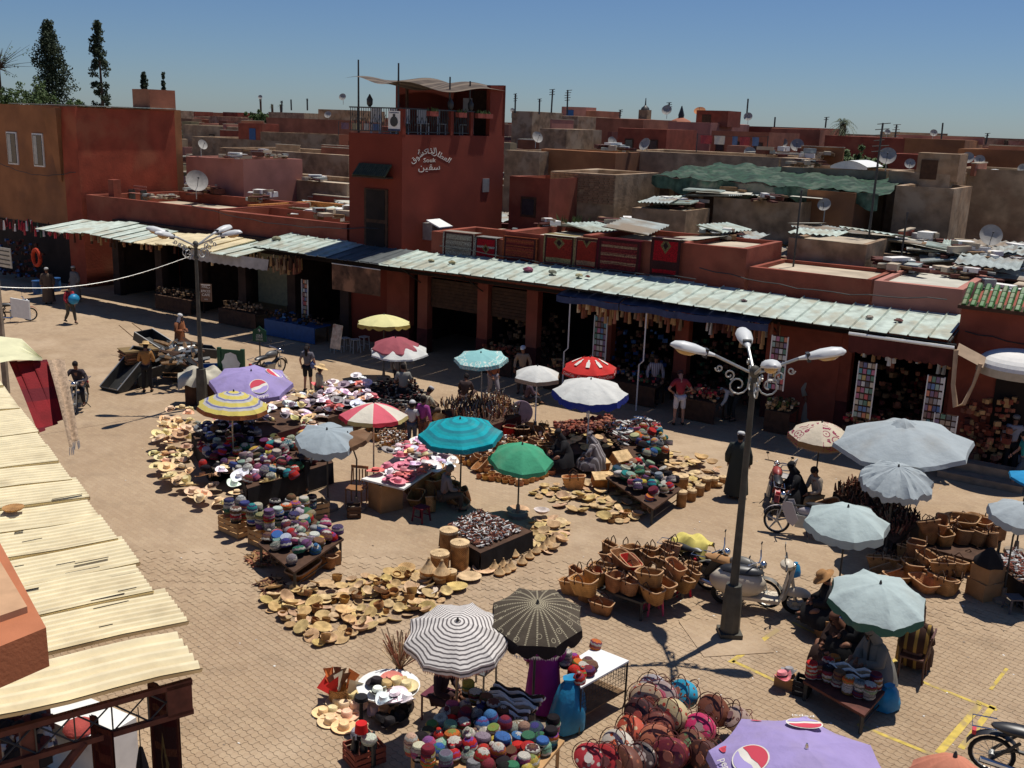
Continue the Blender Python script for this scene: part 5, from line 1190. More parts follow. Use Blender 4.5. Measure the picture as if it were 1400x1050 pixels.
parasol(511, 551, 94, 'pink and cream wedge parasol with red valance', UM['pk'], 2.25, 8, .36, -2, 0, .1, .3, valm=umbmat('red_valance', 'alt', (.62, .05, .07), (.6, .5, .2)), pole='straw')
parasol(447, 586, 88, 'pale grey parasol with tattered edge over the cap sellers', UM['gry'], 2.1, 8, .3, 14, 10, .16, .6, crumple=.03)
parasol(478, 592, 62, 'plain brown parasol tipped behind the pale grey one', UM['tan'], 1.95, 8, .3, 18, -70, .1, .4)
parasol(630, 572, 116, 'bright teal striped parasol in the middle of the square', UM['teal'], 2.3, 8, .36, 6, -20, .12, .4, pole='blackpl')
parasol(713, 606, 90, 'jade green parasol tilted over the little pots', UM['grn'], 1.9, 8, .5, 10, 20, .1, .4)
parasol(658, 482, 74, 'turquoise parasol with white flowered rim', UM['tur'], 2.3, 8, .2, 8, -20, .12, pole='galv')
parasol(735, 500, 68, 'small plain white parasol with tan edge', UM['wht'], 2.1, 6, .4, 3, 0, .12, valm=umbmat('tan_valance', 'plain', (.42, .32, .22)), pole='white')
parasol(808, 518, 104, 'large white parasol showing navy lining under its lifted rim', UM['wht'], 2.35, 8, .34, 6, 0, .2, .5, valm=UM['nav'], crumple=.015, pole='white')
a = parasol(807, 488, 76, 'red cola parasol with white bottle shapes', UM['red'], 2.35, 8, .42, 2, 0, .16, pole='white', rz=.2)
for k in range(8):
    T_, P_, r_ = a[1], a[2], a[3]; c = T_ @ P_(k + .5, .5, .012); e2_ = (T_ @ P_(k + .5, .3) - T_ @ P_(k + .5, .7)).normalized(); e1_ = (T_ @ P_(k + .7, .5) - T_ @ P_(k + .3, .5)).normalized(); nn = e1_.cross(e2_) * (-1 if e1_.cross(e2_).z < 0 else 1)
    pb = [(-.07, -.2), (.07, -.2), (.07, .04), (.03, .12), (.03, .2), (-.03, .2), (-.03, .12), (-.07, .04)]
    MB().add([c + e1_ * x * r_ / 1. + e2_ * y * r_ / 1. + nn * .015 for x, y in pb], [tuple(range(8))]).build('bottle_print', WP, a[0])
    q = T_ @ P_(k + .5, 1.0); q.z -= .11; od = Vector((q.x, q.y, 0)).normalized(); tg = Vector((-od.y, od.x, 0))
    me = text('Coca-Cola', .13, WP, 'lettering', .001); me.transform(Matrix(((tg.x, 0, od.x, 0), (tg.y, 0, od.y, 0), (0, 1, 0, 0), (0, 0, 0, 1)))); me.transform(Matrix.Translation(q + od * .03 - Vector((0, 0, 0)))); put('lettering', me, a[0])
parasol(1124, 577, 88, 'cream parasol with maroon scrollwork and brown fringe', UM['orn'], 2.2, 8, .42, 4, -15, .14, fringe=M['woodp'], valm=umbmat('ochre_valance', 'floral', (.3, .17, .07), (.28, .05, .09), 6, 0, 1))
a = parasol(1238, 578, 184, 'largest plain grey parasol at right with a vent cap', UM['lg'], 2.75, 8, .3, 7, -60, .1)
MB().lathe([(.3, .0), (.16, .1), (.03, .17)], n=16, m=a[1] @ Matrix.Translation((0, 0, .3 * a[3] - .06)), fn=lambda a_, z: 1 + .12 * math.cos(a_ * 8)).build('vent_cap', UM['lg'], a[0], True)
parasol(1228, 636, 100, 'crumpled grey parasol sagging between its ribs', UM['lg'], 2.3, 10, .42, 12, -10, .14, .6, crumple=.06)
parasol(1160, 692, 114, 'pale grey parasol beside the parked motorcycle', UM['pale'], 2.2, 8, .4, 8, -20, .16, .4, crumple=.015)
parasol(1398, 688, 86, 'blue grey parasol cut off by the right picture edge', UM['lg'], 2.2, 8, .4, 10, 20, .14, .4, crumple=.02)
parasol(1203, 795, 134, 'pale blue parasol with tattered green edge in right foreground', UM['pale'], 2.1, 8, .38, 12, -8, .14, .7, crumple=.02, valm=umbmat('dull_green_lining', 'plain', (.05, .14, .11)))
parasol(626, 846, 146, 'white parasol with thin grey ring stripes and pink fringe', UM['bw'], 2.15, 9, .34, 12, 0, .1, fringe=M['pink'], crumple=.02, pole='woodp')
parasol(735, 822, 132, 'dark brown parasol with dotted floral lines and pale fringe', UM['brn'], 2.3, 8, .34, 12, 0, .2, .7, fringe=M['clothw'], valm=UM['blk'])
a = parasol(1102, 1021, 258, 'large lilac cola parasol at the bottom edge', UM['purple'], 2.75, 8, .3, 4, 0, .12, rz=.5, cap='chrome')
for u, v, z_ in ((4.15 - .75, .62, 0), (1.05, .62, 0)): logo_on(a[0], a[1], a[2], 8, u, v, .21, z_)
for u in (3.0, 1.9): MB().add([a[1] @ a[2](u + .09 * math.cos(q), .86 + .035 * math.sin(q), .012) for q in [k * PI / 8 for k in range(16)]], [tuple(range(16))]).build('logo_dot', mat('dot_red', (.55, .06, .09)), a[0])
parasol(1306, 1034, 120, 'salmon parasol crown poking up at the bottom right', UM['sal'], 3.0, 12, .7, 0, 0, .1)
parasol(1412, 646, 60, 'bright blue parasol edge at the right picture border', UM['sky'], 2.0, 8, .35, 10, 60, .05)
# ------------------------------------------------------------------ people
def skinmesh(verts, edges, rad, root=0, lvl=1):
    me = bpy.data.meshes.new('tmp'); me.from_pydata([tuple(v) for v in verts], edges, [])
    o = bpy.data.objects.new('tmp', me); COL.objects.link(o)
    o.modifiers.new('s', 'SKIN'); sv = me.skin_vertices[0].data
    for i, r_ in enumerate(rad): sv[i].radius = r_ if isinstance(r_, tuple) else (r_, r_); sv[i].use_root = (i == root)
    if lvl: ss = o.modifiers.new('u', 'SUBSURF'); ss.levels = lvl
    dg = bpy.context.evaluated_depsgraph_get(); e = o.evaluated_get(dg); m2 = bpy.data.meshes.new_from_object(e)
    vs = [v.co.copy() for v in m2.vertices]; fs = [tuple(p.vertices) for p in m2.polygons]
    bpy.data.objects.remove(o); bpy.data.meshes.remove(m2); bpy.data.meshes.remove(me)
    return vs, fs
def hand(mb, w, d, s=1.0, side=1):
    d = d.normalized(); x = d.cross(Vector((0, 0, 1)));
    if x.length < .2: x = Vector((side, 0, 0))
    x.normalize(); y = x.cross(d)
    mb.sph(w + d * .05 * s, (.036 * s, .036 * s, .05 * s), 8)
    for k, (o_, l_) in enumerate(((-.03, .065), (-.01, .078), (.01, .074), (.03, .058))):
        a = w + d * .08 * s + x * o_ * s; mb.tube([a, a + d * l_ * .5 * s - y * .008, a + d * l_ * s - y * .03 * s], [.0095 * s, .009 * s, .006 * s], 5)
    a = w + d * .03 * s - x * .03 * side * s; mb.tube([a, a - x * .03 * side * s + d * .03 * s, a - x * .03 * side * s + d * .06 * s - y * .02], [.011 * s, .01 * s, .007 * s], 5)
eye_me = MB().sph((0, 0, 0), .011, 6).mesh('eye', M['blackpl'])
POSE = {  # joints in metres for a 1.72 m adult facing +Y: pelvis, chest, neck, head, then left/right elbow, wrist, knee, ankle
    'stand': dict(pel=(0, 0, .92), che=(0, -.01, 1.3), nec=(0, 0, 1.47), hea=(0, .02, 1.6), el=(-.27, -.04, 1.13), wl=(-.26, .08, .9), er=(.27, -.04, 1.13), wr=(.26, .08, .9), kl=(-.1, .02, .49), al=(-.11, -.02, .08), kr=(.1, .02, .49), ar=(.12, .0, .08)),
    'walk': dict(pel=(0, 0, .9), che=(0, .03, 1.28), nec=(0, .06, 1.45), hea=(0, .1, 1.58), el=(-.25, -.12, 1.1), wl=(-.24, -.08, .86), er=(.25, .1, 1.1), wr=(.2, .28, .95), kl=(-.09, .2, .5), al=(-.1, .26, .1), kr=(.09, -.02, .48), ar=(.1, -.32, .13)),
    'hold': dict(pel=(0, 0, .92), che=(0, -.01, 1.3), nec=(0, .02, 1.47), hea=(0, .06, 1.59), el=(-.26, .02, 1.1), wl=(-.12, .26, 1.08), er=(.26, .02, 1.1), wr=(.12, .26, 1.08), kl=(-.1, .02, .49), al=(-.12, -.02, .08), kr=(.1, .02, .49), ar=(.12, .04, .08)),
    'hips': dict(pel=(0, 0, .92), che=(0, .03, 1.3), nec=(0, .07, 1.46), hea=(0, .15, 1.55), el=(-.38, -.02, 1.14), wl=(-.2, .16, 1.0), er=(.36, 0, 1.12), wr=(.18, .18, 1.0), kl=(-.12, .02, .49), al=(-.14, -.02, .08), kr=(.12, .02, .49), ar=(.14, .0, .08)),
    'bend': dict(pel=(0, -.12, .86), che=(0, .22, 1.05), nec=(0, .36, 1.02), hea=(0, .48, .98), el=(-.22, .38, .78), wl=(-.15, .5, .55), er=(.22, .38, .78), wr=(.15, .52, .5), kl=(-.11, 0, .48), al=(-.12, -.06, .08), kr=(.11, 0, .48), ar=(.12, -.02, .08)),
    'sit': dict(pel=(0, 0, .48), che=(0, .06, .86), nec=(0, .1, 1.03), hea=(0, .16, 1.14), el=(-.25, .12, .68), wl=(-.12, .34, .6), er=(.25, .12, .68), wr=(.12, .34, .6), kl=(-.15, .42, .5), al=(-.14, .4, .1), kr=(.15, .42, .5), ar=(.14, .42, .1)),
    'low': dict(pel=(0, 0, .2), che=(0, .1, .56), nec=(0, .14, .73), hea=(0, .22, .83), el=(-.25, .2, .42), wl=(-.1, .38, .36), er=(.25, .2, .42), wr=(.1, .38, .36), kl=(-.28, .36, .32), al=(-.1, .5, .08), kr=(.28, .36, .32), ar=(.1, .5, .08)),
    'ride': dict(pel=(0, 0, .8), che=(0, .12, 1.17), nec=(0, .17, 1.34), hea=(0, .22, 1.47), el=(-.34, .3, 1.05), wl=(-.3, .55, .98), er=(.34, .3, 1.05), wr=(.3, .55, .98), kl=(-.2, .4, .66), al=(-.2, .28, .26), kr=(.2, .4, .66), ar=(.2, .28, .26)),
}
def oc_(o, c, m_=None): o.color = (*c, 1); return o
def person(x, y, face, pose, label, top=(.2, .2, .2), bot=(.05, .05, .07), H_=1.72, robe=None, shorts=False, hat=None, hatc=(.6, .5, .3), hair=(.015, .01, .01), sk='skin', hood=None, sleeves=True, apron=None, z0=0.0, group=None, longhair=False, stripes=None, shoe=(.03, .025, .02), bag=None):
    k = H_ / 1.72; J = {a: Vector(b2) * k for a, b2 in POSE[pose].items()}
    p = G(x, y, z0); t_ = thing('person', label, 'person', p, R(face - 90), group)
    sl = [J['che'] + (J['nec'] - J['che']) * .55 + Vector((s_ * .17 * k, 0, 0)) for s_ in (-1, 1)]
    hl = [J['pel'] + Vector((s_ * .1 * k, 0, -.04 * k)) for s_ in (-1, 1)]
    fo = [J['a' + c] + Vector((0, .14 * k, -.04 * k)) for c in 'lr']
    V = [J['pel'], (J['pel'] + J['che']) / 2, J['che'], J['nec'], J['hea'] - (J['hea'] - J['nec']) * .25, J['hea'] + (J['hea'] - J['nec']) * .35, sl[0], J['el'], J['wl'], sl[1], J['er'], J['wr'], hl[0], J['kl'], J['al'], fo[0], hl[1], J['kr'], J['ar'], fo[1]]
    E_ = [(0, 1), (1, 2), (2, 3), (3, 4), (4, 5), (2, 6), (6, 7), (7, 8), (2, 9), (9, 10), (10, 11), (0, 12), (12, 13), (13, 14), (14, 15), (0, 16), (16, 17), (17, 18), (18, 19)]
    Rr = [(.12, .1), (.115, .09), (.13, .1), .052, (.075, .085), (.078, .09), .06, .042, .03, .06, .042, .03, .085, .058, .04, .032, .085, .058, .04, .032]
    vs, fs = skinmesh(V, E_, [tuple(q * k for q in r_) if isinstance(r_, tuple) else r_ * k for r_ in Rr])
    mb = MB().add(vs, fs)
    hd = (J['hea'] - J['nec']).normalized(); ff = Vector((0, 1, 0)); ff = (ff - hd * ff.dot(hd)).normalized(); HC = J['hea'] + hd * .015
    mb.sph(HC + ff * .085 * k - hd * .005, (.016, .022, .02), 6)                              # nose
    for s_ in (-1, 1): mb.sph(HC + Vector((s_ * .077 * k, 0, 0)), (.012, .022, .03), 6)         # ears
    mb.box(HC + ff * .078 * k - hd * .048, (.045, .012, .01))                                   # mouth
    hand(mb, J['wl'], J['wl'] - J['el'] * .9 - J['wl'] * .1 if False else (J['wl'] - J['el']), k, -1); hand(mb, J['wr'], (J['wr'] - J['er']), k, 1)
    mb.build('body', M[sk], t_, 'all')
    for s_ in (-1, 1): put('eye', eye_me, t_, HC + ff * .078 * k + hd * .018 + Vector((s_ * .03, 0, 0)))
    if robe is None:
        idx = [0, 1, 2, 3, 6, 7, 9, 10] + ([8, 11] if sleeves else []); mp_ = {a: i for i, a in enumerate(idx)}
        vv = [V[a].copy() for a in idx]; rr_ = [(Rr[a] if not isinstance(Rr[a], tuple) else Rr[a]) for a in idx]
        if not sleeves: vv[mp_[7]] = V[6].lerp(V[7], .75); vv[mp_[10]] = V[9].lerp(V[10], .75)
        else:
            vv[mp_[8]] = V[7].lerp(V[8], .9); vv[mp_[11]] = V[10].lerp(V[11], .9)
        vv[mp_[3]] = V[2].lerp(V[3], .75)
        ro = [tuple((q + .022) * k for q in r_) if isinstance(r_, tuple) else (r_ + .02) * k for r_ in rr_]
        es = [(mp_[a], mp_[b2]) for a, b2 in E_ if a in mp_ and b2 in mp_]
        a_, f_ = skinmesh(vv, es, ro); oc_(MB().add(a_, f_).build('shirt', stripes or M['oc'], t_, 'all'), top)
        idx = [0, 12, 13, 16, 17] + ([] if shorts else [14, 18]); mp_ = {a: i for i, a in enumerate(idx)}
        vv = [V[a].copy() for a in idx]
        if not shorts: vv[mp_[14]] = V[13].lerp(V[14], .92); vv[mp_[18]] = V[17].lerp(V[18], .92)
        ro = {0: (.135, .115), 12: .105, 16: .105, 13: .08, 17: .08, 14: .06, 18: .06}
        a_, f_ = skinmesh(vv, [(mp_[a], mp_[b2]) for a, b2 in E_ if a in mp_ and b2 in mp_], [tuple(q * k for q in ro[a]) if isinstance(ro[a], tuple) else ro[a] * k for a in idx])
        oc_(MB().add(a_, f_).build('shorts' if shorts else 'trousers', M['oc'], t_, 'all'), bot)
    else:
        # long robe: rings from hem to neck, then wide sleeves
        if pose in ('stand', 'walk', 'hold', 'hips'):
            rings = [(Vector((0, .0, .1)), .3, .24), (Vector((0, 0, .45)), .27, .21), (J['pel'] / k, .23, .18), (J['pel'].lerp(J['che'], .5) / k, .21, .16), (J['che'] / k, .235, .16), (J['che'].lerp(J['nec'], .6) / k, .2, .13), (J['nec'] / k, .09, .09)]
        elif pose == 'sit':
            rings = [(Vector((0, .38, .08)), .3, .2), (Vector((0, .34, .4)), .3, .26), (Vector((0, .14, .56)), .29, .3), (J['pel'].lerp(J['che'], .55) / k, .24, .2), (J['che'] / k, .25, .17), (J['che'].lerp(J['nec'], .6) / k, .21, .14), (J['nec'] / k, .09, .09)]
        else:
            rings = [(Vector((0, .18, .02)), .46, .42), (Vector((0, .18, .2)), .42, .4), (Vector((0, .1, .36)), .3, .3), (J['pel'].lerp(J['che'], .6) / k, .25, .21), (J['che'] / k, .25, .17), (J['che'].lerp(J['nec'], .6) / k, .21, .14), (J['nec'] / k, .09, .09)]
            if pose == 'bend': rings = [(Vector((0, -.05, .1)), .28, .22), (Vector((0, -.08, .5)), .25, .2), (J['pel'] / k, .22, .2), (J['pel'].lerp(J['che'], .5) / k, .2, .19), (J['che'] / k, .22, .18), (J['nec'] / k, .1, .1)]
        rb = MB(); n = 28; nr = len(rings)
        for j, (c, a_, b_) in enumerate(rings):
            for i in range(n):
                an = 2 * PI * i / n; fl = 1 + (.07 * math.sin(an * 7 + j * .4 + x) + .03 * math.sin(an * 13)) * max(0, 1 - j / 3.5)
                rb.v.append((c.x * k + math.cos(an) * a_ * fl * k, c.y * k + math.sin(an) * b_ * fl * k, c.z * k))
        for j in range(nr - 1):
            for i in range(n): rb.f.append((j * n + i, j * n + (i + 1) % n, (j + 1) * n + (i + 1) % n, (j + 1) * n + i)); rb.k.append(0)
        rb.f.append(tuple((nr - 1) * n + i for i in range(n))); rb.k.append(0)
        oc_(rb.build('robe', stripes or M['oc'], t_, 'all'), robe)
        for a, b2, c in ((6, 7, 8), (9, 10, 11)):
            sv_ = MB().tube([V[a].lerp(V[2], .25), V[a], V[b2], V[b2].lerp(V[c], .85)], [.1 * k, .095 * k, .08 * k, .085 * k], 10)
            oc_(sv_.build('sleeve', stripes or M['oc'], t_, 'all'), robe)
    for i, c in ((14, 15), (18, 19)):
        oc_(MB().tube([V[i] + Vector((0, -.05, -.035)), V[i] + Vector((0, .03, -.035)), V[c] + Vector((0, .02, -.01))], [.045, .048, .034], 8, flat=.8).build('shoe', M['oc'], t_, 'all'), shoe)
    Q = Matrix(((1, 0, 0, HC.x), (0, ff.y, hd.y, HC.y), (0, ff.z, hd.z, HC.z), (0, 0, 0, 1)))
    if hood is not None:
        hm = MB(); hm.grid(lambda u, v: (math.cos(-PI * .28 + u * PI * 1.56 + 0) * 0 + .125 * math.sin((u - .5) * PI * 1.5) * (1 - .25 * v), -.125 * math.cos((u - .5) * PI * 1.5) * (1 - .35 * v) + .02, -.2 + .42 * v - .14 * v * v + (.06 * v if abs(u - .5) < .2 else 0)), 16, 8)
        hm.sph((0, -.03, .1), (.1, .11, .08), 12, cut=-.2); hm.v = [tuple(Q @ Vector(v)) for v in hm.v]
        oc_(hm.build('hood', stripes or M['oc'], t_, 'all'), hood)
    elif hair is not None:
        hb = MB().sph((0, -.012, .02), (.088, .103, .1), 12, cut=-.25, m=Q); hb.sph((0, -.03, -.02), (.082, .085, .09), 10, m=Q)
        if longhair: hb.tube([Q @ Vector((0, -.08, .03)), Q @ Vector((0, -.12, -.1)), Q @ Vector((0, -.11, -.32))], [.07, .065, .03], 8)
        oc_(hb.build('hair', M['oc'], t_, 'all'), hair)
    if hat:
        hb = MB()
        if hat == 'straw': hb.lathe([(.23, .035), (.2, .05), (.115, .06), (.11, .12), (.09, .16), (.03, .165)], n=20, capb=False)
        elif hat == 'cap': hb.sph((0, 0, .035), (.1, .115, .1), 12, cut=0); hb.box((0, .13, .045), (.13, .1, .012))
        elif hat == 'skull': hb.lathe([(.1, .04), (.098, .1), (.07, .13), (.02, .135)], n=14)
        elif hat == 'tall': hb.lathe([(.09, .05), (.075, .2), (.03, .24)], n=14)
        elif hat == 'wrap': hb.lathe([(.1, .0), (.13, .05), (.125, .1), (.07, .16), (.02, .17)], n=14, fn=lambda a, z: 1 + .04 * math.sin(a * 6))
        hb.v = [tuple(Q @ Vector(v)) for v in hb.v]
        oc_(hb.build('hat', M['straw'] if hat == 'straw' else M['oc'], t_, 'all'), hatc)
    if apron: oc_(MB().grid(lambda u, v: (-.18 + .36 * u, .13 + .12 * (1 - v), .35 + .75 * v), 6, 4).build('apron', M['oc'], t_), apron)
    if bag: oc_(MB().sph((.2, .0, .95), (.09, .16, .15), 10).tube([(.18, .02, 1.05), (.0, .12, 1.35), (-.15, 0, 1.42)], .012, 5).build('shoulder_bag', M['oc'], t_, 'all'), bag)
    return t_
S = lambda n_, base, b, f: mat(n_, base, var=.1, wave=(f, 0, b))
person(1005, 680, 70, 'stand', 'man in long dark robe and white skullcap standing in sunlight', robe=(.03, .035, .03), hat='skull', hatc=(.6, .6, .58), H_=1.78)
person(927, 581, 95, 'hips', 'man in red tee shirt and white shorts seen from behind in shade', top=(.3, .03, .04), bot=(.62, .58, .6), shorts=True, H_=1.82, hair=None, hat='skull', hatc=(.05, .02, .02), sleeves=False, sk='skinl')
person(421, 534, 80, 'stand', 'dark haired woman in grey vest and black shorts carrying a bag', top=(.14, .13, .15), bot=(.012, .012, .018), shorts=True, H_=1.66, longhair=True, sleeves=False, sk='skinl', bag=(.12, .15, .3))
person(437, 566, 30, 'hold', 'person in straw hat and khaki vest among the white hats', top=(.3, .26, .2), bot=(.1, .09, .07), H_=1.6, hat='straw', hatc=(1, .9, .7), sk='skin')
person(110, 559, -82, 'ride', 'man in dark jacket riding a small motorcycle toward camera', top=(.035, .025, .03), bot=(.02, .02, .025), H_=1.75)
person(97, 442, -40, 'walk', 'man in red shirt walking with a pale blue sack', top=(.4, .03, .04), bot=(.09, .08, .06), H_=1.72, hat='cap', hatc=(.03, .03, .05))
o = MB().sph((0, 0, 0), (.24, .3, .24), 12).build('sack', M['blueb'], None, True, G(100, 442, 0) + Vector((.16, -.12, 1.12))); tag(o, 'pale blue plastic sack carried by the walking man', 'sack')
person(202, 536, 95, 'hold', 'porter in orange brown shirt and straw hat at the handcarts', top=(.36, .17, .05), bot=(.012, .012, .015), H_=1.72, hat='straw', hatc=(.8, .7, .5))
person(247, 486, -20, 'hold', 'woman in orange brown dress and white headscarf near carts', robe=(.28, .1, .04), hood=(.6, .58, .56), H_=1.62)
person(545, 545, 60, 'stand', 'man in grey brown shirt behind the maroon parasol stall', top=(.2, .17, .14), bot=(.04, .03, .03), H_=1.8, hair=None, hat='skull', hatc=(.55, .53, .5))
person(551, 570, 100, 'hold', 'man in grey print tee shirt and black trousers from behind', top=(.26, .25, .22), bot=(.012, .012, .015), H_=1.78, sleeves=False)
person(579, 572, 40, 'low', 'seated man in beige checked shirt wearing a grey skullcap', top=(.4, .36, .26), bot=(.12, .08, .06), H_=1.8, hat='skull', hatc=(.45, .43, .43), stripes=S('checked_shirt', (.4, .36, .26), (.2, .14, .1), 70), z0=.25)
person(563, 612, 80, 'stand', 'boy in white tee shirt and cap beside a woman in magenta', top=(.55, .53, .52), bot=(.08, .09, .12), H_=1.4, hat='cap', hatc=(.6, .6, .6), sleeves=False)
person(578, 612, 60, 'stand', 'woman in magenta top between the boy and teal parasol', top=(.3, .05, .22), bot=(.16, .07, .05), H_=1.56)
person(420, 672, 180, 'hold', 'vendor in black coat and straw hat behind the cap stacks', top=(.02, .02, .024), bot=(.015, .015, .02), H_=1.58, hat='straw', hatc=(.9, .75, .45))
person(606, 700, 20, 'sit', 'bent vendor in grey cardigan seated under the teal parasol', top=(.22, .18, .17), bot=(.1, .07, .05), H_=1.65, hair=(.14, .13, .12))
person(773, 634, 200, 'low', 'woman in black robe seated in the middle stall', robe=(.01, .009, .011), hood=(.012, .01, .012), H_=1.75, z0=.2)
person(817, 640, 160, 'low', 'person in grey striped robe seated beside the black robed woman', robe=(.22, .19, .19), hood=(.2, .17, .17), H_=1.75, stripes=S('grey_stripe', (.12, .1, .1), (.35, .32, .32), 60), z0=.15)
person(635, 549, 80, 'low', 'crouching person under the turquoise parasol', top=(.05, .03, .03), bot=(.1, .06, .05), H_=1.7)
person(673, 548, -60, 'walk', 'person in grey striped trousers behind the turquoise parasol', top=(.3, .1, .05), bot=(.25, .22, .24), H_=1.74, hat='cap', hatc=(.6, .22, .04))
person(713, 538, -100, 'stand', 'man in tan shirt and white cap in the canopy shade', top=(.3, .22, .15), bot=(.08, .06, .05), H_=1.74, hat='cap', hatc=(.6, .6, .6))
person(719, 552, 10, 'low', 'dark haired person crouching behind the purple round case', top=(.08, .05, .07), bot=(.03, .03, .04), H_=1.65)
person(893, 552, -90, 'stand', 'man in striped shirt standing in the shade of the shops', top=(.4, .36, .38), bot=(.03, .02, .03), H_=1.75, stripes=S('striped_shirt', (.42, .4, .42), (.16, .1, .13), 90))
person(998, 575, 200, 'bend', 'man in white shirt bending down in the shade', top=(.5, .48, .45), bot=(.03, .03, .03), H_=1.75)
person(1104, 579, -70, 'stand', 'man in long grey robe and white cap in canopy shade', robe=(.3, .27, .22), hat='cap', hatc=(.5, .5, .5), H_=1.8)
person(1140, 575, -90, 'sit', 'man in blue shirt sitting in the shade by the racks', top=(.12, .14, .22), bot=(.05, .05, .06), H_=1.7)
person(1256, 566, -90, 'stand', 'person in red top inside the right hand shop', top=(.4, .01, .015), bot=(.3, .02, .03), H_=1.6)
person(1236, 562, -60, 'stand', 'person in dull red shirt beside shop rack', top=(.2, .02, .03), bot=(.05, .03, .04), H_=1.6)
person(67, 415, -70, 'stand', 'man in brown robe in deep shade at far left', robe=(.1, .07, .05), hat='skull', hatc=(.4, .4, .4), H_=1.75)
person(104, 412, -120, 'stand', 'man in pale robe in deep shade at far left', robe=(.2, .19, .18), hat='skull', hatc=(.45, .45, .45), H_=1.75)
person(1091, 684, 180, 'low', 'woman in black robe seated near the parked motorcycles', robe=(.008, .008, .01), hood=(.008, .008, .01), H_=1.75, z0=.28)
person(1114, 702, 200, 'sit', 'man in beige shirt and khaki trousers sitting by the motorcycle', top=(.4, .32, .24), bot=(.28, .21, .12), H_=1.72, sk='skin')
person(1377, 648, -110, 'stand', 'man in pale shirt with tan shoulder bag at right', top=(.36, .35, .38), bot=(.012, .012, .015), H_=1.76, hat='skull', hatc=(.2, .2, .2), bag=(.3, .2, .1))
person(1394, 668, 170, 'walk', 'woman in turquoise top walking at the right picture edge', top=(.02, .25, .26), bot=(.05, .08, .12), H_=1.66, sleeves=False, sk='skinl', shorts=True)
person(1138, 850, 170, 'low', 'vendor in black with wide brown hat beside the white scooter', robe=(.012, .011, .012), hat='straw', hatc=(.45, .3, .18), H_=1.8, z0=.25)
person(1146, 868, -60, 'low', 'toddler in blue top sitting behind the cardboard sack', top=(.1, .16, .38), bot=(.2, .1, .08), H_=1.05, z0=.1)
person(1150, 902, 200, 'low', 'person in brown headscarf crouching by the small cap table', robe=(.04, .02, .015), hood=(.12, .05, .03), H_=1.7)
person(1178, 895, 180, 'low', 'woman in black robe seated behind the small cap table', robe=(.006, .006, .007), hood=(.007, .007, .008), H_=1.95, z0=.22)
person(1199, 928, 200, 'low', 'person in grey hooded robe seated by the small cap table', robe=(.17, .16, .14), hood=(.17, .16, .14), H_=1.8, z0=.15)
person(1243, 925, 60, 'sit', 'person in brown and ochre striped hooded robe on a chair', robe=(.14, .06, .02), hood=(.2, .13, .03), H_=1.75, stripes=S('ochre_stripe', (.045, .018, .01), (.28, .17, .04), 38))
person(741, 975, 85, 'stand', 'vendor in magenta robe under the brown parasol', robe=(.3, .02, .2), H_=1.75, hood=(.2, .02, .12))
person(600, 985, -30, 'sit', 'woman with long dark hair seated under the striped parasol', top=(.03, .015, .02), bot=(.05, .02, .02), H_=1.62, longhair=True, hair=(.03, .015, .012))
# ------------------------------------------------------------------ motorcycles
def wheel(t_, x, r_, w=.06, spokes=5, rimc='galv'):
    n = 20; mb = MB()
    for k in range(n):
        a = 2 * PI * k / n
        for j in range(6): b2 = 2 * PI * j / 6; rr_ = r_ - w / 2 + math.cos(b2) * w / 2; mb.v.append((x + math.cos(a) * rr_, math.sin(b2) * w / 2, r_ + math.sin(a) * rr_))
    mb.f = [(k * 6 + j, k * 6 + (j + 1) % 6, (k + 1) % n * 6 + (j + 1) % 6, (k + 1) % n * 6 + j) for k in range(n) for j in range(6)]; mb.k = [0] * len(mb.f)
    o = mb.build('wheel', M['rubber'], t_, True)
    sp_ = MB()
    for k in range(spokes): a = 2 * PI * k / spokes + .3; sp_.tube([(x, 0, r_), (x + math.cos(a) * (r_ - w), 0, r_ + math.sin(a) * (r_ - w))], [.025, .014] if spokes < 8 else .004, 4)
    sp_.lathe([(.045, -.05), (.045, .05)], n=10, m=Matrix.Translation((x, 0, r_)) @ Matrix.Rotation(PI / 2, 4, 'X'))
    pts = [(x + math.cos(2 * PI * k / n) * (r_ - w * .95), 0, r_ + math.sin(2 * PI * k / n) * (r_ - w * .95)) for k in range(n + 1)]; sp_.tube(pts, .012, 4, cap=False)
    sp_.build('rim', M[rimc], o)
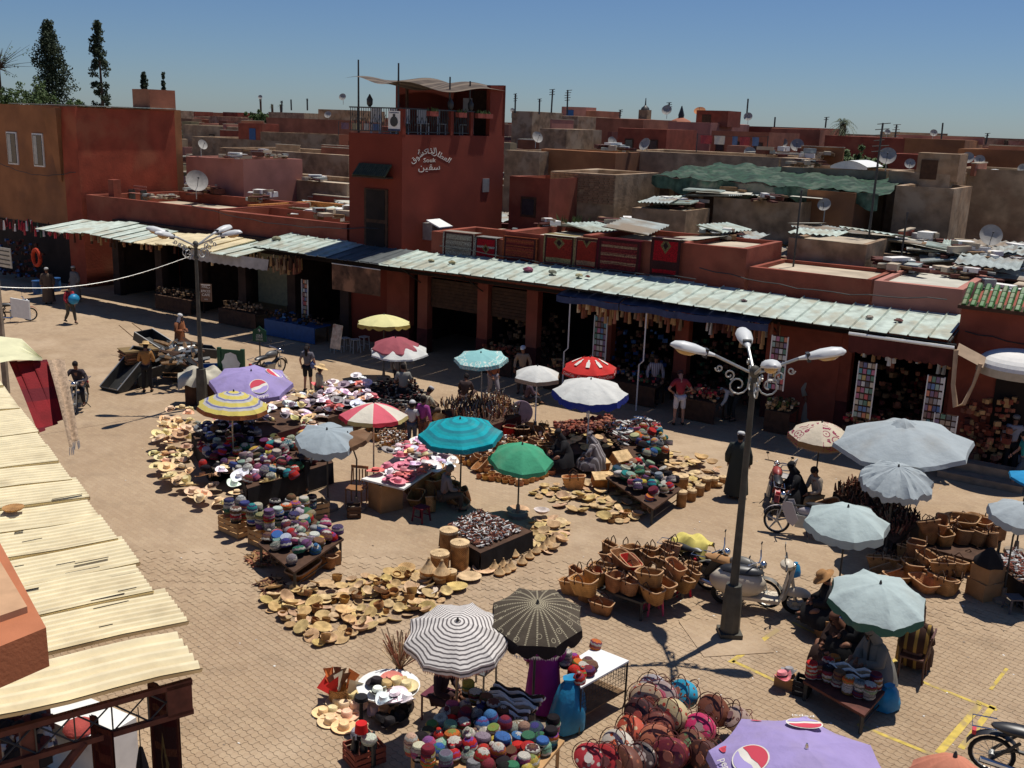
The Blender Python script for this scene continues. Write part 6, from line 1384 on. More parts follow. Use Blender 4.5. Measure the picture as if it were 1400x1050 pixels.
def moto(x, y, rz, label, kind='moped', body=(.4, .4, .4), seat='blackpl', z0=0, cat='motorcycle', sc_=1.0, ride=False):
    p = G(x, y, 0); t_ = thing('scooter' if kind == 'scooter' else 'motorcycle', label, cat, p, (R(8) if not ride else 0, 0, R(rz)) if True else rz)
    t_.scale = (sc_ * 1.06,) * 3; OB = lambda mb, n_: oc_(mb.build(n_, M['ocp'], t_, True), body)
    if kind == 'scooter':
        wheel(t_, .62, .23, .09, 5); wheel(t_, -.55, .23, .09, 5)
        OB(MB().grid(lambda u, v: (.34 + .1 * v + .06 * math.sin(v * 3), -.2 + .4 * u, .28 + .6 * v + 0), 8, 8).grid(lambda u, v: (.38 + .1 * v + .09 * math.cos((u - .5) * PI), -.17 + .34 * u, .3 + .62 * v), 8, 8), 'leg_shield')
        OB(MB().sph((.62, 0, .4), (.24, .09, .13), 12, cut=-.1), 'front_fender')
        OB(MB().sph((-.35, 0, .48), (.48, .22, .27), 14), 'rear_body'); OB(MB().box((.05, 0, .26), (.6, .3, .06)), 'floorboard')
        OB(MB().sph((.42, 0, .93), (.12, .14, .09), 10), 'headset')
        MB().sph((.53, 0, .94), (.03, .06, .05), 8).build('headlight', M['chrome'], t_, True)
        MB().sph((-.3, 0, .72), (.38, .14, .08), 12).build('seat', M[seat], t_, True)
        MB().tube([(.4, -.3, .98), (.42, 0, .97), (.4, .3, .98)], .016, 6).build('handlebar', M['blackpl'], t_)
        MB().tube([(.5, 0, .8), (.62, 0, .23)], .03, 6).build('fork', M['galv'], t_)
        for s_ in (-1, 1): MB().tube([(.4, s_ * .18, 1.0), (.36, s_ * .22, 1.15)], .008, 4).lathe([(.05, 0), (.05, .012)], n=8, m=Matrix.Translation((.36, s_ * .22, 1.18)) @ Matrix.Rotation(PI / 2, 4, 'Y')).build('mirror', M['blackpl'], t_)
        MB().box((.47, 0, .7), (.01, .05, .05)).build('badge', M['blackpl'], t_)
    else:
        rw = .3; wheel(t_, .6, rw, .055, 5 if kind != 'bike' else 14); wheel(t_, -.6, rw, .06, 5 if kind != 'bike' else 14)
        MB().tube([(.45, 0, .85), (.35, 0, .6), (.0, 0, .42), (-.35, 0, .45), (-.6, 0, .3)], .03, 6).tube([(.3, 0, .7), (-.05, 0, .72), (-.4, 0, .7), (-.6, 0, .62)], .025, 6).tube([(-.3, .1, .66), (-.6, .1, .3)], .022, 6).tube([(-.3, -.1, .66), (-.6, -.1, .3)], .022, 6).build('frame', M['metal'], t_)
        for s_ in (-1, 1): MB().tube([(.44, s_ * .06, .88), (.6, s_ * .06, .3)], .018, 6).build('fork', M['galv'], t_)
        OB(MB().grid(lambda u, v: (.34 + .32 * math.sin(u * PI) * 0 + .6 * 0 + .26 + math.cos(u * PI * .9 + .1) * .34, (-.05 + .1 * v), rw + math.sin(u * PI * .9 + .1) * .35), 12, 2), 'front_fender')
        OB(MB().grid(lambda u, v: (-.6 + math.cos(u * PI * .8 + .3) * .35, (-.06 + .12 * v), rw + math.sin(u * PI * .8 + .3) * .36), 12, 2), 'rear_fender')
        if kind == 'moped':
            for s_ in (-1, 1): OB(MB().add([(.5, s_ * .12, .78), (.3, s_ * .2, .8), (.12, s_ * .2, .42), (.22, s_ * .19, .26), (.36, s_ * .16, .34), (.5, s_ * .13, .6), (.48, s_ * .1, .78), (.3, s_ * .17, .8), (.12, s_ * .17, .42), (.22, s_ * .16, .26), (.36, s_ * .13, .34), (.48, s_ * .1, .6)], [(0, 1, 2, 3, 4, 5), (11, 10, 9, 8, 7, 6)] + [(i, (i + 1) % 6, 6 + (i + 1) % 6, 6 + i) for i in range(6)]), 'leg_shield')
            OB(MB().sph((-.1, 0, .6), (.3, .1, .12), 12), 'side_cover')
        else: OB(MB().sph((.12, 0, .82), (.28, .13, .13), 14), 'fuel_tank')
        MB().sph((-.32, 0, .78), (.36, .12, .07), 14).build('seat', M[seat], t_, True)
        eg = MB().box((.02, 0, .38), (.34, .26, .28)).lathe([(.1, -.12), (.1, .12)], n=12, m=Matrix.Translation((0, 0, .34)) @ Matrix.Rotation(PI / 2, 4, 'X'))
        for k in range(4): eg.box((.16 + k * .03, 0, .4), (.015, .22, .2))
        eg.build('engine', M['galv'], t_)
        MB().tube([(.1, -.12, .3), (-.15, -.16, .24), (-.75, -.18, .32)], [.02, .04, .045], 8).build('exhaust', M['chrome'], t_, True)
        MB().tube([(.34, -.33, 1.0), (.42, -.12, .98), (.44, 0, .93), (.42, .12, .98), (.34, .33, 1.0)], .014, 6).build('handlebar', M['chrome'], t_)
        MB().sph((.52, 0, .9), (.07, .08, .08), 10).build('headlight', M['chrome'], t_, True)
        for s_ in (-1, 1): MB().tube([(.38, s_ * .24, 1.0), (.36, s_ * .3, 1.16)], .006, 4).sph((.36, s_ * .3, 1.18), (.012, .05, .03), 6).build('mirror', M['blackpl'], t_)
        MB().box((-.86, 0, .62), (.05, .1, .07)).build('tail_light', M['redp'], t_)
        MB().tube([(-.05, .1, .25), (-.15, .26, .02)], .012, 4).build('side_stand', M['metal'], t_)
        MB().tube([(-.6, .12, .8), (-.9, .12, .78), (-.9, -.12, .78), (-.6, -.12, .8)], .01, 5).build('rack', M['chrome'], t_)
    return t_
moto(110, 559, -82, 'small motorcycle being ridden toward the camera at left', 'bike', (.05, .05, .06), ride=True)
moto(1034, 832, -14, 'cream motor scooter parked beside the front street lamp', 'scooter', (.6, .52, .4), sc_=1.12)
moto(1006, 818, -34, 'moped with long beige seat parked behind the scooter', 'bike', (.15, .14, .12), 'tan_seat' if False else 'card')
moto(958, 800, -32, 'black moped half covered with yellow cloth', 'moped', (.03, .03, .03))
moto(1097, 735, 158, 'silver grey underbone motorcycle parked alone', 'moped', (.42, .38, .38))
moto(1052, 690, 80, 'black motorcycle with red tail light seen from behind', 'bike', (.3, .05, .04))
moto(1418, 1072, -24, 'black motorcycle cut off at the bottom right corner', 'bike', (.02, .02, .022), sc_=1.05)
moto(20, 440, 30, 'motorcycle parked in the shade at far left', 'bike', (.2, .03, .03))
moto(365, 516, 60, 'small motorcycle behind the left lilac parasol', 'bike', (.1, .1, .1))
o = MB(); q0 = G(953, 797, 0)
o.grid(lambda u, v: (-.45 + .8 * u, -.3 + .6 * v, .92 - .5 * max(0, abs(v - .5) * 2 - .45) ** 1.2 + .04 * math.sin(u * 12 + v * 9) + .1 * math.sin(u * 3)), 12, 12)
tag(o.build('cover_cloth', mat('yellow_cloth', (.6, .5, .13), var=.15, scale=5), None, True, q0 + Vector((-.1, .1, 0)), R(-30)), 'yellow cloth thrown over the black moped', 'cloth')
# ------------------------------------------------------------------ goods: prototypes
CN = dict(cream=(1.05, 1.0, .95), white=(1.25, 1.5, 2.5), tan=(.75, .6, .5), brown=(.4, .25, .2), black=(.03, .03, .05), pink=(1.0, .45, .9), rose=(.95, .35, .5), grey=(.45, .5, .8))
DY = dict(red=(.6, .03, .025), orange=(.65, .17, .04), mustard=(.6, .4, .08), cream=(.62, .54, .38), white=(.66, .64, .6), grey=(.3, .28, .28), brown=(.2, .1, .055), maroon=(.24, .03, .045), navy=(.05, .06, .2), blue=(.05, .16, .4), teal=(.03, .26, .3), green=(.05, .2, .1), pink=(.5, .1, .2), purple=(.17, .08, .2), black=(.018, .016, .02), mint=(.28, .42, .34), tan=(.35, .24, .14))
def lm(name, pr, m_, n=18, sm=True, fn=None, caps=(True, True)): return MB().lathe(pr, n=n, fn=fn, capb=caps[0], capt=caps[1]).mesh(name, m_, sm)
def hatmesh(br, cr_h, cr_r, curl, seed):
    rr_ = random.Random(seed)
    def fn(a, z): return 1 + curl * .25 * math.cos(2 * a) * (1 if z < .03 else 0)
    mb = MB(); n = 22; pr = [(br, .035), (br * .99, .043), (br * .8, .022), (cr_r * 1.06, .012), (cr_r, .03), (cr_r * .96, cr_h * .8), (cr_r * .8, cr_h), (cr_r * .35, cr_h * .9), (.005, cr_h * .86)]
    mb.lathe(pr, n=n, fn=fn, capb=False, capt=False)
    mb.v = [(x, y, z + (curl * .12 * (y * y - x * x) / (br * br) * (1 if math.hypot(x, y) > cr_r * 1.1 else 0))) for x, y, z in mb.v]
    me = mb.mesh('hat', [M['straw'], M['clothb']], True); return me
HATS = [hatmesh(.2, .11, .088, .0, 1), hatmesh(.17, .12, .09, .25, 2), hatmesh(.22, .1, .085, .1, 3), hatmesh(.15, .11, .088, .4, 4)]
band_me = MB().lathe([(.093, .032), (.091, .06)], n=18, capb=False, capt=False).mesh('hat_band', M['clothb'], True)
def hat(p, c='cream', where='', tilt=.25, k=None, grp='straw hats for sale', z=0, band=None):
    k = random.randrange(len(HATS)) if k is None else k; s = rnd(.92, 1.1)
    o = put('sun_hat', HATS[k], None, Vector(p) + Vector((0, 0, z)), Euler((rnd(-tilt, tilt), rnd(-tilt, tilt), rnd(0, 6.28))), s); o.color = (*[q * rnd(.85, 1.1) for q in CN[c]], 1)
    if band or (band is None and random.random() < .35): put('hat_band', band_me, o)
    kind = ('broad brimmed', 'curled brim', 'wide floppy', 'narrow brimmed')[k]
    return sw(o, f'{c} {kind} hat {where}', 'hat', grp)
CAPS = []
for m_ in ('knit', 'knit2'):
    CAPS += [lm('cap', [(.09, 0), (.105, .02), (.1, .07), (.085, .11), (.05, .145), (.01, .155)], M[m_], 14), lm('cap', [(.095, 0), (.1, .1), (.085, .125), (.01, .13)], M[m_], 14), lm('cap', [(.085, 0), (.105, .03), (.115, .06), (.1, .1), (.05, .125), (.01, .13)], M[m_], 14)]
pom = lm('cap', [(.09, 0), (.105, .02), (.1, .07), (.085, .11), (.05, .14), (.022, .15), (.035, .165), (.035, .185), (.01, .2)], M['knit2'], 14); CAPS.append(pom)
NC = [0]
def cap(p, where, c=None, z=0, tilt=.25, k=None, sc_=None):
    c = c or random.choice(['red', 'red', 'orange', 'mustard', 'cream', 'white', 'grey', 'grey', 'brown', 'maroon', 'maroon', 'navy', 'blue', 'teal', 'green', 'pink', 'purple', 'black', 'black', 'mint', 'tan', 'brown'])
    k = random.randrange(len(CAPS)) if k is None else k; NC[0] += 1
    o = put(('bobble_hat' if k == 6 else ('beanie', 'crochet_cap', 'slouch_cap')[k % 3]), CAPS[k], None, Vector(p) + Vector((0, 0, z)), Euler((rnd(-tilt, tilt), rnd(-tilt, tilt), rnd(0, 6.28))), sc_ or (rnd(1.1, 1.35) if p[1] > 18.5 else rnd(.95, 1.15))); o.color = (*[q * rnd(.8, 1.15) for q in DY[c]], 1)
    kind = 'pompom' if k == 6 else ('plain', 'flat topped', 'slouchy')[k % 3]; pt = ' patterned' if 3 <= k < 6 else ''
    return sw(o, f'{c} {kind}{pt} knitted cap {where}', 'cap', 'knitted caps for sale')
def ngon(n, r, rz=0): return [(math.cos(2 * PI * k / n + rz) * r, math.sin(2 * PI * k / n + rz) * r) for k in range(n)]
BOWL = [lm('bowl', [(.07, 0), (.12, .03), (.15, .075), (.158, .08), (.142, .075), (.11, .04), (.02, .02)], M['wicker'], 18, caps=(True, True)), lm('bowl', [(.11, 0), (.15, .02), (.17, .035), (.16, .038), (.1, .018), (.02, .014)], M['wicker'], 18), lm('bowl', [(.08, 0), (.095, .05), (.1, .12), (.095, .122), (.08, .04), (.02, .03)], M['weave'], 16), lm('bowl', [(.13, 0), (.14, .015), (.02, .02)], M['wicker'], 18)]
def bowl(p, where, k=None, s=None, tilt=.3, z=0, c=None):
    k = random.choice((0, 0, 1, 1, 2, 3)) if k is None else k; s = s or rnd(.6, 1.15)
    o = put(('deep_bowl', 'shallow_dish', 'round_pot', 'straw_disc')[k], BOWL[k], None, Vector(p) + Vector((0, 0, z)), Euler((rnd(-tilt, tilt), rnd(-tilt, tilt), rnd(0, 6))), s); g_ = rnd(.75, 1.12); c = c or (g_, g_ * rnd(.88, 1.05), g_ * rnd(.7, 1.05)); o.color = (*c, 1)
    sz = 'small' if s < .78 else 'large' if s > 1.0 else 'middling'
    return sw(o, f'{sz} ' + ('deep woven straw bowl', 'shallow woven straw dish', 'round brown lidless pot', 'flat woven straw disc')[k] + ' ' + where, 'basketware', 'woven dishes and bowls')
def tote_mesh(w, d, h, fl=1.15, han=True, m_='weave', n=20):
    mb = MB(); 
    def ring(z, f, ins=0): return [((w / 2 * f - ins) * (abs(math.cos(a)) ** .42) * (1 if math.cos(a) > 0 else -1), (d / 2 * f - ins) * (abs(math.sin(a)) ** .42) * (1 if math.sin(a) > 0 else -1), z) for a in [2 * PI * k / n for k in range(n)]]
    rs_ = [ring(0, .85), ring(h * .5, 1.0), ring(h, fl), ring(h, fl, .02), ring(h * .3, .95, .02), ring(.03, .8, .02)]
    for r_ in rs_: mb.v += r_
    for j in range(5): mb.f += [(j * n + i, j * n + (i + 1) % n, (j + 1) * n + (i + 1) % n, (j + 1) * n + i) for i in range(n)]
    mb.f += [tuple(range(n - 1, -1, -1)), tuple(5 * n + i for i in range(n))]; mb.k = [0] * len(mb.f)
    return mb.mesh('tote', M[m_], True)
def handle_mesh(w, d, h, fl): 
    mb = MB()
    mb.tube([(-w * .2, d / 2 * fl, h * .8), (-w * .18, d / 2 * fl, h * 1.25), (0, d / 2 * fl * .9, h * 1.5), (w * .18, d / 2 * fl, h * 1.25), (w * .2, d / 2 * fl, h * .8)], .011, 5)
    return mb.mesh('handle', M['woodd'])
TD = [(.42, .22, .26, 1.15), (.34, .3, .3, 1.1), (.5, .28, .2, 1.25), (.3, .16, .3, 1.1)]
LIFT = lambda p, z: (lambda q: G(q[0], q[1], z))(proj(Vector(p)))
TOTE = [tote_mesh(*q) for q in TD]; HAND = [handle_mesh(*q) for q in TD]; rim_me = [MB().tube([((q[0] / 2 * q[3]) * (abs(math.cos(a)) ** .42) * (1 if math.cos(a) > 0 else -1), (q[1] / 2 * q[3]) * (abs(math.sin(a)) ** .42) * (1 if math.sin(a) > 0 else -1), q[2]) for a in [2 * PI * k / 20 for k in range(21)]], .012, 5, cap=False).mesh('rim', mat('rim_binding', (.5, .3, .16))) for q in TD]
def tote(p, where, k=None, s=None, z=0, tilt=.25, c=None, rz=None, cn=''):
    k = random.randrange(4) if k is None else k; s = s or rnd(.85, 1.15)
    if z: p = LIFT(p, z); z = 0
    o = put('basket', TOTE[k], None, Vector(p) + Vector((0, 0, z)), Euler((rnd(-tilt, tilt), rnd(-tilt, tilt), rnd(0, 6) if rz is None else rz)), s); g_ = rnd(.6, 1.1); o.color = (*(c or (g_, g_ * rnd(.8, 1), g_ * rnd(.75, 1))), 1)
    put('rim', rim_me[k], o)
    if k != 2: put('handle', HAND[k], o); put('handle', HAND[k], o, rot=PI)
    return sw(o, (cn + ' ' if cn else ('dark ' if g_ < .75 else '')) + ('oval woven shopping basket', 'round deep woven basket', 'wide open woven basket', 'slim tall woven basket')[k] + ' ' + where, 'basket', 'woven baskets')
DRUM = lm('drum', [(.2, 0), (.22, .2), (.21, .42), (.225, .42), (.23, .47), (.15, .5), (.03, .51), (.03, .53), (.01, .53)], M['weave'], 22)
def drum(x, y, r_, h_, where, z=0, lid='wicker'):
    t_ = thing('lidded_basket', '', 'basket', G(x, y, z), rnd(0, 3)); o = MB().lathe([(r_ * .95, 0), (r_, h_ * .5), (r_ * .97, h_)], n=22).build('body', M['weave'], t_, True); o.color = (.85, .8, .75, 1)
    o = MB().lathe([(r_ * 1.03, h_ - .03), (r_ * 1.04, h_ + .03), (r_ * .7, h_ + .05), (.03, h_ + .06), (.02, h_ + .075)], n=22).build('lid', M[lid], t_, True); o.color = (1, 1, 1, 1)
    return sw(t_, f'{"tall" if h_ > .4 else "short"} drum shaped basket {where}', 'basket', 'lidded drum baskets')
def tagine(x, y, s, where, z=0):
    t_ = thing('tagine_basket', '', 'basket', G(x, y, z), rnd(0, 3)); t_.scale = (s, s, s)
    o = MB().lathe([(.1, 0), (.17, .05), (.18, .1), (.1, .1)], n=18).build('base', M['weave'], t_, True); o.color = (.9, .8, .7, 1)
    o = MB().lathe([(.175, .1), (.13, .15), (.07, .24), (.035, .31), (.02, .34), (.03, .36), (.01, .38)], n=18).build('lid', M['wicker'], t_, True); o.color = (.85, .8, .75, 1)
    return sw(t_, f'{"large" if s > 1 else "small"} cone lidded basket {where}', 'basket', 'cone lidded baskets')
def inpoly(x, y, P_):
    c = False; n = len(P_)
    for i in range(n):
        (x1, y1), (x2, y2) = P_[i], P_[i - 1]
        if (y1 > y) != (y2 > y) and x < (x2 - x1) * (y - y1) / (y2 - y1) + x1: c = not c
    return c
def scat(poly, z, n, md, fn, jz=0.0, tries=60):
    P_ = [tuple(G(x, y, z).xy) for x, y in poly]; xs = [p[0] for p in P_]; ys = [p[1] for p in P_]; got = []
    for _ in range(n * tries):
        if len(got) >= n: break
        x, y = rnd(min(xs), max(xs)), rnd(min(ys), max(ys))
        if inpoly(x, y, P_) and all((x - a) ** 2 + (y - b2) ** 2 > md * md for a, b2 in got): got.append((x, y)); fn(Vector((x, y, z + rnd(0, jz))))
    return got
def table(quad, z, label, m_='woodd', skirt=None, legs=True, th=.05):
    q = [G(x, y, z) for x, y in quad]; c = sum(q, Vector()) / 4; t_ = thing('stall_table', label, 'table', (c.x, c.y, 0), 0)
    if (q[1] - q[0]).cross(q[2] - q[1]).z < 0: q = q[::-1]
    L_ = [(p.x - c.x, p.y - c.y) for p in q]
    MB().prism(L_, z - th, z - .006).build('top', M[m_], t_)
    if skirt:
        for i in range(4):
            a, b2 = Vector((*L_[i], 0)), Vector((*L_[(i + 1) % 4], 0)); nrm = Vector((b2.y - a.y, a.x - b2.x, 0)).normalized() * .015
            MB().grid(lambda u, v: tuple(a.lerp(b2, u) * (1) + nrm * (1 + 2 * v * abs(math.sin(u * 14))) + Vector((0, 0, (z - .01) * (1 - v) + .03 * v))), 14, 3).build('skirt', M[skirt], t_, True)
    elif legs:
        for (x, y) in L_: MB().box((x * .92, y * .92, (z - th) / 2), (.05, .05, z - th)).build('leg', M['metal' if m_ != 'woodp' else 'woodp'], t_)
        MB().tube([(L_[0][0] * .92, L_[0][1] * .92, z * .35), (L_[1][0] * .92, L_[1][1] * .92, z * .35)], .015, 5).build('rail', M['metal'], t_)
    return t_
def stuffy(name, poly, z, n, mats, label, shape='chip', s=.05, hz=.12, parent=None, cat='goods'):
    P_ = [tuple(G(x, y, z).xy) for x, y in poly]; xs = [p[0] for p in P_]; ys = [p[1] for p in P_]; mb = MB(); k = 0
    while k < n:
        x, y = rnd(min(xs), max(xs)), rnd(min(ys), max(ys))
        if not inpoly(x, y, P_): continue
        k += 1; zz = z + rnd(0, hz) * .5; m_ = random.randrange(len(mats))
        if shape == 'chip': mb.box((x, y, zz + s * .3), (s * rnd(.5, 1.3), s * rnd(.3, .9), s * rnd(.3, 1.0)), rnd(0, 3), k=m_)
        elif shape == 'stick':
            a = Vector((x, y, zz)); mb.tube([a, a + Vector((rnd(-.1, .1), rnd(-.1, .1), hz * rnd(.7, 1.6)))], [s * .35, s * .25], 4, k=m_)
        elif shape == 'ball': mb.sph((x, y, zz + s * .4), s * rnd(.4, .8), 6, k=m_)
        else:
            a = Vector((x, y, zz + s * .3)); d = Vector((rnd(-1, 1), rnd(-1, 1), rnd(-.2, .4))).normalized() * s * rnd(.8, 1.6); mb.tube([a - d, a, a + d], [.2 * s, .3 * s, .15 * s], 4, k=m_)
    o = mb.build(name, mats); return tag(o, label, cat, kind='stuff')
def cbox(x, y, d, rz, label, m_='card', z=0.0, name='cardboard_box', flaps=False):
    p = G(x, y, 0); t_ = thing(name, label, 'box', (p.x, p.y, z), R(rz)); w, l, h = d
    if m_ == 'card':
        MB().box((0, 0, h / 2), (w, l, h)).build('body', M['card'], t_); MB().box((0, 0, h + .003), (w * .1, l * 1.002, .006)).build('tape', M['tan'], t_)
        if flaps:
            for s_ in (-1, 1): MB().box((s_ * (w / 2 + .08), 0, h - .03), (.2, l, .008), m=Matrix.Translation((0, 0, 0))).build('flap', M['card'], t_)
    else:                                                  # slatted wooden crate
        for s_ in (-1, 1):
            for k in range(3):
                MB().box((0, s_ * l / 2, h * (.18 + k * .32)), (w, .015, h * .24)).build('slat', M[m_], t_); MB().box((s_ * w / 2, 0, h * (.18 + k * .32)), (.015, l, h * .24)).build('slat', M[m_], t_)
        for a in (-1, 1):
            for b2 in (-1, 1): MB().box((a * (w / 2 - .02), b2 * (l / 2 - .02), h / 2), (.035, .035, h)).build('corner_post', M[m_], t_)
        MB().box((0, 0, .02), (w, l, .02)).build('floor', M[m_], t_)
    return t_
def stack(x, y, z, n, where, cols=None, gap=.055):
    p = G(x, y, z)
    for k in range(n): cap(p + Vector((rnd(-.01, .01), rnd(-.01, .01), k * gap)), where, random.choice(cols) if cols else None, 0, .05, k=random.choice((1, 3, 4, 5)), sc_=1.2 if y < 850 else 1.0)
# ------------------------------------------------------------------ hat stall at left
W1 = 'at the left hat stall'
def hc(cs, where, z=0, tilt=.35): return lambda p: hat(p, random.choice(cs), where, tilt, z=z)
scat([(213, 592), (238, 566), (266, 572), (258, 612), (262, 640), (266, 678), (222, 662), (210, 630)], .12, 50, .24, hc(['cream', 'cream', 'tan', 'cream'], 'on the outer edge of left stall'), .35)
scat([(266, 656), (305, 636), (348, 672), (345, 700), (300, 716), (266, 690)], .1, 20, .27, hc(['cream', 'cream', 'cream', 'tan'], 'in front of the left stall'), .2)
scat([(290, 640), (345, 628), (385, 650), (350, 680), (318, 668)], .55, 12, .3, hc(['cream', 'white', 'tan', 'grey'], 'above the cream ones in left stall'), .1)
table([(262, 592), (330, 572), (358, 600), (290, 640)], .5, 'dark cloth covered table under the ringed parasol', 'woodd', 'clothb')
table([(318, 618), (425, 590), (455, 632), (338, 668)], .6, 'long table under the coloured caps of left stall', 'woodd', 'clothb')
scat([(256, 590), (300, 575), (340, 575), (300, 600)], .5, 22, .17, hc(['white', 'cream', 'pink', 'grey'], 'at back of the ringed parasol'), .15)
scat([(268, 592), (335, 574), (355, 600), (335, 640), (280, 650)], .5, 66, .125, lambda p: cap(p, 'under the ringed parasol', random.choice(['black', 'black', 'grey', 'maroon', 'navy', 'brown', 'red', 'white', 'purple']), 0, .3), .25)
tw_, cb2 = table([(335, 562), (430, 540), (452, 572), (350, 600)], .55, 'table under the white hats behind the ringed parasol', 'woodd', 'maroon'), 0
scat([(330, 562), (425, 538), (455, 572), (440, 592), (372, 582), (345, 592)], .55, 52, .2, hc(['white', 'white', 'cream', 'grey', 'cream'], 'on the table between parasols', 0, .4), .25)
scat([(325, 618), (425, 592), (452, 630), (400, 658), (335, 664)], .6, 84, .12, lambda p: cap(p, 'on the long left table', None, 0, .4), .18)
for i, (x, y, n) in enumerate([(313, 700, 6), (323, 708, 5), (335, 704, 6), (345, 712, 7), (357, 716, 5), (368, 718, 7), (380, 712, 6), (392, 706, 6), (404, 700, 5), (416, 694, 5), (426, 688, 4), (330, 694, 5), (352, 700, 4), (376, 696, 5), (398, 688, 4)]): stack(x, y + 6, .42, n, 'in the tall stacks of left stall')
for i, (x, y, d, rz) in enumerate([(322, 728, (.75, .4, .38), -40), (362, 744, (.6, .45, .38), -38), (400, 722, (.6, .45, .4), 35), (430, 708, (.6, .4, .42), 35)]): tag(cbox(x, y, d, rz, '', 'woodp', .0, 'plywood_crate'), ['leftmost plywood crate under the cap stacks', 'plywood crate under middle of the cap stacks', 'plywood crate right of the tall cap stacks', 'rightmost plywood crate beside the black coated vendor'][i])
table([(352, 742), (418, 700), (470, 736), (402, 782)], .52, 'metal legged table of mixed caps nearest the bowls')
scat([(358, 740), (418, 704), (464, 736), (402, 776)], .52, 46, .125, lambda p: cap(p, 'on the metal legged table', None, 0, .45), .12)
tote(G(415, 788), 'under the metal legged cap table', 2, 1.3, 0, .1, (.9, .7, .5)); tote(G(445, 775), 'under the metal legged cap table', 0, 1.1, 0, .1)
cbox(447, 770, (.5, .4, .3), 30, 'cardboard box under the metal legged cap table')
stuffy('dried_sticks', [(335, 762), (365, 752), (385, 772), (350, 780)], 0, 130, [M['woodp'], M['wood'], M['terra']], 'scatter of dried twigs beside the left stall', 'twig', .07)
stuffy('dried_sticks', [(350, 800), (375, 790), (400, 808), (372, 822)], 0, 150, [M['woodp'], M['wood'], M['rust']], 'scatter of dried flower heads by the bowls', 'twig', .07)
# bowls on the ground
BF = [(357, 822), (372, 806), (430, 800), (500, 790), (548, 782), (585, 786), (612, 812), (600, 832), (528, 852), (480, 872), (436, 884), (402, 862), (372, 842)]
scat(BF, 0, 125, .2, lambda p: bowl(p, 'in the left ground display'), .04)
scat(BF, .06, 55, .24, lambda p: bowl(p, 'in the left ground display', None, None, .6), .06)
bowl(G(583, 812), 'pale blue rimmed', 1, 1.4, .05, .05, (1.1, 1.3, 1.9))
for x, y, s in ((623, 806, 1.5), (642, 792, 1.5), (661, 781, 1.5), (630, 781, 1.2), (548, 790, 1.4), (556, 782, 1.2)): bowl(G(x, y), 'beside the drum baskets', 1 if x > 600 else 0, s, .12, .03)
drum(601, 782, .2, .42, 'by the dark trinket table'); drum(628, 778, .2, .6, 'by the dark trinket table'); drum(613, 760, .2, .6, 'by the dark trinket table')
for x, y, s in ((583, 797, .95), (600, 800, 1.0), (616, 794, .9)): drum(x, y, .13 * s + .01, .2, 'at the foot of the tall drums')
for x, y in ((586, 786), (604, 789)): tagine(x, y, 1.05, 'on top of the short drums', .22)
for x, y in ((664, 775), (676, 779), (679, 768), (688, 776), (683, 787), (692, 784), (698, 780), (703, 762), (714, 772), (724, 764), (733, 757), (742, 753), (748, 747), (756, 742), (708, 753), (720, 750)): tagine(x, y, rnd(.6, .75), 'right of the trinket table')
scat([(722, 718), (748, 708), (778, 716), (776, 742), (750, 758), (728, 744)], 0, 34, .17, lambda p: bowl(p, 'right of the trinket table', random.choice((1, 3, 0)), None), .05)
bowl(G(740, 708), 'silver metal on a stand', 0, 1.25, .05, .12, (1.0, 1.2, 2.0)); bowl(G(708, 702), 'behind the trinket table', 1, 1.7, .05, .05)
qt = [(602, 724), (655, 696), (728, 726), (657, 756)]
table(qt, .45, 'low dark box table heaped with small trinkets', 'woodd', 'clothb', th=.1)
stuffy('trinkets', [(612, 722), (655, 700), (715, 726), (657, 750)], .45, 950, [M['rust'], M['woodd'], M['clothw'], M['terra'], M['galv'], M['maroon']], 'mass of small red brown trinkets on the dark table', 'twig', .055, .14)
# pink hat table and basket pile
t_ = table([(494, 654), (548, 634), (604, 634), (552, 668)], .78, 'white cloth covered table with pink hats', 'clothw', None, False)
cbox(527, 694, (.62, .62, .7), 38, 'big taped cardboard box under the pink hats', flaps=False)
scat([(500, 652), (548, 636), (590, 640), (552, 664)], .79, 13, .24, hc(['pink', 'rose', 'white', 'rose', 'pink'], 'on the big cardboard box', 0, .2), .06)
scat([(530, 625), (560, 606), (612, 612), (622, 636), (590, 650)], .6, 34, .22, hc(['white', 'cream', 'grey', 'pink', 'white'], 'right of the pink hats', 0, .4), .2)
table([(528, 632), (560, 610), (616, 616), (604, 648)], .55, 'cloth covered table under mixed white hats', 'clothw', 'pink')
for x, y, k, z in ((572, 690, 1, 0), (560, 678, 0, .1), (585, 680, 1, .1), (600, 668, 0, .3), (578, 664, 2, .35), (612, 676, 1, .1), (622, 690, 0, 0), (590, 700, 3, 0), (636, 686, 1, 0), (606, 655, 2, .5), (564, 660, 3, .4)): tote(G(x, y), 'in the pile by the bent vendor', k, rnd(1.0, 1.3), z, .6)
def stool(x, y, c, label, h_=.4, w=.3, m_=None):
    t_ = thing('stool', label, 'stool', G(x, y), rnd(0, 1)); mm = m_ or M['oc']
    oc_(MB().box((0, 0, h_), (w, w, .03)).build('seat', mm, t_), c)
    for a in (-1, 1):
        for b2 in (-1, 1): oc_(MB().tube([(a * w * .52, b2 * w * .52, 0), (a * w * .4, b2 * w * .4, h_)], .022, 5).build('leg', mm, t_), c)
        oc_(MB().tube([(a * w * .48, -w * .48, h_ * .4), (a * w * .48, w * .48, h_ * .4)], .014, 4).build('rung', mm, t_), c)
    return t_
stool(576, 712, (.12, .01, .02), 'dark red cushioned stool left of trinket table', .35); stool(893, 838, (.6, .08, .14), 'pink plastic stool under the basket table', .45); stool(932, 812, (.6, .02, .05), 'bright red plastic stool by the black moped', .35, .28)
